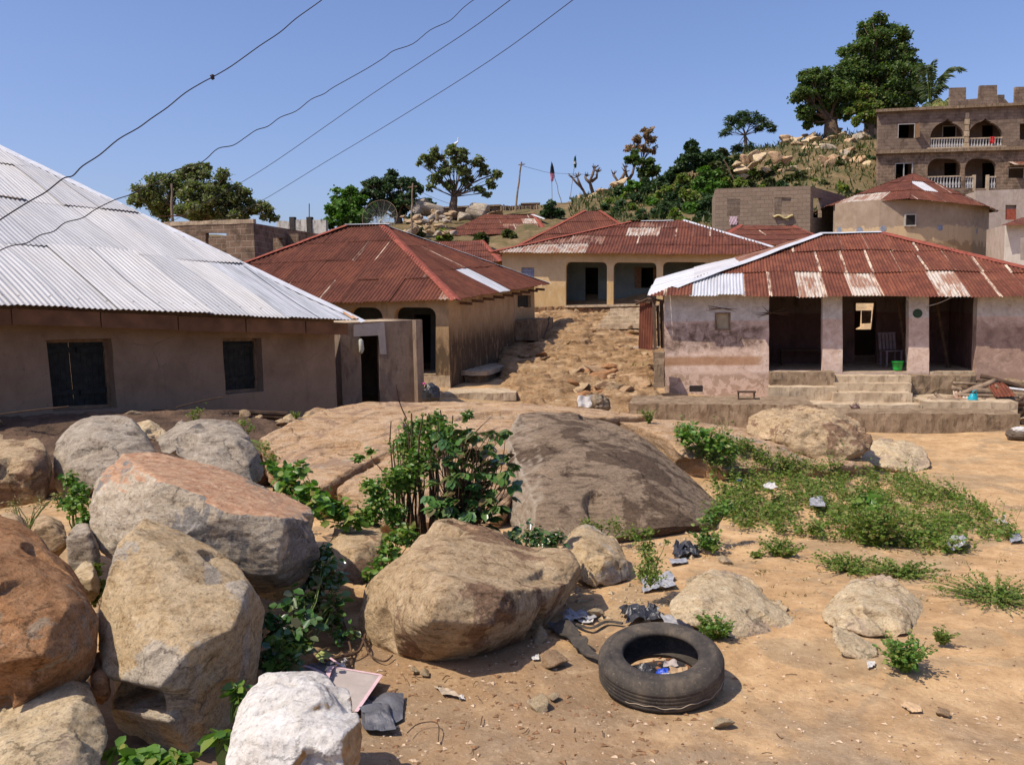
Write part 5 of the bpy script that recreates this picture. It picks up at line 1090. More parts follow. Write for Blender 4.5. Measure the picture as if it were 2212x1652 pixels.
B['centre'] = rock('big rounded brown boulder with a diagonal crack and saddle-shaped end, left of the tyre',
  [pxhull([Z7(*q) for q in [(402,1215,6.0),(420,1160,6.1),(470,1090,6.1),(560,1020,6.05),(640,975,6.05),(430,1330,5.9),(480,1420,5.8),(600,1490,5.65),(760,1530,5.5),(880,1540,5.5),(1010,1520,5.5),(1150,1470,5.6),(1340,1370,5.8),(1450,1290,6.0),
     (760,985,5.75),(930,1070,5.3),(840,1170,5.05),(800,1280,4.98),(850,1400,5.12),(1100,1300,5.08),(1200,1120,5.4),(1540,1210,6.2),(1580,1100,6.3),(1300,1100,5.9)]], .85, .8, .05),
   pxhull([Z7(*q) for q in [(645,985,6.0),(700,895,6.2),(780,845,6.35),(870,832,6.4),(960,868,6.4),(1050,890,6.4),(1120,900,6.35),(1180,940,6.3),(1290,975,6.3),(1400,1000,6.3),(760,985,5.85),(930,1065,5.45),(1200,1110,5.55),(1350,1120,6.0)]], .7, .8),
   pxhull([Z7(*q) for q in [(1200,960,6.35),(1300,985,6.3),(1400,995,6.3),(1500,985,6.35),(1545,968,6.4),(1585,1000,6.4),(1600,1060,6.35),(1610,1110,6.3),(1540,1210,6.15),(1400,1250,6.0),(1250,1180,5.9)]], .45, .8)], RK_brown, .016, smooth=1, seed=10, ridge=.009, facets=14, fr=.14, cuts=6, layers=((-.3, .2, .9), .25, .02))
B['round'] = rock('rounded tan rock behind the right end of the big rounded brown boulder',
  [pxhull(fit([Z7(*q) for q in [(1475,930,7.0),(1535,860,7.1),(1600,838,7.1),(1680,860,7.1),(1780,920,7.0),(1835,980,6.9),(1850,1040,6.8),(1800,1100,6.7),(1700,1125,6.6),(1620,1090,6.6),(1540,1050,6.7),(1600,930,6.7),(1720,970,6.6)]]), .6, .8)], RK_tan, .02, seed=11)
rock('shadowed reddish rock between the pink-topped boulder and the big rounded brown one', [pxhull([Z7(*q) for q in [(270,900,6.9),(330,840,7.0),(430,825,7.1),(570,850,7.0),(585,920,6.9),(560,1010,6.7),(450,1110,6.5),(350,1100,6.5),(300,1000,6.6),(420,930,6.6)]], .7, .8)], RK_brown, .022, seed=12)
B['tyre_rock'] = rock('pale yellowish rock with a pointed right end just behind the tyre',
  [pxhull(fit([Z8(*q) for q in [(662,830,6.3),(700,780,6.5),(760,740,6.6),(830,705,6.7),(945,715,6.75),(1035,765,6.7),(1120,815,6.6),(1190,870,6.45),(1258,918,6.3),(1120,955,6.1),(960,985,5.95),(880,960,5.95),(750,905,6.0),(680,870,6.1),(800,800,6.25),(960,850,6.15),(1100,870,6.25)]]), .35, .85)], RK_sand, .014, seed=13, facets=18, fr=.14, layers=((.3, .1, .9), .09, .015))
B['right'] = rock('isolated pinkish boulder on bare sand with a shadowed underside, rightmost of the near rocks',
  [pxhull([Z8(*q) for q in [(1330,878,6.1),(1345,845,6.2),(1380,815,6.3),(1450,755,6.5),(1550,730,6.6),(1640,740,6.6),(1720,785,6.5),(1785,845,6.35),(1818,900,6.2),(1815,940,6.05),(1400,900,5.85),(1540,960,5.7),(1700,940,5.75),(1500,830,6.0),(1680,840,6.05),(1350,900,5.95)]], .35, .85),
   pxhull([Z8(*q) for q in [(1400,900,6.15),(1450,985,5.95),(1600,1015,5.9),(1720,1030,5.95),(1810,1005,6.05),(1828,925,6.15),(1600,930,6.0)]], .3, .9)], RK_sand, .014, seed=14, facets=18, fr=.14, layers=((.2, -.1, .9), .1, .015))
rock('flat pinkish slab half buried at the left foot of the isolated boulder', [pxhull(fit([Z8(*q) for q in [(1370,940,5.75),(1440,1000,5.7),(1520,1010,5.7),(1590,1050,5.6),(1540,1080,5.5),(1450,1055,5.55),(1385,1000,5.6)]]), .2, .9)], RK_sand, .015, seed=15)
# whaleback outcrop (bedrock hump behind the shrub)
pp = lambda L: [P(*q) for q in L]
dn_ = lambda L, dz, dy=.4: [P(*q)-Vector((0, -dy, dz)) for q in L]
sA_ = [(560,948,12.8),(640,905,13.6),(700,885,14.2),(790,871,14.8),(940,868,15.4),(1080,868,15.6),(1250,882,15.4),(1400,900,15.0),(600,985,12.0),(860,912,13.3),(1000,905,13.6),(1120,905,13.6)]
sB_ = [(590,985,11.7),(640,958,12.3),(740,925,12.9),(862,900,13.3),(880,930,12.4),(856,962,11.7),(722,1028,10.7),(690,1058,10.2),(636,1042,10.5),(600,1012,11.1)]
sC_ = [(728,1055,10.4),(850,985,11.2),(960,915,12.8),(1110,893,13.0),(1130,960,11.7),(1095,1100,9.9),(1050,1160,9.3),(850,1140,9.3),(740,1090,9.8)]
B['whale'] = rock('huge smooth slab of orange bedrock stretching across the middle, left of the dark outcrop',
  [pp(sA_)+pp([(700,930,17), (1000,905,18.5), (1250,915,18), (1420,935,17.5), (600,990,14)])+dn_(sA_, 1.0), pp(sB_)+dn_(sB_, .9, .8), pp(sC_)+dn_(sC_, .9, .8)],
   RK_slab, .035, smooth=1, disp=.05, ridge=.02, dscale=.9, rdir=(.6, .9, 4), seed=16, name='bedrock_outcrop', cuts=10, big=5, facets=14, fr=.10, fd=.04, layers=((-.62, .42, .66), .30, .05))
RK_lobe = rockmat('dark weathered bedrock', [(.095, .066, .044), (.25, .18, .118), (.39, .29, .195)], patch=(.13, .085, .055), patch_amt=.53, strata=(.7, 1, 5), rot=(.3, .5, .2), scale=.8, speck=.4, bump=.9)
add_top_colour(RK_lobe, (.30, .235, .165), (.46, .385, .295), (-.62, .0, .78), .85, .94)
B['lobe'] = rock('broad dark brown whaleback rock with a pale left shoulder, right of the orange slab',
  [pp([(1118,896,12.7),(1160,888,12.9),(1230,890,13.1),(1300,903,13.0),(1400,950,12.4),(1480,1016,11.6),(1545,1082,10.8),(1575,1128,10.2),(1560,1165,9.5),(1420,1175,9.0),(1250,1185,8.8),(1080,1195,8.8),(1066,1100,9.6),(1085,960,11.6),(1165,915,12.1),(1250,960,11.2),(1350,1010,10.5),(1480,1095,9.7),(1180,1080,9.5)])+pp([(1200,960,16), (1450,1010,14.5), (1590,1130,11.5), (1200,1250,10)])+[P(1300, 1180, 9.2)-Vector((0, -.3, .5)), P(1530, 1165, 9.8)-Vector((0, -.3, .5))]],
   RK_lobe, .03, smooth=1, disp=.035, ridge=.014, dscale=.9, rdir=(.6, .9, 4), seed=26, name='bedrock_outcrop', cuts=6, big=3, facets=6, fr=.10, fd=.03, layers=((-.5, .5, .7), .4, .025))
sD_ = [(1330,898,14.8),(1450,906,14.8),(1600,925,14.8),(1700,945,14.6),(1850,985,14.2),(1890,1005,13.6),(1750,1005,12.9),(1600,975,12.9),(1480,965,12.6),(1560,1015,12.4)]
B['strip'] = rock('low smooth orange rock shoulder running right behind the green weeds to the yard', [pp(sD_)+pp([(1400,925,17.5), (1700,950,17), (1880,1010,15)])+dn_(sD_, 1.1, .5)], RK_slab, .04, smooth=2, disp=.05, ridge=.02, dscale=.9, rdir=(.6, .9, 4), seed=36, name='bedrock_outcrop', big=4, layers=((-.3, .42, .8), .25, .03))
from mathutils.bvhtree import BVHTree
def bvh_of(o): me = o.data; mw = o.location; return BVHTree.FromPolygons([v.co+mw for v in me.vertices], [list(p.vertices) for p in me.polygons])
BV = [bvh_of(B['whale']), bvh_of(B['lobe']), bvh_of(B['strip'])]
_G0 = G
def GR(px, py, dz=0.0, y0=4):
    g = _G0(px, py, dz, y0); d = ray(px, py).normalized(); best = (g-CAM).length
    for b in BV:
        h = b.ray_cast(CAM, d)
        if h[0] is not None and h[3] < best: best = h[3]; g = h[0]
    return g
B['back17'] = rock('knobbly tan boulder on the outcrop in front of the cement terrace',
  [pxhull([Z8(*q) for q in [(965,45,14.6),(1050,8,14.9),(1150,-8,15),(1300,-12,15),(1400,0,14.9),(1490,50,14.7),(1560,100,14.4),(1560,135,14.1),(1500,175,13.7),(1390,170,13.6),(1200,110,13.8),(1080,80,14.0),(1180,150,13.9),(1290,185,13.6),(1420,215,13.5),(1200,30,14.1),(1380,50,14.1)]], 1.2, .8)], RK_brown, .04, smooth=3, disp=.07, ridge=.05, dscale=1.2, seed=17, chip=.04)
B['back18'] = rock('pale flat-topped rock at the edge of the sandy yard, right of the knobbly boulder',
  [pxhull(fit([Z8(*q) for q in [(1490,190,13.2),(1530,140,13.6),(1580,108,13.9),(1700,135,13.8),(1780,165,13.5),(1822,205,13.2),(1818,250,12.8),(1700,250,12.5),(1560,230,12.5),(1500,215,12.8),(1650,180,12.9)]]), 1.0, .8)], RK_sand, .035, smooth=3, disp=.05, ridge=.03, dscale=1.3, seed=18, chip=.03)
rock('low tan rock between the dark lobe of the outcrop and the green weeds', [pxhull(fit([Z8(*q) for q in [(780,180,12.6),(830,150,12.8),(900,165,12.8),(950,220,12.5),(960,270,12.1),(880,290,11.9),(800,250,12.0)]]), .7, .8)], RK_slab, .03, seed=19)
# ---------------------------------------------------------------- a stock of small rock shapes to copy
def stock(n, mats, seed):
    out = []
    for i in range(n):
        rs = np.random.default_rng(seed+i); pts = rand_unit(11, rs)*np.array([1, .8, .62])*rs.uniform(.75, 1.1, (11, 1)); bm = bmesh.new(); hull_into(bm, [Vector(p) for p in pts])
        V, N, Fc = remeshed(bm, .085, 0); d = fbm(V*1.6+seed+i*7, 3)*.07; V = V+N*d[:, None]
        me_o = mk('rock', V, Fc, mats[i % len(mats)], smooth=True, origin=Vector((0, 0, 0))); out.append(me_o)
    return out
STK = stock(9, [RK_sand, RK_tan, RK_slab, RK_brown, RK_grey, RK_brown, RK_orange, RK_slab, RK_tan], 50); used_ = set()
def put_rock(p, sz, label, group, cat='rock', mesh=None, rz=None, sink=.25, rs=random):
    k = (rs.randrange(3) if mesh is None else (mesh if not hasattr(mesh, '__len__') else rs.choice(mesh))); src = STK[k]
    o = src.copy() if k in used_ else src
    if k not in used_: used_.add(k)
    else: COL.objects.link(o)
    o.location = Vector(p)+Vector((0, 0, sz*(.62-sink*2))); o.scale = (sz*rs.uniform(.8, 1.25), sz*rs.uniform(.8, 1.2), sz*rs.uniform(.7, 1.2)); o.rotation_euler = (rs.uniform(-.4, .4), rs.uniform(-.4, .4), rs.uniform(0, 6.28) if rz is None else rz)
    return tag(o, label, cat, group)
rs = random.Random(12)
# rocks of the path
for k in range(190):
    px = rs.uniform(1130, 1440); py = rs.uniform(712, 880); L = 1130+max(0, (790-py))*.2; Rr = 1390+max(0, (py-800))*.3
    if py < 760: L = 1190
    if py > 820: Rr = 1370
    if not L < px < Rr: continue
    p = G(px, py, 0, 14); o = put_rock(p+Vector((0, 0, .12)), rs.uniform(.16, .5)*(1.25 if py > 800 else 1), 'worn ochre stone bedded in the rocky path', 'stones of the rocky path', rs=rs, sink=.3, mesh=[6, 7, 7, 8, 3]); o.name = 'path_stone'; o.scale = (o.scale[0]*1.3, o.scale[1], o.scale[2]*.5)
# rubble on the hilltop under the big trees
for k in range(88):
    t = rs.random(); px = 1600+290*t; top = np.interp(px, [1600, 1660, 1700, 1760, 1800, 1890], [345, 330, 305, 292, 290, 285]); py = top+rs.random()**1.3*75
    Y = 80-(py-top)*.16; p = P(px, py, Y); put_rock(p, rs.uniform(.35, 1.0), 'boulder in the heap on the hilltop under the big trees', 'boulders heaped on the hilltop', mesh=[0, 1, 2, 3, 5, 8, 4], rs=rs, sink=.15)
for px, py, s in ((1598, 372, 1.2), (1640, 350, 1.5), (1605, 388, .9), (1850, 405, 1.6), (1875, 395, 1.3), (1862, 375, 1.1), (1822, 400, .8), (1795, 365, 1.3), (1880, 372, 1.0), (1770, 400, .7), (1690, 378, .9), (1855, 420, .9), (1840, 385, .9), (1625, 362, 1.0), (1655, 372, .7), (1700, 350, 1.0), (1715, 368, .6), (1745, 372, .8), (1730, 395, .7), (1780, 350, .9), (1800, 345, .8), (1815, 375, .6), (1645, 395, .6), (1665, 388, .5), (1870, 360, .9), (1885, 412, 1.2), (1848, 412, 1.1), (1760, 388, .5), (1590, 360, .8), (1675, 345, 1.1), (1630, 345, 1.3), (1610, 350, 1.2)):
    put_rock(P(px, py, 68), s*.72, 'sunlit boulder strewn on the scrubby slope below the hilltop', 'boulders on the scrubby slope', rs=rs, sink=.2)
# rubble near the dish
for k in range(42):
    px = rs.uniform(870, 985); py = rs.uniform(462, 512); put_rock(P(px, py, 62-(py-460)*.2), rs.uniform(.22, .55), 'stone in the rubble heap right of the dish', 'stones heaped right of the dish', mesh=[3, 4, 5, 8], rs=rs, sink=.15)
for px, py, s in ((905, 448, 1.7), (930, 455, 1.6), (885, 440, 1.5), (1035, 462, 1.8), (1060, 472, 1.5), (1000, 470, 1.3), (960, 478, 1.3), (945, 492, 1.1)):
    put_rock(P(px, py+8, 64), s*.9, 'big dark boulder on the crest beside the round leafy tree', 'dark boulders on the crest', rs=rs, mesh=[4, 5])
for px, py, s in ((1230, 452, 1.2), (1250, 440, 1.4), (1280, 432, 1.5), (1310, 424, 1.6), (1335, 412, 1.3), (1345, 398, 1.2), (1215, 458, 1.0)):
    put_rock(P(px, py, 78), s*.7, 'pale rounded bedrock lump on the crest under the cropped trees', 'bedrock lumps under the cropped trees', rs=rs, sink=.2)
# brown stones along the foot of the silver-roofed house
for k in range(18):
    px = rs.uniform(600, 720); py = 930-(px-600)*.30+rs.uniform(-14, 10); put_rock(P(px, py, 15.2+rs.random()), rs.uniform(.10, .26), 'flat dark brown stone piled at the foot of the silver-roofed house', 'stones at the foot of the silver-roofed house', rs=rs)
# stones around the foreground
for lab, px, py, s in [('small pointed pale stone on the sand between tyre and bottom edge', 1565, 1575, .07), ('tiny flat pale stone on the sand at the lower right', 2035, 1545, .06), ('reddish brown stone left of the tyre', 1190, 1440, .13), ('tan knobbly stone at the end of the rubber strip', 1165, 1385, .10), ('orange stone in the litter behind the tyre', 1285, 1330, .09),
   ('small tan stone at the foot of the big rounded brown boulder', 898, 1455, .05), ('yellowish stone beside the grey cement board', 1020-100, 1462, .05), ('reddish stone sunk in the dark earth', 1165, 1530, .10), ('grey stone nestling in the dark earth below the reddish one', 1195, 1515, .05),
   ('small orange stone under the weeds right of the tall weed', 1565, 1220, .1), ('round pale stone right of the tall weed', 1530, 1195, .09)]:
    p = G(px, py, 0, 3); put_rock(p, s, lab, None, rs=rs, sink=.2)
for k in range(18):
    px = rs.uniform(2090, 2300); py = 880+rs.uniform(-10, 22)+max(0, px-2150)*.2; put_rock(P(px, py, 20.3+rs.random()), rs.uniform(.08, .24), 'stone of the tumbled masonry at the right end of the terrace', 'tumbled masonry at the end of the terrace', rs=rs)
# gravel and crumbs on the earth
def scatter_bits(name, n, reg, smin, smax, mat, seed, flat=.5):
    r = np.random.default_rng(seed); V = []; Fc = []; base = np.array([[1,0,0],[-.5,.8,0],[-.6,-.7,0],[.1,.1,.9],[0,0,-.6]]); fb = [(0,1,3),(1,2,3),(2,0,3),(1,0,4),(2,1,4),(0,2,4)]
    k = 0
    while k < n:
        x, y = reg(r); z = gzm(x, y); s = smin+(smax-smin)*r.random()**3; a = r.random()*6.28; rot = np.array([[math.cos(a), -math.sin(a), 0], [math.sin(a), math.cos(a), 0], [0, 0, 1]])
        v = (base*r.uniform(.6, 1.3, (5, 3))*np.array([1, 1, flat])) @ rot.T*s+np.array([x, y, z+s*.15]); b = len(V); V += list(v); Fc += [[q+b for q in f] for f in fb]; k += 1
    return tag(mk(name, np.array(V), Fc, mat), kind='stuff')
def regA(r):
    y = 3.2+(r.random()**1.5)*14; u = r.uniform(-.35, .68); return (u*y, y)
scatter_bits('gravel', 6000, regA, .004, .022, simple('pale grit', (.50, .37, .25), .95, .4, 60), 1)
scatter_bits('dirt', 3200, regA, .003, .016, simple('dark crumbs', (.16, .09, .05), .95, .5, 60), 2)
def regB(r):
    a = r.normal(size=2)*np.array([.75, .6]); return (-.2+a[0], 4.7+a[1])
def regC(r):
    while True:
        p = G(r.uniform(1215, 1440), r.uniform(1170, 1350), 0, 4)
        if r.random() < .7: return (p.x, p.y)
        p = G(r.uniform(1450, 1600), r.uniform(1130, 1215), 0, 4); return (p.x, p.y)
scatter_bits('rubble', 260, regC, .012, .05, RK_sand, 4, .8)
scatter_bits('leaf_litter', 800, regB, .006, .03, simple('dry brown litter', (.22, .12, .06), .95, .6, 40), 3, .25)

# dark earth bank along the shaded foot of the silver-roofed house
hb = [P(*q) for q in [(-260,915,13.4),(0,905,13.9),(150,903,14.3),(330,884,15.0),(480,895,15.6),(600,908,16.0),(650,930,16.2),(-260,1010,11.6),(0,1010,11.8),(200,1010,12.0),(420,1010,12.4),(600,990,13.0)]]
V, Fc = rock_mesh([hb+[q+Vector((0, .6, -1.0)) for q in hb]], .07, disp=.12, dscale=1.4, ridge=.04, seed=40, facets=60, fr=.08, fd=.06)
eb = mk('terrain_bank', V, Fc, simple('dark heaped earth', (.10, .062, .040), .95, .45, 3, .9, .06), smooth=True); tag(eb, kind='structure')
rs = random.Random(77)
for k in range(22):
    px = rs.uniform(-20, 560); py = np.interp(px, [-20, 150, 330, 560], [915, 912, 895, 905])+rs.uniform(-8, 25); put_rock(P(px, py, 13.6+px*.004), rs.uniform(.08, .22), 'brown stone in the shaded heap under the windows of the silver-roofed house', 'stones heaped under the windows of the silver-roofed house', mesh=[3, 5, 8], rs=rs)
for i_, o in enumerate(STK):
    if i_ not in used_: bpy.data.objects.remove(o)
# ================================================================ foliage
L_big = leafmat('dark tree leaves', [(.055, .105, .03), (.085, .145, .04), (.13, .19, .05), (.18, .20, .06)], .4)
L_dark = leafmat('blue green leaves', [(.035, .07, .028), (.055, .095, .035), (.075, .12, .045)])
L_bright = leafmat('bright green leaves', [(.06, .14, .02), (.09, .20, .025), (.14, .25, .035)])
L_olive = leafmat('olive and rusty leaves', [(.10, .13, .045), (.15, .185, .065), (.21, .24, .11), (.28, .24, .14)], .4)
L_rust = leafmat('rusty pink leaves', [(.28, .16, .10), (.36, .22, .14), (.20, .17, .07)])
L_weed = leafmat('weed leaves', [(.085, .15, .022), (.14, .23, .035), (.20, .29, .05), (.30, .29, .09), (.24, .17, .08)], .4)
L_fresh = leafmat('fresh broad leaves', [(.06, .13, .018), (.09, .20, .028), (.13, .26, .04), (.17, .29, .05), (.30, .28, .08)], .35, .4, .4)
L_gloss = leafmat('glossy dark leaves', [(.035, .09, .022), (.055, .135, .032), (.085, .18, .045), (.12, .17, .05), (.14, .08, .045)], .15, .22, .6)
L_dry = leafmat('dry grass', [(.20, .15, .06), (.28, .22, .09), (.14, .14, .05)])
L_scrub = leafmat('scrub leaves', [(.045, .065, .018), (.08, .10, .028), (.13, .125, .045)])
L_palm = leafmat('palm leaflets', [(.05, .08, .03), (.08, .11, .04), (.11, .13, .05)]); L_palmy = leafmat('yellow palm leaflets', [(.20, .20, .06), (.28, .26, .09)])
M_bark = simple('bark', (.13, .09, .06), .95, .35, 5, .8, .03); M_stick = simple('brown stems', (.085, .05, .03), .9, .4, 12, .5, .01); M_gstem = simple('green stems', (.10, .14, .035), .8, .3, 10)
def curve3(a, b, bend, n=6, rs=random):
    a, b = Vector(a), Vector(b); L = (b-a).length; o = Vector((rs.uniform(-1, 1), rs.uniform(-1, 1), rs.uniform(-.3, .6)))*bend*L
    return [a.lerp(b, i/n)+o*math.sin(i/n*math.pi)+Vector((rs.uniform(-1, 1), rs.uniform(-1, 1), 0))*L*.015 for i in range(n+1)]
def tree(label, base, Y, blobs, leaf, n, mat, tw=.25, name='leafy_tree', cat='tree', group=None, seed=1, shape='quad', up=.45, clump=.34, nc=14, trunk_h=None, dpt=.6, bark=None, limb=.35, dn=.35):
    leaf *= .56; n = int(n*2.0); clump *= .72
    rs = random.Random(seed); r = np.random.default_rng(seed); b = P(base[0], base[1], Y); T = thing(name, label, cat, b, group)
    pxm = Y/FPX; cen = [(P(x, y, Y+rs.uniform(-dpt, dpt)*rr*pxm*1.4), rr*pxm) for x, y, rr in blobs]
    fork = P(*(trunk_h or (base[0], base[1]-(base[1]-min(q[1] for q in blobs))*.25)), Y)
    m = MB(); m.tube(curve3(b-Vector((0, 0, .3)), fork, .03, 6, rs), [tw*(1.25-.45*i/6) for i in range(7)], 9)
    for c, rr in cen:
        L = (c-fork).length; w_ = max(.025, min(tw*limb, tw*.5*(rr/ max(q[1] for q in cen))))
        pts = curve3(fork-Vector((0, 0, .02)), c, .10, 7, rs); m.tube(pts, [w_*(1.05-.85*i/7) for i in range(8)], 6)
        for k in range(5):
            d = Vector(rand_unit(1, r)[0]); d.z = abs(d.z)*.7; m.tube(curve3(pts[rs.randint(3, 6)], c+d*rr*.95, .1, 4, rs), [w_*.35, w_*.3, w_*.22, w_*.14, w_*.07], 4)
    m.mk('trunk', bark or M_bark, T, smooth=True)
    tot = sum(rr**2 for _, rr in cen); C = []
    for c, rr in cen:
        k = max(20, int(n*rr**2/tot)); sub = rand_unit(nc, r)*r.uniform(.35, .95, (nc, 1))*rr; sub[:, 2] *= .85
        w8 = r.integers(0, nc, k); C.append(np.array(c)+sub[w8]+r.normal(size=(k, 3))*rr*clump*np.array([.62, .62, .45]))
    C = np.concatenate(C); D = rand_unit(len(C), r); D[:, 2] = D[:, 2]*.5-dn
    mk_leaves('crown', C, leaf*r.uniform(.6, 1.25, len(C)), mat, T, D=D, up=up, shape=shape, rng=r); return T
tree('broad spreading dark tree behind the brown block building', (432, 515), 46, [(330,415,38),(388,396,42),(428,373,26),(472,403,44),(520,430,35),(560,452,26),(298,430,20),(350,450,35),(430,440,50),(500,458,34),(588,468,13),(405,365,12),(448,360,10)], .26, 17000, L_olive, .45, seed=1, nc=18)
tree('bright green bushy tree standing left of the satellite dish', (748, 510), 62, [(742,425,28),(758,411,12),(722,452,25),(750,468,36),(782,458,30),(714,478,18),(770,430,20)], .38, 6500, L_bright, .3, seed=2)
tree('dark blue-green spreading tree between the bright green tree and the round leafy tree', (860, 500), 64, [(806,400,22),(843,390,24),(880,396,22),(903,404,14),(840,420,34),(880,430,24),(800,430,24),(860,448,24),(788,395,8),(820,452,20)], .34, 8000, L_dark, .35, seed=3)
tree('round open-crowned tree with big olive leaves on the crest', (978, 462), 64, [(925,347,17),(915,340,9),(945,331,17),(975,326,15),(1000,331,17),(1030,345,15),(1045,365,15),(1070,376,12),(1060,395,13),(1035,410,12),(1052,418,7),(1000,360,20),(960,365,18),(940,385,15),(970,395,13),(1010,392,17),(928,404,9),(985,345,12),(905,352,6)], .46, 2400, L_olive, .30, seed=4, trunk_h=(981, 425), clump=.42, nc=10, limb=.24)
tree('small green shrub tree on the crest below the dark and pink flag', (1190, 475), 62, [(1190,450,18),(1178,462,16),(1205,462,16),(1192,438,8)], .35, 2200, L_dark, .1, seed=5)
tree('flat-topped feathery tree alone against the sky on the hill', (1613, 345), 79, [(1578,264,17),(1600,250,16),(1625,256,20),(1654,266,16),(1572,284,12),(1667,276,11),(1640,276,11),(1560,290,7),(1598,270,14),(1600,316,13),(1626,320,15),(1588,322,10)], .62, 2200, L_dark, .16, seed=6, shape='thin', trunk_h=(1609, 292), limb=.4)
tree('tallest tree, a broad dark green giant on the hilltop beside the palm', (1884, 300), 82, [(1893,46,20),(1880,75,33),(1925,82,38),(1850,112,33),(1900,122,48),(1952,117,30),(1838,152,36),(1890,170,54),(1945,165,42),(1978,142,15),(1850,200,40),(1920,215,50),(1968,200,35),(1962,236,26),(1905,250,35),(1812,150,12),(1820,110,10)], .44, 26000, L_big, .75, seed=7, nc=20, trunk_h=(1888, 225))
tree('medium round tree with a stout forked trunk left of the tallest tree', (1797, 302), 79, [(1755,170,28),(1790,166,28),(1736,200,28),(1770,205,38),(1818,200,33),(1737,240,23),(1780,245,33),(1820,242,22),(1746,266,13),(1722,212,11),(1812,165,16)], .42, 13000, L_big, .65, seed=8, nc=16, trunk_h=(1795, 262))
tree('slim lighter green tree in front of the tallest tree', (1879, 302), 77, [(1872,208,20),(1860,238,23),(1890,234,21),(1876,263,18),(1850,262,13),(1866,190,10)], .40, 6000, L_weed, .3, seed=9, trunk_h=(1879, 270))
tree('tree with a rusty pink top over green lower boughs on the crest', (1386, 400), 78, [(1395,287,13),(1376,302,12),(1409,301,11),(1388,319,14),(1411,324,9),(1358,320,9)], .42, 1000, L_rust, .2, seed=10, trunk_h=(1388, 350), clump=.45, nc=8)
tree('green sapling crown growing through the foot of the rusty pink tree', (1396, 410), 76, [(1374,346,16),(1400,351,15),(1358,345,9),(1411,367,16),(1390,372,14),(1372,330,8)], .45, 1800, L_big, .12, seed=11)
# cropped trunks
def stump_tree(label, branches, Y, seed, w_=.3):
    w_ *= .55
    rs = random.Random(seed); b = P(*branches[0][0], Y); T = thing('cropped_tree', label, 'tree', b); m = MB()
    for br in branches:
        pts = [P(x, y, Y+rs.uniform(-.2, .2)) for x, y in br]; n = len(pts); rr = [w_*(1-.35*i/(n-1))*(1+rs.uniform(-.15, .25)) for i in range(n)]; m.tube(pts, rr, 8)
        for k in range(7):
            p = pts[-1]; d = Vector((rs.uniform(-1, 1), rs.uniform(-.5, .5), rs.uniform(.2, 1))); m.tube([p, p+d*.45], [w_*.45, w_*.15], 5)
    m.mk('trunk', M_bark, T, smooth=True); return T
stump_tree('pair of cropped bare branches leaning left on the crest', [[(1268,427),(1258,408),(1245,395),(1237,385)], [(1258,410),(1250,392),(1247,383)]], 78, 1, .22)
stump_tree('cropped bare tree with a club-shaped top right of the leaning one', [[(1283,424),(1277,405),(1274,392),(1280,378),(1284,364)], [(1275,395),(1266,388),(1264,382)], [(1278,392),(1289,384),(1290,372)]], 78, 2, .27)
stump_tree('dark cropped stump with forked head left of the rusty pink tree', [[(1338,408),(1336,395),(1330,385),(1325,378)], [(1336,396),(1345,383),(1350,372)]], 78, 3, .28)
stump_tree('taller cropped trunk beside the rusty pink tree', [[(1358,402),(1357,388),(1352,375),(1350,362)], [(1357,390),(1366,376),(1372,352)]], 78.5, 4, .24)
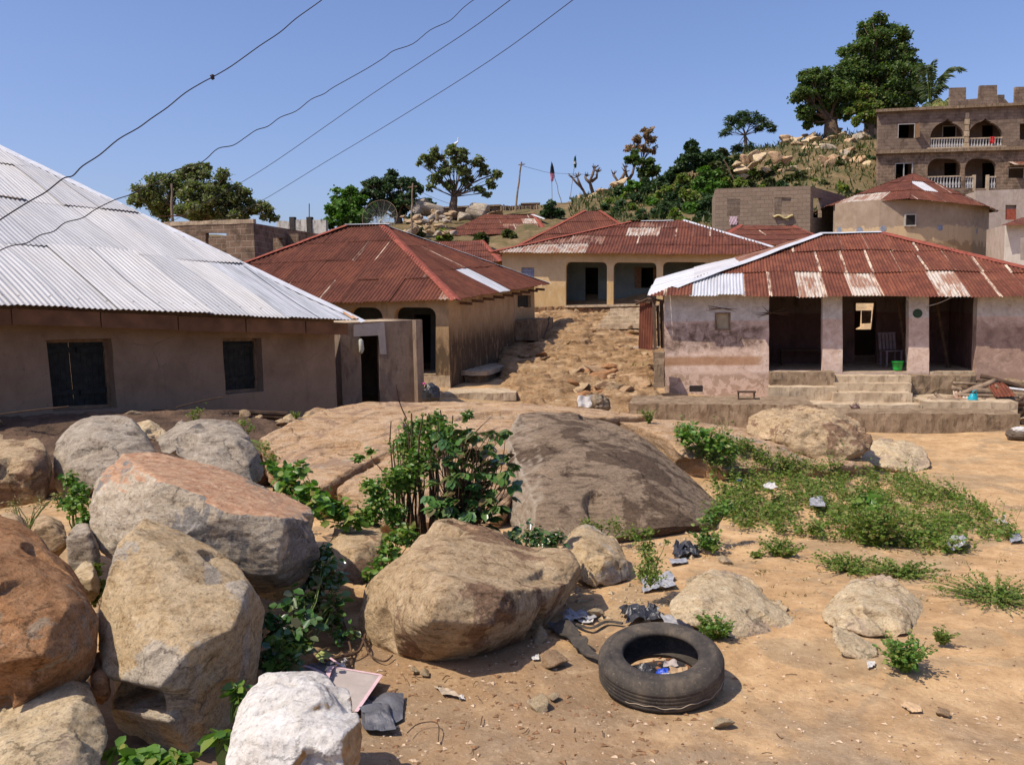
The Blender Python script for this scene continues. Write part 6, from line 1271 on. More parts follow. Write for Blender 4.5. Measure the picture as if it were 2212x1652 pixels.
# hillside bushes
rs = random.Random(8); bl = []
for px, py, rr, Y, mt in [(1500,335,34,72,L_dark),(1478,352,26,71,L_dark),(1548,352,26,72,L_dark),(1525,345,24,73,L_dark),(1532,389,34,66,L_bright),(1515,405,26,65,L_bright),(1560,400,22,66,L_weed),(1367,408,22,70,L_bright),(1340,420,22,70,L_dark),(1395,415,24,69,L_dark),(1430,405,26,70,L_dark),(1455,385,28,71,L_dark),
   (1480,395,24,69,L_weed),(1420,430,26,66,L_weed),(1380,440,26,66,L_dark),(1450,440,28,64,L_dark),(1490,430,26,64,L_weed),(1497,456,24,62,L_bright),(1530,440,28,62,L_dark),(1425,465,24,61,L_dark),(1460,470,24,60,L_weed),(1390,470,22,61,L_dark),(1345,450,22,65,L_dark),(1315,445,20,68,L_weed),(1285,455,18,70,L_dark),
   (1330,470,20,62,L_dark),(1520,472,22,59,L_dark),(1545,365,20,70,L_scrub),(1570,375,24,69,L_scrub),(1600,385,18,69,L_scrub),(1645,382,18,68,L_scrub),(1804,362,28,68,L_scrub),(1850,335,24,73,L_weed),(1840,352,22,72,L_weed),(1738,345,18,72,L_scrub),(1731,385,22,66,L_scrub),(1700,392,18,66,L_scrub),(1818,412,22,63,L_weed),
   (1780,405,18,64,L_scrub),(1660,398,16,65,L_scrub),(1620,402,16,65,L_scrub),(1760,352,14,72,L_scrub),(1690,360,15,71,L_scrub),(1880,350,18,70,L_dark),(1560,330,14,76,L_scrub),(1590,345,14,75,L_scrub),(1255,465,16,68,L_dark),(1235,470,14,66,L_dark),(1860,425,16,62,L_scrub),(1720,412,16,62,L_scrub),(1180,520,18,50,L_dark),(1215,500,16,52,L_weed),(1250,482,15,54,L_dark),(1040,515,16,54,L_scrub),(900,500,16,56,L_scrub),(960,508,14,54,L_weed),(890,470,14,63,L_dark),(925,440,14,66,L_dark),(1100,505,12,56,L_scrub),
   (1620,372,14,70,L_weed),(1675,372,15,69,L_scrub),(1770,372,15,68,L_dark),(1710,362,14,70,L_weed),(1835,390,16,66,L_scrub),(1690,402,14,64,L_dark),(1575,352,14,72,L_dark),(1600,398,18,66,L_weed),(1580,392,16,67,L_dark),(1650,412,14,64,L_weed),(1710,378,13,68,L_dark),(1755,398,16,65,L_weed),(1795,388,15,66,L_scrub),(1825,372,16,68,L_weed),(1862,395,14,66,L_weed),(1665,355,12,72,L_scrub),(1290,470,18,66,L_weed),(1310,455,18,66,L_dark),(1360,455,20,64,L_weed),(1410,448,22,65,L_bright),(1470,455,22,62,L_dark),(1350,430,18,69,L_weed),(1440,418,22,67,L_weed),(1475,415,20,67,L_dark),(1395,395,14,72,L_dark)]:
    kind = {L_dark.name: 'dark green', L_bright.name: 'bright green', L_weed.name: 'mid green', L_scrub.name: 'dull olive'}[mt.name]; side = 'on the green hillside above the cream house' if px < 1575 else 'on the dry slope under the hilltop rocks'
    tree('%s bush %s' % (kind, side), (px, py+rr*.9), Y, [(px, py, rr*.8), (px-rr*.55, py+rr*.3, rr*.55), (px+rr*.55, py+rr*.25, rr*.55), (px+rs.uniform(-.4, .4)*rr, py-rr*.55, rr*.4)], .42, int(2.6*rr*rr), mt, .1, name='bush', cat='bush', group='%s bushes %s' % (kind, side), seed=int(px), nc=9)
# scrub grass on the slope
r = np.random.default_rng(5); n = 2300; X = r.uniform(2, 34, n*3); Yy = r.uniform(50, 82, n*3); u_ = X/Yy*FPX+1106; k_ = (u_ > 1240) & (u_ < 1900); X, Yy = X[k_][:n], Yy[k_][:n]
Z = np.array([gzm(a, b) for a, b in zip(X, Yy)]); C = np.stack([X, Yy, Z], 1); C = np.repeat(C, 3, 0)+r.normal(size=(len(C)*3, 3))*.12; D = r.normal(size=C.shape)*.5; D[:, 2] = 1
gs = mk_leaves('grass', C, r.uniform(.25, .6, len(C)), L_scrub, None, D=D, up=.1, shape='thin', rng=r); tag(gs, kind='stuff')
# palm
def frond(m_leaf, m_st, a, b, bow, n=26, ll=.9):
    a, b = Vector(a), Vector(b); pts = [a.lerp(b, i/12)+Vector((0, 0, bow*math.sin(i/12*math.pi))) for i in range(13)]; m_st.tube(pts, [.05*(1-.8*i/12) for i in range(13)], 5)
    for i in range(n):
        t = .12+.88*i/n; p = pts[0].lerp(pts[-1], t)+Vector((0, 0, bow*math.sin(t*math.pi))); d = (b-a).normalized(); s = d.cross(Vector((0, 0, 1))).normalized()
        for sg in (-1, 1):
            q = (d*.7+s*sg*.8-Vector((0, 0, .7+.3*random.random()))); q.normalize(); m_leaf.append((p, q, ll*(1-.5*abs(t-.5))))
def palm(label, c, tips, mat, seed, trunk=True):
    b = Vector((c.x, c.y, gz(c.x, c.y))); T = thing('palm_tree', label, 'palm', b); m = MB(); lf = []
    if trunk: m2 = MB(); m2.tube(curve3(b, c, .02, 6), .16, 8); m2.mk('trunk', M_bark, T)
    for tp, bow in tips: frond(lf, m, c, tp, bow)
    m.mk('frond_stalks', M_gstem, T); mk_leaves('crown', [tuple(q[0]) for q in lf], np.array([q[2] for q in lf]), mat, T, D=np.array([tuple(q[1]) for q in lf]), up=.3, shape='thin')
c = P(2008, 222, 75); palm('tall palm with wind-blown fronds between the tallest tree and the block building', c, [(P(1994,150,76), 1.2), (P(2018,128,75), .5), (P(2078,152,75), 1.3), (P(2050,165,76), 1.0), (P(2045,190,74), .8), (P(1985,185,77), .8), (P(2040,235,73), .5), (P(1992,240,73), .3), (P(2000,140,73), .7)], L_palm, 1)
c = P(2038, 222, 71); palm('low young palm with yellowing fronds at the roof edge of the block building', c, [(P(2012,246,70), .5), (P(2062,248,70), .45), (P(2082,234,71), .7), (P(2030,250,70), .5), (P(2048,252,70), .5), (P(2018,226,71), .4)], L_palmy, 2)
# white bird on the round tree
def bird(p, s, label):
    bm = bmesh.new(); me = bpy.data.meshes.new('bird'); J = [(0,0,0,.11),(.14,0,.05,.12),(.27,0,.15,.09),(.33,0,.30,.04),(.30,0,.44,.035),(.36,0,.53,.05),(.48,0,.53,.014),(-.16,0,-.08,.06),(-.30,0,-.17,.025),(.02,.03,-.28,.014),(.04,.03,-.36,.012)]
    me.from_pydata([j[:3] for j in J], [(0,1),(1,2),(2,3),(3,4),(4,5),(5,6),(0,7),(7,8),(0,9),(9,10)], []); o = bpy.data.objects.new('bird', me); COL.objects.link(o)
    sk = o.modifiers.new('s', 'SKIN'); 
    for i, j in enumerate(J): me.skin_vertices[0].data[i].radius = (j[3], j[3])
    me.skin_vertices[0].data[0].use_root = True; ss = o.modifiers.new('u', 'SUBSURF'); ss.levels = 1; ss.render_levels = 1
    o.location = p; o.scale = (s, s, s); o.rotation_euler = (0, 0, .3); me.materials.append(simple('white feathers', (.75, .75, .74), .8, .05)); return tag(o, label, 'bird')
bird(P(982, 311, 64), .8, 'white egret perched on the top twig of the round leafy tree')
# ================================================================ poles, flags, dish, wires
def pole(name, label, cat, a, b, w_, mat=M_oldwood, arm=None):
    m = MB(); pts = curve3(a, b, .008, 5); m.tube(pts, [w_*(1-.3*i/5) for i in range(6)], 7)
    if arm: m.box(Vector(b)-Vector((arm/2, 0, .25)), Vector((arm, 0, .05)), Vector((0, .06, 0)), Vector((0, 0, .07)))
    return tag(m.mk(name, mat, smooth=False), label, cat)
pole('utility_pole', 'thin leaning pole on the crest left of the flags', 'pole', P(1113, 455, 66), P(1127, 350, 66), .08, arm=.5)
pole('utility_pole', 'slender pole beside the satellite dish with a tiny crossarm', 'pole', P(889, 505, 50), P(891, 396, 50), .06, arm=.5)
pole('utility_pole', 'short weathered pole rising behind the silver roof in front of the broad tree', 'pole', P(373, 490, 36), P(371, 397, 36), .06)
pole('leaning_stick', 'bare stick leaning on the hillside above the unfinished block room', 'stick', P(1596, 408, 66), P(1564, 346, 67), .07, M_stick)
pole('flag_prop', 'thin bamboo leaning beside the dark and pink flag', 'stick', P(1214, 445, 72), P(1196, 372, 72), .03)
M_blk = simple('black cloth', (.02, .02, .03), .9); M_pk = simple('pink cloth', (.60, .22, .30), .9); M_wh = simple('white cloth', (.6, .6, .62), .9); M_gn = simple('dark green cloth', (.02, .08, .04), .9)
def flag(label, a, b, segs, Y):
    T = thing('flag', label, 'flag', P(*a, Y)); m = MB(); m.tube([P(*a, Y), P(*b, Y)], .025, 6); m.mk('flagpole', M_oldwood, T)
    for (nm, poly, mt) in segs:
        V = []; n = len(poly); k = 6
        for i, (x0, x1, y) in enumerate(poly):
            for j in range(k+1): V.append(P(x0+(x1-x0)*j/k, y+1.0*math.sin(j*2), Y-.05+.12*math.sin(j*2.4+i*.7)))
        Fc = [[i*(k+1)+j, i*(k+1)+j+1, (i+1)*(k+1)+j+1, (i+1)*(k+1)+j] for i in range(n-1) for j in range(k)]; mk(nm, V, Fc, mt, T, smooth=True)
flag('drooping flag, black above and pink below, on a thin pole on the crest', (1193, 445), (1191, 349), [('flag_cloth', [(1191, 1193, 352), (1189, 1196, 362), (1188, 1198, 374)], M_blk), ('flag_cloth', [(1188, 1198, 374), (1189, 1197, 383), (1190, 1195, 392)], M_pk)], 72)
flag('drooping green and white flag on a tilted pole above the cropped trees', (1232, 425), (1244, 335), [('flag_cloth', [(1241, 1244, 338), (1239, 1245, 348)], M_gn), ('flag_cloth', [(1239, 1245, 348), (1239, 1246, 354)], M_wh), ('flag_cloth', [(1239, 1246, 354), (1240, 1245, 363)], M_gn)], 74)
# dish
DC = P(821, 470, 41); Rd = .84; ax = Vector((-.15, -1, .35)).normalized(); q = ax.to_track_quat('Z', 'Y'); T = thing('satellite_dish', 'large wire-mesh satellite dish behind the ridge of the dark red hipped roof', 'satellite dish', (DC.x, DC.y+.5, gz(DC.x, DC.y)))
def dp(r_, a): return DC+q @ Vector((r_*math.cos(a), r_*math.sin(a), .32*(r_/Rd)**2*Rd-.2))
m = MB()
for k in range(14): m.tube([dp(Rd*t/5, k/14*6.283) for t in range(6)], .011, 4)
m.mk('dish_ribs', simple('pale aluminium', (.22, .22, .19), .5, .2, 8, .1, .01, .4, .5), T)
m = MB(); m.tube([dp(Rd, k/40*6.283) for k in range(41)], .011, 5); m.tube([dp(Rd*.5, k/30*6.283) for k in range(31)], .009, 4); m.mk('dish_rim', M_oldwood, T)
m = MB()
for k in range(84): m.tube([dp(Rd*.1+Rd*.9*t/4, k/84*6.283) for t in range(5)], .002, 3, False)
for j in range(1, 22): m.tube([dp(Rd*j/22, k/30*6.283) for k in range(31)], .002, 3, False)
m.mk('dish_mesh', simple('dull mesh', (.13, .14, .11), .7), T)
m = MB(); f0 = DC+ax*.62
for k in range(3): m.tube([dp(Rd, k/3*6.283+.5), f0], .010, 4)
m.lathe(f0, [(0, -.06), (.05, -.05), (.05, .06), (0, .07)], 8); m.mk('feed_horn', M_blk, T)
m = MB(); m.tube([DC+Vector((0, .35, -.1)), DC+Vector((0, .4, -1)), Vector((DC.x, DC.y+.4, gz(DC.x, DC.y)-.1))], .05, 8); m.mk('mast', M_oldwood, T)
M_wire = simple('bare cable', (.035, .028, .026), .6)
def cat_(pts, k=6):
    P_ = [pts[0]]+pts+[pts[-1]]; out = []
    for i in range(1, len(P_)-2):
        for j in range(k):
            t = j/k; a, b, c, d = P_[i-1], P_[i], P_[i+1], P_[i+2]
            out.append(.5*((2*b)+(c-a)*t+(2*a-5*b+4*c-d)*t*t+(3*b-a-3*c+d)*t**3))
    return out+[pts[-1]]
def wire(label, pts, Y0, Y1, rad, knot=None):
    n = len(pts); P3 = [P(x, y, Y0+(Y1-Y0)*i/(n-1)) for i, (x, y) in enumerate(pts)]; m = MB(); m.tube(cat_(P3, 4), rad, 6, False)
    if knot is not None: c = P3[knot]; m.lathe(c, [(0, -.03), (.022, -.015), (.018, .0), (.026, .015), (0, .03)], 7)
    tag(m.mk('overhead_wire', M_wire, smooth=True), label, 'wire')
wire('thick wavy overhead wire with a knot, crossing the upper left sky', [(-90,535),(0,475),(62,436),(99,415),(136,386),(157,380),(178,359),(215,335),(256,301),(298,277),(327,256),(362,232),(400,201),(438,178),(459,167),(500,143),(560,100),(605,70),(640,40),(693,2),(760,-50)], 6, 10, .0055, 14)
wire('strongly wavy overhead wire running from the silver roof to the top middle', [(-60,570),(0,541),(25,531),(58,525),(87,508),(116,500),(141,481),(178,471),(207,452),(248,432),(281,421),(306,409),(355,386),(372,370),(426,355),(446,343),(471,321),(504,314),(533,295),(554,281),(579,273),(605,254),(640,240),(672,215),(700,203),(722,188),(790,150),(830,125),(850,110),(892,95),(930,65),(972,45),(1000,18),(1030,-4),(1080,-30)], 7, 12, .005)
wire('thin straight overhead wire, left of the similar pair crossing the sky', [(300,512),(380,474),(440,440),(515,398),(600,345),(800,206),(1000,75),(1100,2),(1170,-50)], 30, 10, .006)
wire('thin straight overhead wire, right of the similar pair crossing the sky', [(380,505),(480,474),(560,437),(700,352),(860,256),(1060,130),(1238,0),(1300,-50)], 30, 10, .006)
wire('faint wire strung between the crest pole and the flags', [(1127,358),(1160,367),(1195,374),(1290,378)], 66, 76, .012)
wire('faint wire sagging from the slender pole towards the crest', [(891,400),(930,425),(1000,448),(1085,462)], 50, 60, .010)
# ================================================================ near plants
def plant(label, base, h, spread, ns, leaf, per, mat, name='weed_plant', cat='plant', shape='leaf', seed=1, stem=M_gstem, sr=.003, droop=.3, up=.35, group=None, lo=.15, flw=None):
    rs = random.Random(seed); r = np.random.default_rng(seed); b = Vector(base); T = thing(name, label, cat, b, group); m = MB(); C = []; D = []; S = []
    for k in range(ns):
        a = rs.uniform(0, 6.28); d = Vector((math.cos(a), math.sin(a), 0)); hh = h*rs.uniform(.45, 1.0); sp_ = spread*rs.uniform(.2, 1)
        p0 = b+d*spread*.15*rs.random(); p1 = b+d*sp_*.55+Vector((0, 0, hh*.65)); p2 = b+d*sp_+Vector((0, 0, hh*(1-droop*rs.random())))
        pts = [p0.lerp(p1, t).lerp(p1.lerp(p2, t), t) for t in [i/6 for i in range(7)]]; m.tube(pts, [sr*(1.2-.8*i/6) for i in range(7)], 5)
        for j in range(per):
            t = lo+(1-lo)*(j+rs.random())/per; p = p0.lerp(p1, t).lerp(p1.lerp(p2, t), t); aa = rs.uniform(0, 6.28); dd = Vector((math.cos(aa), math.sin(aa), rs.uniform(-.3, .5)))
            C.append(tuple(p)); D.append(tuple(dd)); S.append(leaf*rs.uniform(.55, 1.15)*(1.1-.4*t))
    m.mk('stems', stem, T); mk_leaves('leaves', C, np.array(S), mat, T, D=np.array(D), up=up, shape=shape, rng=r); return T
def blobs_leaves(bl, leaf, mat, parent, seed, shape='leaf', up=.4, flat=.8):
    r = np.random.default_rng(seed); C = []
    for px, py, rr, Y, n in bl:
        n = int(n*1.9)
        c = np.array(P(px, py, Y)); s = rr*Y/FPX; C.append(c+r.normal(size=(n, 3))*s*np.array([.55, .55, .5])*flat)
    C = np.concatenate(C); D = rand_unit(len(C), r); D[:, 2] = D[:, 2]*.4-.15; return mk_leaves('leaves', C, leaf*r.uniform(.55, 1.2, len(C)), mat, parent, D=D, up=up, shape=shape, rng=r)
# cut bush with upright stubs
b0 = G(915, 1165, 0, 5); YB = 8.0; rs = random.Random(4)
T = thing('cut_bush', 'bush of upright brown cut stems sprouting fresh small leaves, in front of the whaleback', 'bush', P(920, 1165, YB)); m = MB()
for k in range(58):
    bx = rs.uniform(852, 1010); Y = YB+rs.uniform(-.35, .35); tx = bx+rs.uniform(-28, 22); ty = rs.uniform(925, 1050) if rs.random() < .75 else rs.uniform(880, 935)
    m.tube(curve3(P(bx, 1175, Y), P(tx, ty, Y+rs.uniform(-.15, .15)), .04, 6, rs), [.013*(1.1-.6*i/6)*rs.uniform(.7, 1.2) for i in range(7)], 6)
for a, b in (((878, 905), (855, 830)), ((905, 960), (872, 900)), ((1010, 950), (1075, 925)), ((960, 1000), (1060, 900)), ((870, 1040), (862, 925)), ((880, 1060), (800, 985)), ((850, 1100), (775, 1040))): m.tube(curve3(P(*a, YB), P(*b, YB-.1), .06, 5, rs), [.006, .006, .005, .005, .004, .002], 5)
m.mk('stems', M_stick, T)
blobs_leaves([(a, b, c, d, int(n*2.0)) for a, b, c, d, n in [(878,960,34,YB-.1,130),(905,925,30,YB,90),(940,955,38,YB-.2,150),(900,1000,40,YB-.3,130),(880,1040,36,YB-.3,110),(960,930,26,YB-.1,70),(985,960,24,YB-.2,70),(850,1040,30,YB-.4,100),(820,1080,32,YB-.5,110),(800,1050,22,YB-.5,50),(800,1110,28,YB-.5,90),(850,1110,30,YB-.5,90),(855,1030,20,YB-.5,50),(1010,895,12,YB-.1,22),(775,990,10,YB-.2,18),(800,975,9,YB-.2,12),(945,905,18,YB,30)]], .048, L_fresh, T, 3)
# dark glossy shrub with lobed leaves
T = thing('glossy_shrub', 'dark shrub with large drooping lobed glossy leaves right of the cut bush', 'shrub', P(1010, 1175, YB-.4)); m = MB(); r = np.random.default_rng(9); C = []; D = []; M_bk2 = None
for k in range(200):
    px = rs.gauss(1015, 48); py = rs.uniform(925, 1175)
    if not 925 < px < 1150: continue
    if px > 1090 and py > 1060 and rs.random() < .6: continue
    Y = YB-.55+rs.uniform(-.25, .3); c = P(px, py, Y); m.tube(curve3(P(1000+rs.uniform(-15, 15), 1130+rs.uniform(-20, 20), YB-.35), c, .12, 5, rs), [.007, .006, .005, .004, .003, .002], 4)
    base_a = rs.uniform(0, 6.28); tl = rs.uniform(-.9, -.2)
    for j in range(5):
        a = base_a+(j-2)*.55; C.append(tuple(c)); D.append((math.cos(a), math.sin(a), tl+rs.uniform(-.15, .15)))
m.mk('stems', M_stick, T); mk_leaves('leaves', C, r.uniform(.075, .135, len(C)), L_gloss, T, D=np.array(D), up=.75, shape='leaf', rng=r)
# broad bright plant and companions
def bplant(label, base, bl, leaf, mat, seed, name='broad_leaved_plant', shape='leaf', up=.5, stem=M_gstem, cat='plant', nst=14):
    T = thing(name, label, cat, P(*base)); rs = random.Random(seed); m = MB()
    for k in range(nst): q = rs.choice(bl); m.tube(curve3(P(*base), P(q[0]+rs.uniform(-.5, .5)*q[2], q[1]+rs.uniform(-.5, .5)*q[2], q[3]), .08, 5, rs), [.006, .006, .005, .004, .003, .002], 5)
    m.mk('stems', stem, T); blobs_leaves(bl, leaf, mat, T, seed, shape, up); return T
bplant('bright broad-leaved plant spilling over between the pink-topped boulder and the whaleback', (690, 1120, 7.6), [(610,1020,24,7.5,26),(625,1045,30,7.3,42),(665,1065,30,7.2,45),(700,1090,32,7.1,50),(735,1110,28,7.1,40),(590,1005,14,7.5,12),(760,1125,20,7.1,20),(650,1012,20,7.5,18)], .095, L_fresh, 11)
bplant('clump of leafy green sprigs at the back left of the big rounded brown boulder', (830, 1255, 6.9), [(850,1160,24,6.9,40),(880,1150,22,6.9,40),(840,1190,26,6.8,45),(815,1225,24,6.6,40),(800,1245,18,6.5,24),(900,1175,16,6.9,24)], .06, L_fresh, 12)
bplant('low glossy clump behind the saddle of the big rounded brown boulder', (1150, 1215, 7.0), [(1110,1165,22,7.0,40),(1150,1155,28,7.1,60),(1180,1170,26,7.0,55),(1205,1160,20,7.0,36),(1195,1190,22,6.9,44),(1150,1190,24,6.9,40)], .055, L_gloss, 13)
bplant('small-leaved green creeper left of the long pink-topped boulder', (160, 1150, 6.7), [(150,1035,18,6.8,60),(170,1060,24,6.7,90),(165,1090,28,6.6,110),(185,1120,20,6.5,80),(140,1085,18,6.7,60),(175,1150,14,6.4,40)], .045, L_fresh, 14, name='creeper')
bplant('tangle of pale green weeds between the orange and upright boulders', (205, 1310, 5.4), [(190,1200,18,5.8,60),(205,1230,20,5.6,70),(215,1265,20,5.4,70),(205,1290,18,5.3,50),(175,1240,16,5.6,50)], .035, L_weed, 15, name='weeds')
bplant('thin pale weeds standing in shade at the left edge', (60, 1150, 6.6), [(30,1090,22,6.7,60),(85,1085,22,6.7,60),(120,1075,16,6.7,40),(50,1130,20,6.5,40),(40,1155,16,6.4,30)], .035, L_dry, 16, name='weeds', shape='thin')
bplant('yellow-green weed seedling against the wall above the grey boulder', (424, 935, 9.4), [(418,895,14,9.4,40),(430,888,12,9.4,30),(424,912,14,9.4,40)], .03, L_weed, 17, name='weeds')
bplant('second thin weed sprig by the wall, nearer the whaleback', (530, 950, 9.2), [(525,912,12,9.2,36),(540,925,10,9.2,26),(575,965,16,9.0,50),(590,990,16,8.8,50)], .03, L_weed, 18, name='weeds')
bplant('round-leaved vine in deep shade under the pink-topped boulder', (640, 1420, 5.2), [(600,1360,34,5.2,50),(640,1380,30,5.1,50),(590,1420,30,4.9,50),(660,1340,26,5.4,40),(560,1330,26,5.2,30),(620,1440,26,4.8,36),(700,1230,30,5.9,30),(640,1300,40,5.6,40),(720,1300,26,5.8,26)], .075, L_gloss, 19, name='vine')
bplant('second clump of shaded vine climbing between the two big boulders', (700, 1360, 5.9), [(700,1200,26,6.2,50),(715,1250,28,6.1,60),(690,1290,30,6.0,60),(720,1330,26,5.8,50),(740,1370,20,5.7,30),(660,1250,24,6.1,40)], .07, L_gloss, 47, name='vine')
bplant('sunlit round leaves of the vine beside the earth patch', (635, 1440, 4.9), [(620,1400,20,4.9,10),(655,1395,14,5.0,8),(600,1375,10,4.9,5),(600,1430,14,4.8,6)], .075, L_fresh, 20, name='vine')
bplant('bright sunlit leaf cluster at the right foot of the upright boulder', (500, 1560, 4.1), [(520,1500,16,4.15,12),(512,1485,8,4.15,5)], .075, L_fresh, 21)
bplant('large backlit leaf pair left of the white quartz rock', (470, 1640, 3.85), [(475,1590,14,3.85,5),(480,1610,14,3.85,5)], .10, L_fresh, 22)
bplant('shaded leafy clump along the bottom edge between two boulders', (320, 1690, 3.7), [(280,1640,24,3.7,22),(330,1645,26,3.7,26),(380,1640,20,3.7,18),(250,1620,10,3.75,8)], .08, L_fresh, 23)
bplant('tall feathery flowering weed right of the round tan rock', (1405, 1265, 6.7), [(1400,1150,14,6.8,60),(1395,1180,20,6.8,100),(1405,1210,28,6.7,150),(1410,1240,30,6.6,150),(1375,1160,10,6.8,24),(1440,1170,8,6.8,20),(1385,1235,20,6.6,70)], .028, L_weed, 24, name='weeds')
bplant('low weeds rambling along the foot of the dark whaleback lobe', (1300, 1170, 8.8), [(1290,1140,20,8.8,70),(1330,1135,22,8.8,80),(1365,1150,18,8.6,60),(1270,1130,14,8.8,40)], .035, L_weed, 25, name='weeds')
bplant('leafy bright sprig at the lower right foot of the dark whaleback lobe', (1545, 1140, 8.8), [(1540,1110,24,8.8,60),(1565,1095,20,8.9,50),(1530,1125,18,8.7,40)], .055, L_fresh, 26)
bplant('bright broad-leaved weeds at the top left of the green patch', (1520, 975, 12.6), [(1490,930,22,12.8,60),(1520,945,26,12.6,80),(1550,960,24,12.4,80),(1480,945,18,12.6,50),(1575,970,20,12.3,60)], .09, L_fresh, 27)
def wp(label, px, py, h, sp_, ns, leaf, per, mat, seed, **k): return plant(label, GR(px, py, 0, 4), h*1.15, sp_*1.25, int(ns*2.2), leaf*1.15, int(per*1.3), mat, seed=seed, **k)
wp('small weed tuft growing at the front of the pointed pale rock', 1545, 1385, .16, .13, 26, .035, 9, L_fresh, 31)
wp('spreading weed tuft in front of the isolated pinkish boulder', 1955, 1455, .20, .16, 34, .036, 10, L_fresh, 32)
wp('little sprout at the right side of the isolated pinkish boulder', 2035, 1395, .12, .08, 10, .028, 7, L_weed, 33)
wp('weed tuft on the sand left of the pair below the green patch', 1690, 1205, .20, .22, 26, .04, 9, L_weed, 34)
wp('leafy weed beside the black plastic right of the tall weed', 1530, 1195, .24, .18, 16, .05, 8, L_fresh, 35)
wp('low weed mat below the middle of the green patch', 1835, 1235, .12, .32, 46, .035, 10, L_weed, 36)
wp('low weed mat right of its neighbour below the green patch', 1950, 1245, .12, .30, 40, .035, 10, L_weed, 37)
wp('tiny weed between the lone tuft and the green patch', 1632, 1205, .07, .10, 12, .03, 7, L_weed, 38)
wp('sparse yellowing weed mat at the right edge of the sand', 2150, 1300, .12, .45, 60, .03, 10, L_weed, 39)
wp('tall bushy weed at the lower edge of the green patch', 1890, 1180, .45, .3, 50, .05, 12, L_weed, 40)
wp('large-leaved seedling standing in the green patch', 1870, 1120, .35, .18, 7, .16, 3, L_fresh, 41)
wp('fern-like tuft at the foot of the knobbly boulder', 1790, 978, .3, .25, 30, .06, 9, L_fresh, 42)
wp('weeds on top of the knobbly boulder side', 1690, 945, .25, .25, 20, .05, 8, L_weed, 43)
wp('grassy seedling by the path near the corrugated screen', 1395, 812, .35, .5, 24, .08, 8, L_weed, 44)
wp('green sprig sprouting among the firewood', 2065, 868, .3, .2, 14, .07, 7, L_fresh, 45)
for k, (px, py, lab) in enumerate([(1660, 905, 'wispy weed in front of the terrace left of the knobbly boulder'), (1403, 915, 'wispy weed on the outcrop below the cement platform'), (640, 1155, 'sprig under the broad bright plant')]): wp(lab, px, py, .3, .15, 10, .04, 8, L_weed, 60+k)
wp('tiny sprig growing in a crack of the whaleback top left', 640, 905, .14, .1, 10, .03, 6, L_weed, 70)
# green weed patch
poly = [(1445,922),(1490,915),(1540,930),(1620,962),(1700,990),(1850,1015),(1960,1025),(2060,1065),(2140,1110),(2200,1165),(2110,1178),(2085,1192),(1990,1190),(1900,1182),(1800,1165),(1700,1150),(1600,1140),(1540,1125),(1545,1060),(1540,1010),(1480,965)]
def inpoly(x, y):
    c = False; n = len(poly)
    for i in range(n):
        (x0, y0), (x1, y1) = poly[i], poly[i-1]
        if (y0 > y) != (y1 > y) and x < (x1-x0)*(y-y0)/(y1-y0)+x0: c = not c
    return c
r = np.random.default_rng(21); C = []; D = []; S = []; mS = MB(); k = 0
while k < 2050:
    px = r.uniform(1460, 2210); py = r.uniform(925, 1200)
    if not inpoly(px, py): continue
    nz_ = perlin(np.array([[px*.014, py*.034, 1.0]]))[0]*.75+perlin(np.array([[px*.04, py*.1, 4.0]]))[0]*.4
    if nz_ < -.02 and r.random() < .9: continue
    b = GR(px, py+6, 0, 7); h = .04+.15*max(0, nz_+.2)+(r.random()**5)*.28; ln = r.normal(size=2)*.25*h; k += 1
    tip = b+Vector((ln[0], ln[1], h)); mS.tube([b, tip], [.003, .0015], 3, False)
    for j in range(12):
        t = .15+.85*(j+r.random())/12; p = b.lerp(tip, t); a = r.random()*6.28; C.append((p.x+r.normal()*.035, p.y+r.normal()*.035, p.z)); D.append((math.cos(a), math.sin(a), r.uniform(-.3, .5))); S.append(r.uniform(.026, .052)*(1.5 if k % 9 == 0 else 1))
ws = mk_leaves('weeds', C, np.array(S), L_weed, None, D=np.array(D), up=.45, shape='leaf', rng=r); tag(ws, kind='stuff'); st_ = mS.mk('weed_stems', M_gstem, ws); tag(st_, kind='stuff')
# sparse grass specks on the sand
C = []; D = []
for k in range(260):
    px = r.uniform(1450, 2212); py = r.uniform(1150, 1320); p = G(px, py, 0, 5)
    if r.random() < .5: continue
    for j in range(6): C.append((p.x+r.normal()*.03, p.y+r.normal()*.03, p.z)); D.append((r.normal(), r.normal(), .8))
gg = mk_leaves('ground_cover', C, r.uniform(.02, .05, len(C)), L_dry, None, D=np.array(D), up=.2, shape='thin', rng=r); tag(gg, kind='stuff')
# ================================================================ tyre
def rubber():
    m = NT('dusty black rubber'); v = m.objc(); n1 = m.noise(v, 5, 9, .72, .4); n2 = m.noise(v, 60, 4, .7)
    col = m.ramp(n1.outputs[0], [(.36, (.032, .028, .025)), (.5, (.058, .049, .040)), (.6, (.095, .076, .056)), (.72, (.15, .115, .08))]).outputs[0]; col = m.mix(m.ramp(n2.outputs[0], [(.6, 0), (.68, .5)]).outputs[0], col, (.25, .19, .13))
    return m.fin(col, .85, m.bump(n2.outputs[0], .5, .004, m.bump(n1.outputs[0], .4, .01)), .25)
M_rub = rubber()
tc = G(1425, 1500, 0, 3)
T = thing('old_tyre', 'worn dusty black tyre lying on the sand in the foreground', 'tyre', tc)
tilt = Matrix.Rotation(R(9.5), 3, 'X') @ Matrix.Rotation(R(-2), 3, 'Y')
k_ = tc.y/FPX*284/2/.385; D0 = Vector((tc.x+.03, tc.y+.14*k_, tc.z+.0))
prof = [(.228,.055),(.232,.035),(.25,.022),(.30,.012),(.345,.022),(.368,.042),(.378,.058)]
for i in range(5):
    z = .062+i*.021; prof += [(.3855,z),(.3855,z+.015),(.3838,z+.0165),(.3838,z+.0195)]
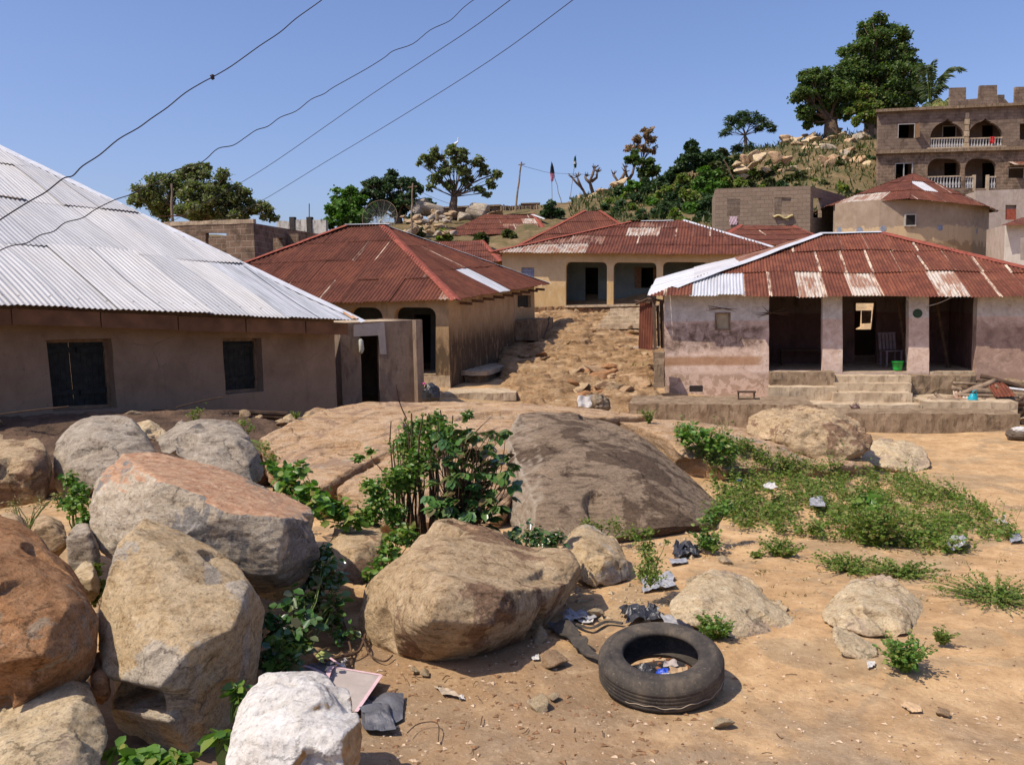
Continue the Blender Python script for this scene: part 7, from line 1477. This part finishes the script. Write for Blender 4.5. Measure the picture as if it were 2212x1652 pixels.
prof += [(.378,.172),(.368,.188),(.345,.205),(.32,.213),(.318,.211),(.30,.214),(.262,.212),(.258,.209),(.245,.207),(.232,.197),(.227,.182),(.236,.172),(.30,.180),(.345,.165),(.362,.115),(.345,.065),(.30,.048),(.24,.052),(.228,.055)]
m = MB(); m.lathe(D0, [(a*k_, b*k_*1.12) for a, b in prof], 72, tilt); m.mk('rubber_body', M_rub, T, smooth=True)
m = MB(); pts = [D0+tilt @ Vector((.3865*k_*math.cos(a), .3865*k_*math.sin(a), (.098+.006*math.sin(a*9)+.004*math.sin(a*23))*k_)) for a in np.linspace(-2.3, -.35, 60)]; m.tube(pts, .0025, 4); m.mk('frayed_cord', simple('frayed cord', (.30, .24, .17), .9), T)
# ---------------------------------------------------------------- litter
def sheet(label, cat, name, poly, mat, crum=.02, seed=1, lift=.012, thick=0.0, sub=10, folds=1.0):
    """crumpled sheet lying on the ground; poly = 4 image corners"""
    c = [G(x, y, 0, 2.6) for x, y in poly]; V = []
    for i in range(sub+1):
        for j in range(sub+1):
            p = c[0].lerp(c[1], i/sub).lerp(c[3].lerp(c[2], i/sub), j/sub); V.append((p.x, p.y, gzm(p.x, p.y)+lift))
    V = np.array(V); s = 1/max(.04, (c[0]-c[2]).length)*2.2*folds
    V[:, 2] += np.abs(perlin(V*s+seed*9.1))*crum*2+np.abs(perlin(V*s*2.3+seed))*crum; V[:, :2] += np.stack([perlin(V*s+5), perlin(V*s+11)], 1)*crum
    Fc = [[i*(sub+1)+j, (i+1)*(sub+1)+j, (i+1)*(sub+1)+j+1, i*(sub+1)+j+1] for i in range(sub) for j in range(sub)]
    return tag(mk(name, V, Fc, mat), label, cat)
M_paper = simple('grey white paper', (.48, .46, .43), .85, .15, 20); M_film = simple('clear plastic film', (.30, .30, .31), .3, .3, 30, .4, .01, .6); M_bplas = simple('black plastic', (.03, .03, .033), .35, .4, 12, .5, .01, .5)
M_gplas = simple('grey tarpaulin', (.10, .10, .11), .5, .35, 8, .6, .01, .4); M_blue = simple('blue foil', (.02, .07, .45), .35, .2, 20, .3, .01, .5); M_board = simple('cement paper board', (.37, .32, .29), .9, .12, 9); M_pinks = simple('pink binding tape', (.58, .40, .42), .8, .12, 20)
M_brn = simple('brown scraps', (.20, .10, .05), .85, .4, 15)
# board with taped edge
c = [G(*q, 0, 2.6) for q in [(690, 1512), (770, 1553), (824, 1474), (713, 1461)]]
for q_, dz in zip(c, (.03, .02, .04, .05)): q_.z += dz
T = thing('torn_board', 'torn grey board with pink taped edges lying behind the white quartz rock', 'board', c[0])
m = MB(); n = (c[1]-c[0]).cross(c[3]-c[0]).normalized()*.006; m.add([*[q-n for q in c], *[q+n for q in c]], [(3,2,1,0), (4,5,6,7), (0,1,5,4), (1,2,6,5), (2,3,7,6), (3,0,4,7)]); m.mk('panel', M_board, T)
def tape(a, b, w_, lift=.008, bend=.0):
    d = (b-a).normalized(); s = d.cross(n.normalized())*w_/2; k = 8; V = []
    for i in range(k+1):
        p = a.lerp(b, i/k)+n.normalized()*(lift+bend*math.sin(i/k*math.pi)); V += [p-s, p+s]
    mm = MB(); mm.add(V, [[2*i, 2*i+1, 2*i+3, 2*i+2] for i in range(k)]); return mm.mk('tape', M_pinks, T)
tape(c[2], c[1], .022); tape(c[3], c[2], .018, .009); tape(c[3]+Vector((.02, 0, 0)), c[0]+(c[1]-c[0])*.12, .03, .012, .03)
a = G(658, 1466, 0, 2.6)+Vector((0, 0, .07)); b = G(716, 1488, 0, 2.6)+Vector((0, 0, .06)); tape(a, b, .02, .0, .01); tape(G(713, 1440, 0, 2.6)+Vector((0, 0, .05)), c[3]+Vector((.06, 0, .01)), .016, .01)
sheet('crumpled grey-black tarpaulin scrap right of the white quartz rock', 'plastic', 'tarpaulin_scrap', [(775,1500),(872,1495),(868,1560),(790,1585)], M_gplas, .022, 1, sub=16)
sheet('second fold of grey-black tarpaulin touching the white quartz rock', 'plastic', 'tarpaulin_scrap', [(780,1540),(840,1530),(855,1585),(790,1592)], M_gplas, .025, 2, .03, sub=14)
sheet('grey plastic scrap under the left end of the torn board', 'plastic', 'plastic_scrap', [(655,1445),(720,1432),(728,1462),(668,1480)], M_gplas, .02, 3)
sheet('black plastic bag bunched behind the tyre', 'plastic', 'plastic_bag', [(1345,1322),(1420,1318),(1430,1345),(1352,1350)], M_bplas, .05, 4, sub=14, folds=1.6)
sheet('clear plastic film between the black bag and the pointed pale rock', 'plastic', 'plastic_film', [(1425,1335),(1480,1345),(1495,1370),(1440,1360)], M_film, .03, 5)
sheet('shiny white plastic scraps left of the tyre behind the rubber strip', 'plastic', 'plastic_scrap', [(1210,1328),(1270,1322),(1290,1340),(1220,1345)], M_film, .03, 6, folds=1.5)
sheet('small white wrapper beside the shiny scraps', 'wrapper', 'wrapper', [(1255,1330),(1290,1335),(1280,1352),(1250,1348)], M_paper, .02, 7)
sheet('dull grey film at the tip of the rubber strip', 'plastic', 'plastic_film', [(1185,1350),(1240,1348),(1250,1366),(1195,1368)], M_gplas, .02, 8)
sheet('clear plastic packet by the foot of the tall feathery weed', 'plastic', 'plastic_film', [(1375,1255),(1450,1250),(1460,1275),(1390,1280)], M_film, .03, 9, folds=1.5)
sheet('black plastic lump beside the leafy weed', 'plastic', 'plastic_bag', [(1455,1190),(1505,1180),(1510,1205),(1462,1212)], M_bplas, .05, 10, sub=14, folds=1.6)
sheet('grey wrapper below the black plastic lump', 'wrapper', 'wrapper', [(1445,1215),(1480,1212),(1485,1225),(1450,1230)], M_film, .012, 11)
sheet('white crumpled paper with yellow print lying on the green patch', 'paper', 'crumpled_paper', [(1648,1085),(1672,1078),(1680,1096),(1652,1100)], M_paper, .025, 12, .2)
sheet('dull white cup-like scrap on the green patch right of the paper', 'plastic', 'plastic_scrap', [(1748,1104),(1775,1102),(1782,1118),(1752,1118)], M_film, .02, 13, .15)
sheet('clear crumpled bag at the lower right end of the green patch', 'plastic', 'plastic_bag', [(2042,1178),(2080,1172),(2085,1198),(2045,1198)], M_film, .06, 14, .03, sub=14, folds=1.6)
sheet('small white scrap high on the green patch beside the outcrop', 'paper', 'paper_scrap', [(1592,1018),(1608,1012),(1612,1030),(1595,1034)], M_film, .04, 15, .05)
sheet('flat pale paper in the upper part of the green patch', 'paper', 'paper_scrap', [(1625,1012),(1650,1008),(1655,1016),(1630,1020)], M_paper, .02, 16, .06)
sheet('tiny white paper on the sand left of the spreading weed tuft', 'paper', 'paper_scrap', [(1872,1440),(1890,1438),(1891,1449),(1874,1450)], M_paper, .006, 17)
sheet('pale torn leaf-like scrap on the sand at the lower right', 'paper', 'paper_scrap', [(1945,1535),(1985,1530),(1992,1552),(1960,1548)], simple('buff paper', (.45, .31, .18), .9), .012, 18)
sheet('small white paper on the dark earth left of the tyre', 'paper', 'paper_scrap', [(1148,1424),(1164,1422),(1165,1430),(1150,1432)], M_paper, .006, 19)
sheet('white fragment at the right tip of the pale torn cloth', 'paper', 'paper_scrap', [(991,1503),(1002,1501),(1004,1510),(993,1512)], M_paper, .006, 20)
sheet('pale torn cloth strip on the dark earth below the big rounded brown boulder', 'cloth', 'cloth_strip', [(935,1478),(965,1490),(995,1508),(955,1500)], simple('dirty cloth', (.36, .29, .21), .9, .3, 30), .012, 21)
sheet('white crumpled cup above the torn board', 'cup', 'crumpled_cup', [(735,1443),(748,1440),(750,1455),(736,1457)], M_paper, .03, 22, .02)
sheet('pale yellow fallen leaf at the edge of the shade', 'leaf', 'fallen_leaf', [(680,1428),(702,1416),(718,1424),(700,1440)], simple('yellow green leaf', (.38, .42, .14), .7), .008, 23, .03)
sheet('small blue fragment at the upper left of the green patch', 'wrapper', 'wrapper', [(1588,1040),(1600,1038),(1601,1045),(1590,1047)], M_blue, .02, 24, .05)
sheet('grey crushed packet at the right edge below the green patch', 'wrapper', 'wrapper', [(2178,1165),(2200,1160),(2205,1178),(2182,1182)], M_film, .03, 25)
sheet('pale crushed carton far right on the green patch', 'paper', 'paper_scrap', [(2145,1135),(2170,1130),(2175,1148),(2150,1152)], M_board, .03, 26, .08)
# inside the tyre
def bit(label, name, cat, off, sz, mat, seed, crum=.03):
    c = D0+tilt @ Vector((off[0]*k_, off[1]*k_, off[2]*k_)); n = 10; V = []
    for i in range(n+1):
        for j in range(n+1): V.append((c.x+(i/n-.5)*sz[0], c.y+(j/n-.5)*sz[1], c.z+(j/n)*sz[1]*.35))
    V = np.array(V); V[:, 2] += perlin(V*26+seed*3)*crum; V[:, 0] += perlin(V*22+seed)*crum*.6
    Fc = [[i*(n+1)+j, (i+1)*(n+1)+j, (i+1)*(n+1)+j+1, i*(n+1)+j+1] for i in range(n) for j in range(n)]; tag(mk(name, V, Fc, mat), label, cat)
bit('blue and silver wrapper lying inside the tyre', 'wrapper', 'wrapper', (.02, .00, .05), (.075, .09), M_blue, 1); bit('silver corner of a wrapper inside the tyre', 'wrapper', 'wrapper', (.03, -.05, .075), (.06, .05), M_film, 2, .02)
bit('black plastic inside the left of the tyre', 'plastic_scrap', 'plastic', (-.10, .02, .05), (.14, .12), M_bplas, 3); bit('dry brown leaf inside the right of the tyre', 'fallen_leaf', 'leaf', (.12, .03, .06), (.1, .05), simple('buff leaf', (.42, .29, .17), .9), 4, .02)
bit('pale scrap at the back inside the tyre', 'paper_scrap', 'paper', (.08, .11, .06), (.08, .05), M_board, 5, .02)
g_c = D0+tilt @ Vector((0, 0, .035*k_)); m = MB(); rs = random.Random(2)
for k in range(60):
    a = rs.uniform(0, 6.28); q_ = .25*k_*math.sqrt(rs.random()); c = g_c+tilt @ Vector((q_*math.cos(a), q_*math.sin(a), 0)); m.cbox(c, rs.uniform(.01, .04), rs.uniform(.01, .03), .01, rs.uniform(0, 3))
tag(m.mk('litter', M_brn), kind='stuff')
# rubber strip
pts = [(1195, 1366), (1225, 1372), (1245, 1395), (1268, 1420), (1310, 1450), (1345, 1478)]; V = []; wds = [.09, .12, .085, .05, .045, .04]
P3 = cat_([G(x, y, 0, 3)+Vector((0, 0, .02)) for x, y in pts], 6)
for i, p in enumerate(P3):
    d = (P3[min(i+1, len(P3)-1)]-P3[max(i-1, 0)]).normalized(); s = Vector((-d.y, d.x, .25*math.sin(i*.5))); t = i/(len(P3)-1)*5; w_ = wds[min(5, int(round(t)))]*.6
    z = .02+.015*math.sin(i*.6); V += [p-s*w_+Vector((0, 0, z)), p+s*w_+Vector((0, 0, z+.01)), p+s*w_+Vector((0, 0, z)), p-s*w_+Vector((0, 0, z-.01))]
Fc = []
for i in range(len(P3)-1):
    for j in range(4): a = 4*i+j; b = 4*i+(j+1) % 4; Fc.append([a, b, b+4, a+4])
tag(mk('rubber_strip', V, Fc, M_rub), 'black rubber strip curling out from under the left side of the tyre', 'rubber strip')
V2 = []; P3 = cat_([G(x, y, 0, 3)+Vector((0, 0, .02)) for x, y in [(1235, 1352), (1275, 1362), (1310, 1352), (1345, 1356)]], 6)
m = MB(); m.tube(P3, .018, 6, sq=.4); tag(m.mk('rubber_strip', M_rub), 'short rubber strip arching behind the tyre next to the litter', 'rubber strip')
# twigs
def twig(label, pts, rad, mat=M_stick, lift=.02, cat='twig', name='twig'):
    m = MB(); P3 = [G(x, y, 0, 2.6)+Vector((0, 0, lift+h)) for x, y, h in pts]; m.tube(cat_(P3, 5), rad, 6); tag(m.mk(name, mat), label, cat)
twig('dead brown vine root arching at the left foot of the big rounded brown boulder', [(725,1350,.12),(745,1385,.10),(760,1420,.0),(758,1445,.0)], .007)
twig('thin root trailing under the big rounded brown boulder', [(768,1378,.05),(785,1405,.05),(800,1428,.01),(830,1436,.0),(848,1422,0)], .006)
twig('dark branch lying in the shade left of the big rounded brown boulder', [(700,1440,.02),(740,1435,.03),(775,1420,.02),(790,1395,.05)], .010)
twig('bent dry twig on the dark earth below the boulder', [(880,1590,0),(905,1578,.0),(945,1572,.0),(947,1612,0)], .003)
twig('short stick standing behind the saddle of the big rounded brown boulder', [(1305,1195,.0),(1330,1175,.06),(1345,1165,.1)], .006)
twig('dry stalk standing on the pointed pale rock', [(1527,1345,.02),(1525,1310,.06),(1515,1278,.12)], .006)
rs = random.Random(31)
for k in range(26):
    px = rs.uniform(860, 1700); py = rs.uniform(1440, 1640); a = rs.uniform(0, 3.14); L = rs.uniform(8, 26); twig('short brown twig lying on the bare earth near the tyre', [(px, py, 0), (px+L*math.cos(a)*.5, py+L*math.sin(a)*.3, .004), (px+L*math.cos(a), py+L*math.sin(a)*.5, 0)], rs.uniform(.0015, .003), lift=.004)
for o in list(COL.objects):
    if o.get('label') == 'short brown twig lying on the bare earth near the tyre': o['group'] = 'twigs lying near the tyre'
# ================================================================ things around the pink house
def onp(px, py, Y): return P(px, py, Y)
M_grn = simple('green plastic', (.012, .36, .05), .4, .1, 5, .05, .005, .5)
b = p5.pt((p5.hit(1943, 806)[0], fl5z), .02)-p5.n*.28; T = thing('bucket', 'bright green plastic bucket on the veranda floor left of the right pillar', 'bucket', b)
m = MB(); k_ = 1.0; m.lathe(b+Vector((0, 0, .02)), [(0, 0), (.105, 0), (.11, .02), (.14, .22), (.155, .222), (.155, .235), (.135, .235), (.10, .02), (0, .02)], 24); m.mk('shell', M_grn, T, smooth=True)
m = MB(); m.tube([b+Vector((.155*math.cos(a), .155*math.sin(a)*.9-.02, .25-.10*math.sin(a))) for a in np.linspace(0, 3.14, 12)], .004, 5); m.mk('handle', M_grn, T)
zpl = front  # platform top height from its front edge
def on_plat(px, py, Y): return P(px, py, Y)
# stool on the platform
M_dkw = simple('dark stool wood', (.075, .045, .028), .8, .3, 8, .4, .005)
a = P(1594, 866, 20.95); L = .40; T = thing('stool', 'small low wooden stool with solid sides standing on the cement platform', 'stool', a)
m = MB(); m.box(a+Vector((-.02, -.02, .20)), up_*(L+.04), kp*.26, Vector((0, 0, .03))); m.mk('seat', M_dkw, T)
for s_ in (0, L-.03): m = MB(); m.box(a+up_*s_, up_*.03, kp*.22, Vector((0, 0, .20))); m.mk('leg', M_dkw, T)
m = MB(); m.box(a+up_*.03+Vector((0, 0, .02)), up_*(L-.06), kp*.02, Vector((0, 0, .05))); m.mk('stretcher', M_dkw, T)
a = P(1489, 846, 21.7); T = thing('tray_box', 'shallow dark open box on the cement platform under the small window', 'box', a); m = MB(); bx = .33
m.box(a, up_*bx, kp*.02, Vector((0, 0, .13))); m.box(a+kp*.26, up_*bx, kp*.02, Vector((0, 0, .13))); m.box(a+kp*.021, up_*.02, kp*.238, Vector((0, 0, .12))); m.box(a+kp*.021+up_*(bx-.02), up_*.02, kp*.238, Vector((0, 0, .12))); m.box(a+kp*.021+up_*.021, up_*(bx-.042), kp*.238, Vector((0, 0, .02))); m.mk('box_body', simple('charred wood', (.03, .022, .018), .9), T)
# kettle
c = P(1854, 887, 20.3); T = thing('kettle', 'small dull brown kettle with spout on the cement terrace at the foot of the stairs', 'kettle', c); M_ket = simple('brown plastic kettle', (.10, .055, .045), .45, .3, 10, .2, .005, .4)
m = MB(); m.lathe(c+Vector((0, .15, 0)), [(0, 0), (.075, 0), (.095, .03), (.095, .07), (.07, .105), (.04, .12), (.035, .13)], 18); m.mk('vessel', M_ket, T, smooth=True)
m = MB(); m.lathe(c+Vector((0, .15, .13)), [(.045, 0), (.03, .015), (.012, .02), (.012, .035), (0, .04)], 12); m.mk('lid', M_ket, T, smooth=True)
m = MB(); m.tube([c+Vector((-.085, .15, .05)), c+Vector((-.13, .15, .09)), c+Vector((-.15, .15, .13))], [.018, .013, .010], 8); m.mk('spout', M_ket, T, smooth=True)
m = MB(); m.tube([c+Vector((.08*math.cos(a), .15, .09+.09*math.sin(a))) for a in np.linspace(.3, 2.8, 10)], .006, 6); m.mk('handle', M_ket, T)
# green disc on pillar
s_, z_ = p5.hit(1982, 677); m = MB(); cc = p5.pt((s_, z_), .012); vs = [cc+p5.u*.115*math.cos(t)+Vector((0, 0, .115*math.sin(t))) for t in np.linspace(0, 6.283, 25)[:-1]]
m.add(vs+[v-p5.n*.02 for v in vs], [list(range(24)), list(range(47, 23, -1))]+[[i, i+24, (i+1) % 24+24, (i+1) % 24] for i in range(24)]); tag(m.mk('wall_disc', simple('dark green paint', (.03, .06, .035), .6)), 'round dark green disc fixed to the right pillar of the pink house', 'sign disc')
# teal jug
c = P(2101, 872, 20.5); T = thing('jug', 'turquoise plastic jug standing beside the firewood', 'jug', c); M_tl = simple('turquoise plastic', (.01, .30, .38), .35, .1, 5, .05, .005, .5)
m = MB(); m.lathe(c, [(0, 0), (.10, 0), (.11, .03), (.105, .16), (.06, .22), (.055, .24), (.045, .24), (.05, .2), (0, .19)], 18); m.mk('jug_body', M_tl, T, smooth=True)
m = MB(); m.tube([c+Vector((.0, -.04, .22)), c+Vector((-.03, -.04, .30)), c+Vector((.04, -.04, .33)), c+Vector((.07, -.02, .25)), c+Vector((.09, -.02, .14))], .016, 7); m.mk('handle', M_tl, T)
# firewood
rs = random.Random(9)
logs = [((2010,872,20.7),(2240,862,20.9),.12,'thick bottom log of the firewood pile'),((2003,862,20.9),(2100,878,20.6),.10,'short log sticking out left of the firewood pile'),((2040,866,21),(2150,822,21.2),.07,'forked branch rising over the middle of the firewood pile'),
  ((2078,838,21.3),(2240,868,21.1),.05,'thin dark branch sloping right across the pile'),((2120,812,21.5),(2240,850,21.2),.06,'dark branch slanting down from the top of the pile'),((2055,836,21.4),(2130,862,21.0),.05,'pale branch crossing the forked one'),
  ((2100,842,21.0),(2260,858,20.9),.08,'upper thick log of the firewood pile'),((2020,850,21.0),(2045,870,20.8),.05,'stubby branch end at the left of the pile'),((2070,853,20.9),(2200,857,20.8),.04,'straight weathered stick in the middle of the pile'),((2060,827,21.6),(2190,833,21.5),.04,'straight stick lying high at the back of the pile'),
  ((2140,875,20.5),(2260,872,20.5),.09,'charred log in the shadow at the front right of the pile')]
for a, b, w_, lab in logs:
    m = MB(); pts = curve3(P(*a), P(*b), .05, 7, rs); m.tube(pts, [w_*rs.uniform(.8, 1.15) for _ in range(8)], 9)
    if w_ > .06: q_ = pts[3]; m.tube([q_, q_+Vector((rs.uniform(-.3, .3), rs.uniform(-.2, .1), rs.uniform(.1, .3)))], [w_*.6, w_*.35], 7)
    tag(m.mk('log', M_oldwood if 'dark' not in lab and 'charred' not in lab else M_dkw, smooth=True), lab, 'log', 'firewood piled beside the stairs')
def csheet(label, pts, mat, name='corrugated_sheet', cw=.08, sheetw=3, amp=.012, bb=.2, sd=1):
    q = [P(*x) for x in pts]; v, f, a1, a2, a3, rc = roof_face(q[0], q[1], q[3], q[2], rows=1, cw=cw, sheet=sheetw, amp=amp, seed=sd, jag=.0, base_bare=bb, sag=.08)
    return tag(mk(name, v, f, mat, smooth=True, attrs={'sh': ('FLOAT', a1), 'bare': ('FLOAT', a2), 'seam': ('FLOAT', a3), 'rc': ('FLOAT_VECTOR', rc)}), label, 'metal sheet')
csheet('bent rusty metal sheet lying on top of the firewood pile', [(2150,862,20.6),(2196,858,20.5),(2168,828,21.1),(2126,832,21.2)], M_rust2, sd=5)
csheet('small pale metal sheet tucked under the rusty one on the pile', [(2062,866,20.7),(2110,868,20.6),(2100,848,21.1),(2058,845,21.2)], M_rust2, bb=.6, sd=6)
m = MB(); m.tube([P(2175, 838, 20.9), P(2260, 848, 20.6)], .03, 8); tag(m.mk('white_pipe', simple('white pipe', (.6, .6, .6), .5)), 'white plastic pipe poking out of the firewood at the right edge', 'pipe')
# corrugated screen left of the pink house
T = thing('scrap_screen', 'rusty corrugated and plank screen leaning at the left corner of the pink house', 'screen', P(1400, 755, 24.2))
q = [P(1380,752,24.6),P(1411,754,24.3),P(1411,652,24.3),P(1377,650,24.6)]; v, f, a1, a2, a3, rc = roof_face(q[0], q[1], q[3], q[2], rows=1, cw=.08, sheet=3, seed=3, jag=.02, base_bare=.3, sag=.03); mk('metal_sheet', v, f, M_rust2, T, smooth=True, attrs={'sh': ('FLOAT', a1), 'bare': ('FLOAT', a2), 'seam': ('FLOAT', a3), 'rc': ('FLOAT_VECTOR', rc)})
for x0, x1, yt, yb in ((1412, 1419, 650, 755), (1421, 1427, 660, 748), (1428, 1436, 648, 752)):
    m = MB(); m.box(P(x0, yb, 24.0), P(x1, yb, 23.9)-P(x0, yb, 24.0), Vector((0, .04, 0)), P(x0-3, yt, 24.0)-P(x0, yb, 24.0)); m.mk('plank', M_dkw, T)
m = MB(); m.tube([P(1374, 657, 24.5), P(1400, 645, 24.3), P(1436, 651, 23.9)], .035, 7); m.tube([P(1372, 650, 24.5), P(1405, 655, 24.3)], .03, 6); m.mk('crossbar', M_stick, T)
csheet('small pale metal offcut on the ground below the scrap screen', [(1365,755,25.0),(1400,760,24.6),(1412,748,25.6),(1380,745,26.0)], M_rust2, bb=.8, sd=7)
csheet('second pale metal offcut lying beside the first by the screen', [(1395,758,24.4),(1420,757,24.2),(1425,748,25.0),(1400,746,25.3)], M_rust2, bb=.7, sd=8)
rbox('block_pier', P(1412, 838, 23.2), up_*.28, kp*.4, Vector((0, 0, .95)), M_concside, amp=.03); o = [o for o in COL.objects if o.name.startswith('block_pier')][0]; tag(o, 'stub of mouldy cement blocks at the left corner of the pink house', 'block pier')
# vine twigs on the pink wall
rs = random.Random(6)
for lab, cx, cy, n_, sp_ in (('dry vine tangle clinging to the wall under the eave left of the first opening', 1668, 676, 7, 20), ('dry creeper tuft above the small window of the pink house', 1560, 666, 5, 18)):
    m = MB(); s0_, z0_ = p5.hit(cx, cy)
    for k in range(n_):
        pts = [p5.pt((s0_, z0_), .03)]; a = rs.uniform(-.4, .6) if k % 2 else rs.uniform(2.6, 3.6)
        for j in range(5): a += rs.uniform(-.4, .4); pts.append(pts[-1]+p5.u*.09*sp_/20*math.cos(a)+Vector((0, 0, .05*math.sin(a)*sp_/20))+p5.n*rs.uniform(-.01, .02))
        m.tube(pts, [.012, .010, .009, .007, .005, .003], 4)
    tag(m.mk('dry_vine', M_stick), lab, 'vine')
m = MB(); m.tube(cat_([p5.pt(p5.hit(x, y), o) for x, y, o in ((1950,645,.5),(1965,655,.3),(1985,660,.15),(2005,660,.1),(2030,652,.2),(2055,635,.55),(2070,620,.6))], 5), .01, 5); tag(m.mk('dangling_cable', simple('pale cable', (.45, .42, .38), .7)), 'pale cable looping from the eave past the right pillar', 'cable')
# inside the veranda
m = MB(); a = b5.pt((b5.hit(1680, 765)[0], fl5z+.42), .75); m.box(a, b5.u*1.4, -b5.n*.35, Vector((0, 0, .05)))
for s_ in (.05, 1.28): m.box(a+b5.u*s_-Vector((0, 0, .42)), b5.u*.06, -b5.n*.34, Vector((0, 0, .415)))
tag(m.mk('bench', M_dkw), 'dark bench against the inner wall behind the first opening', 'bench')
for lab, a, b_ in (('dark prop pole leaning inside behind the middle opening', (1940, 650), (1962, 800)), ('dark prop pole leaning inside behind the right opening', (2022, 650), (2050, 800))):
    q = p5.back(1.2); m = MB(); m.tube([q.pt(q.hit(*a)), q.pt(q.hit(*b_))], .05, 7); tag(m.mk('prop_pole', M_stick), lab, 'pole')
q = p5.back(1.6); s_, z_ = q.hit(1925, 745); T = thing('plastic_chair', 'pinkish white plastic chair in shade behind the middle opening', 'chair', q.pt((s_, fl5z)))
M_ch = simple('dull white plastic', (.20, .15, .15), .6); c = q.pt((s_, fl5z+.02))
m = MB(); m.box(c+Vector((-.24, -.24, .42)), Vector((.48, 0, 0)), Vector((0, .46, 0)), Vector((0, 0, .03))); m.mk('seat', M_ch, T)
m = MB()
for k in range(5): m.box(c+Vector((-.24+k*.10, .21, .46)), Vector((.07, 0, 0)), Vector((0, .03, .0)), Vector((0, .08, .42)))
m.box(c+Vector((-.25, .29, .88)), Vector((.50, 0, 0)), Vector((0, .03, 0)), Vector((0, 0, .05))); m.mk('backrest', M_ch, T)
for dx, dy in ((-.22, -.22), (.18, -.22), (-.22, .18), (.18, .18)): m = MB(); m.box(c+Vector((dx, dy, 0)), Vector((.04, 0, 0)), Vector((0, .04, 0)), Vector((0, 0, .42))); m.mk('leg', M_ch, T)
# black bag by the annexe
def blob(label, name, cat, c, sx, sy, sz, mat, seed, k=.25, sq=3.0):
    V = rand_unit(1, np.random.default_rng(1)); bm = bmesh.new(); bmesh.ops.create_icosphere(bm, subdivisions=5, radius=1); A = np.array([v.co[:] for v in bm.verts]); Fc = [[v.index for v in f.verts] for f in bm.faces]; bm.free()
    n_ = 1+k*fbm(A*1.6+seed, 3)+k*.35*fbm(A*sq+seed, 3, ridged=True); A = A*n_[:, None]*np.array([sx, sy, sz]); A[:, 2] = np.maximum(A[:, 2], -sz*.8)
    return tag(mk(name, A+np.array(c)+np.array([0, 0, sz*.8]), Fc, mat, smooth=True), label, cat)
g = P(932, 868, 20.7); blob('knotted black bin bag against the right side of the porch annexe', 'rubbish_bag', 'bag', (g.x, g.y, g.z), .19, .19, .24, M_bplas, 3, .35, 6)
m = MB(); m.lathe(P(916, 829, 20.6), [(0, -.03), (.04, 0), (.025, .03), (0, .04)], 8); tag(m.mk('bag_tie', simple('pink tie', (.5, .05, .2), .6)), 'small pink tie on the neck of the black bin bag', 'tie')
# stump with paper on the path
M_mas = plaster('mossy broken masonry', [(.10, .07, .045), (.20, .15, .10), (.30, .24, .17)], dirt=(.06, .05, .03), bump=.9, scale=2)
g = P(1288, 893, 20.8); ms = blob('low rounded lump of broken masonry at the foot of the path', 'masonry_lump', 'masonry', (g.x, g.y+.2, g.z-.04), .34, .32, .26, M_mas, 8, .3, 3)
Vp = []; rs = random.Random(3); c = P(1262, 866, 20.45)
for i in range(9):
    for j in range(9): Vp.append(c+Vector(((i/8-.5)*.32+.015*math.sin(j), -.02*math.sin(i*1.2)-(8-j)/8*.06-.04*(j < 3), (j/8-.5)*.25+.02*math.sin(i*.9))))
tag(mk('paper_sheet', Vp, [[i*9+j, (i+1)*9+j, (i+1)*9+j+1, i*9+j+1] for i in range(8) for j in range(8)], M_paper, smooth=True), 'white paper sheet draped on the left side of the masonry lump', 'paper')
# bundle at the right edge
g = G(2205, 952, 0, 14); blob('dark brown sack lying on the yard at the right edge', 'sack', 'sack', (g.x+.05, g.y, g.z), .32, .25, .15, simple('brown sacking', (.10, .075, .055), .9), 12, .25, 4)
blob('white crumpled cloth lying on the brown sack', 'cloth_heap', 'cloth', (g.x+.02, g.y-.03, g.z+.18), .20, .15, .06, M_paper, 14, .4, 5)
# clutter at the left house foot and on the side of the ochre house
rs = random.Random(17)
for lab, a, b_, w_ in (('dark pole lying along the foot of the silver-roofed house', (330, 893, 15.6), (640, 905, 16.8), .07), ('dark plank lying across stones under the right window', (470, 890, 16.0), (620, 895, 16.6), .05), ('thin stick leaning against the plaster under the right window', (380, 880, 15.3), (478, 858, 15.8), .012), ('bent dark stick under the left window', (0, 895, 13.2), (150, 878, 13.6), .012)):
    m = MB(); m.tube(curve3(P(*a), P(*b_), .02, 6, rs), w_, 7); tag(m.mk('pole' if w_ > .04 else 'stick', M_dkw), lab, 'pole' if w_ > .04 else 'stick')
for k in range(7):
    a = plS.pt((7.4+rs.random()*1.6, .75+rs.random()*.2), .6+rs.random()*.4); m = MB(); m.tube([a, a+plS.u*rs.uniform(.3, .9)+Vector((.1, 0, rs.uniform(.1, .8)))], .035, 6); tag(m.mk('branch', M_dkw), 'dark branch heaped against the side wall of the ochre house', 'branch', 'branches heaped by the ochre house')
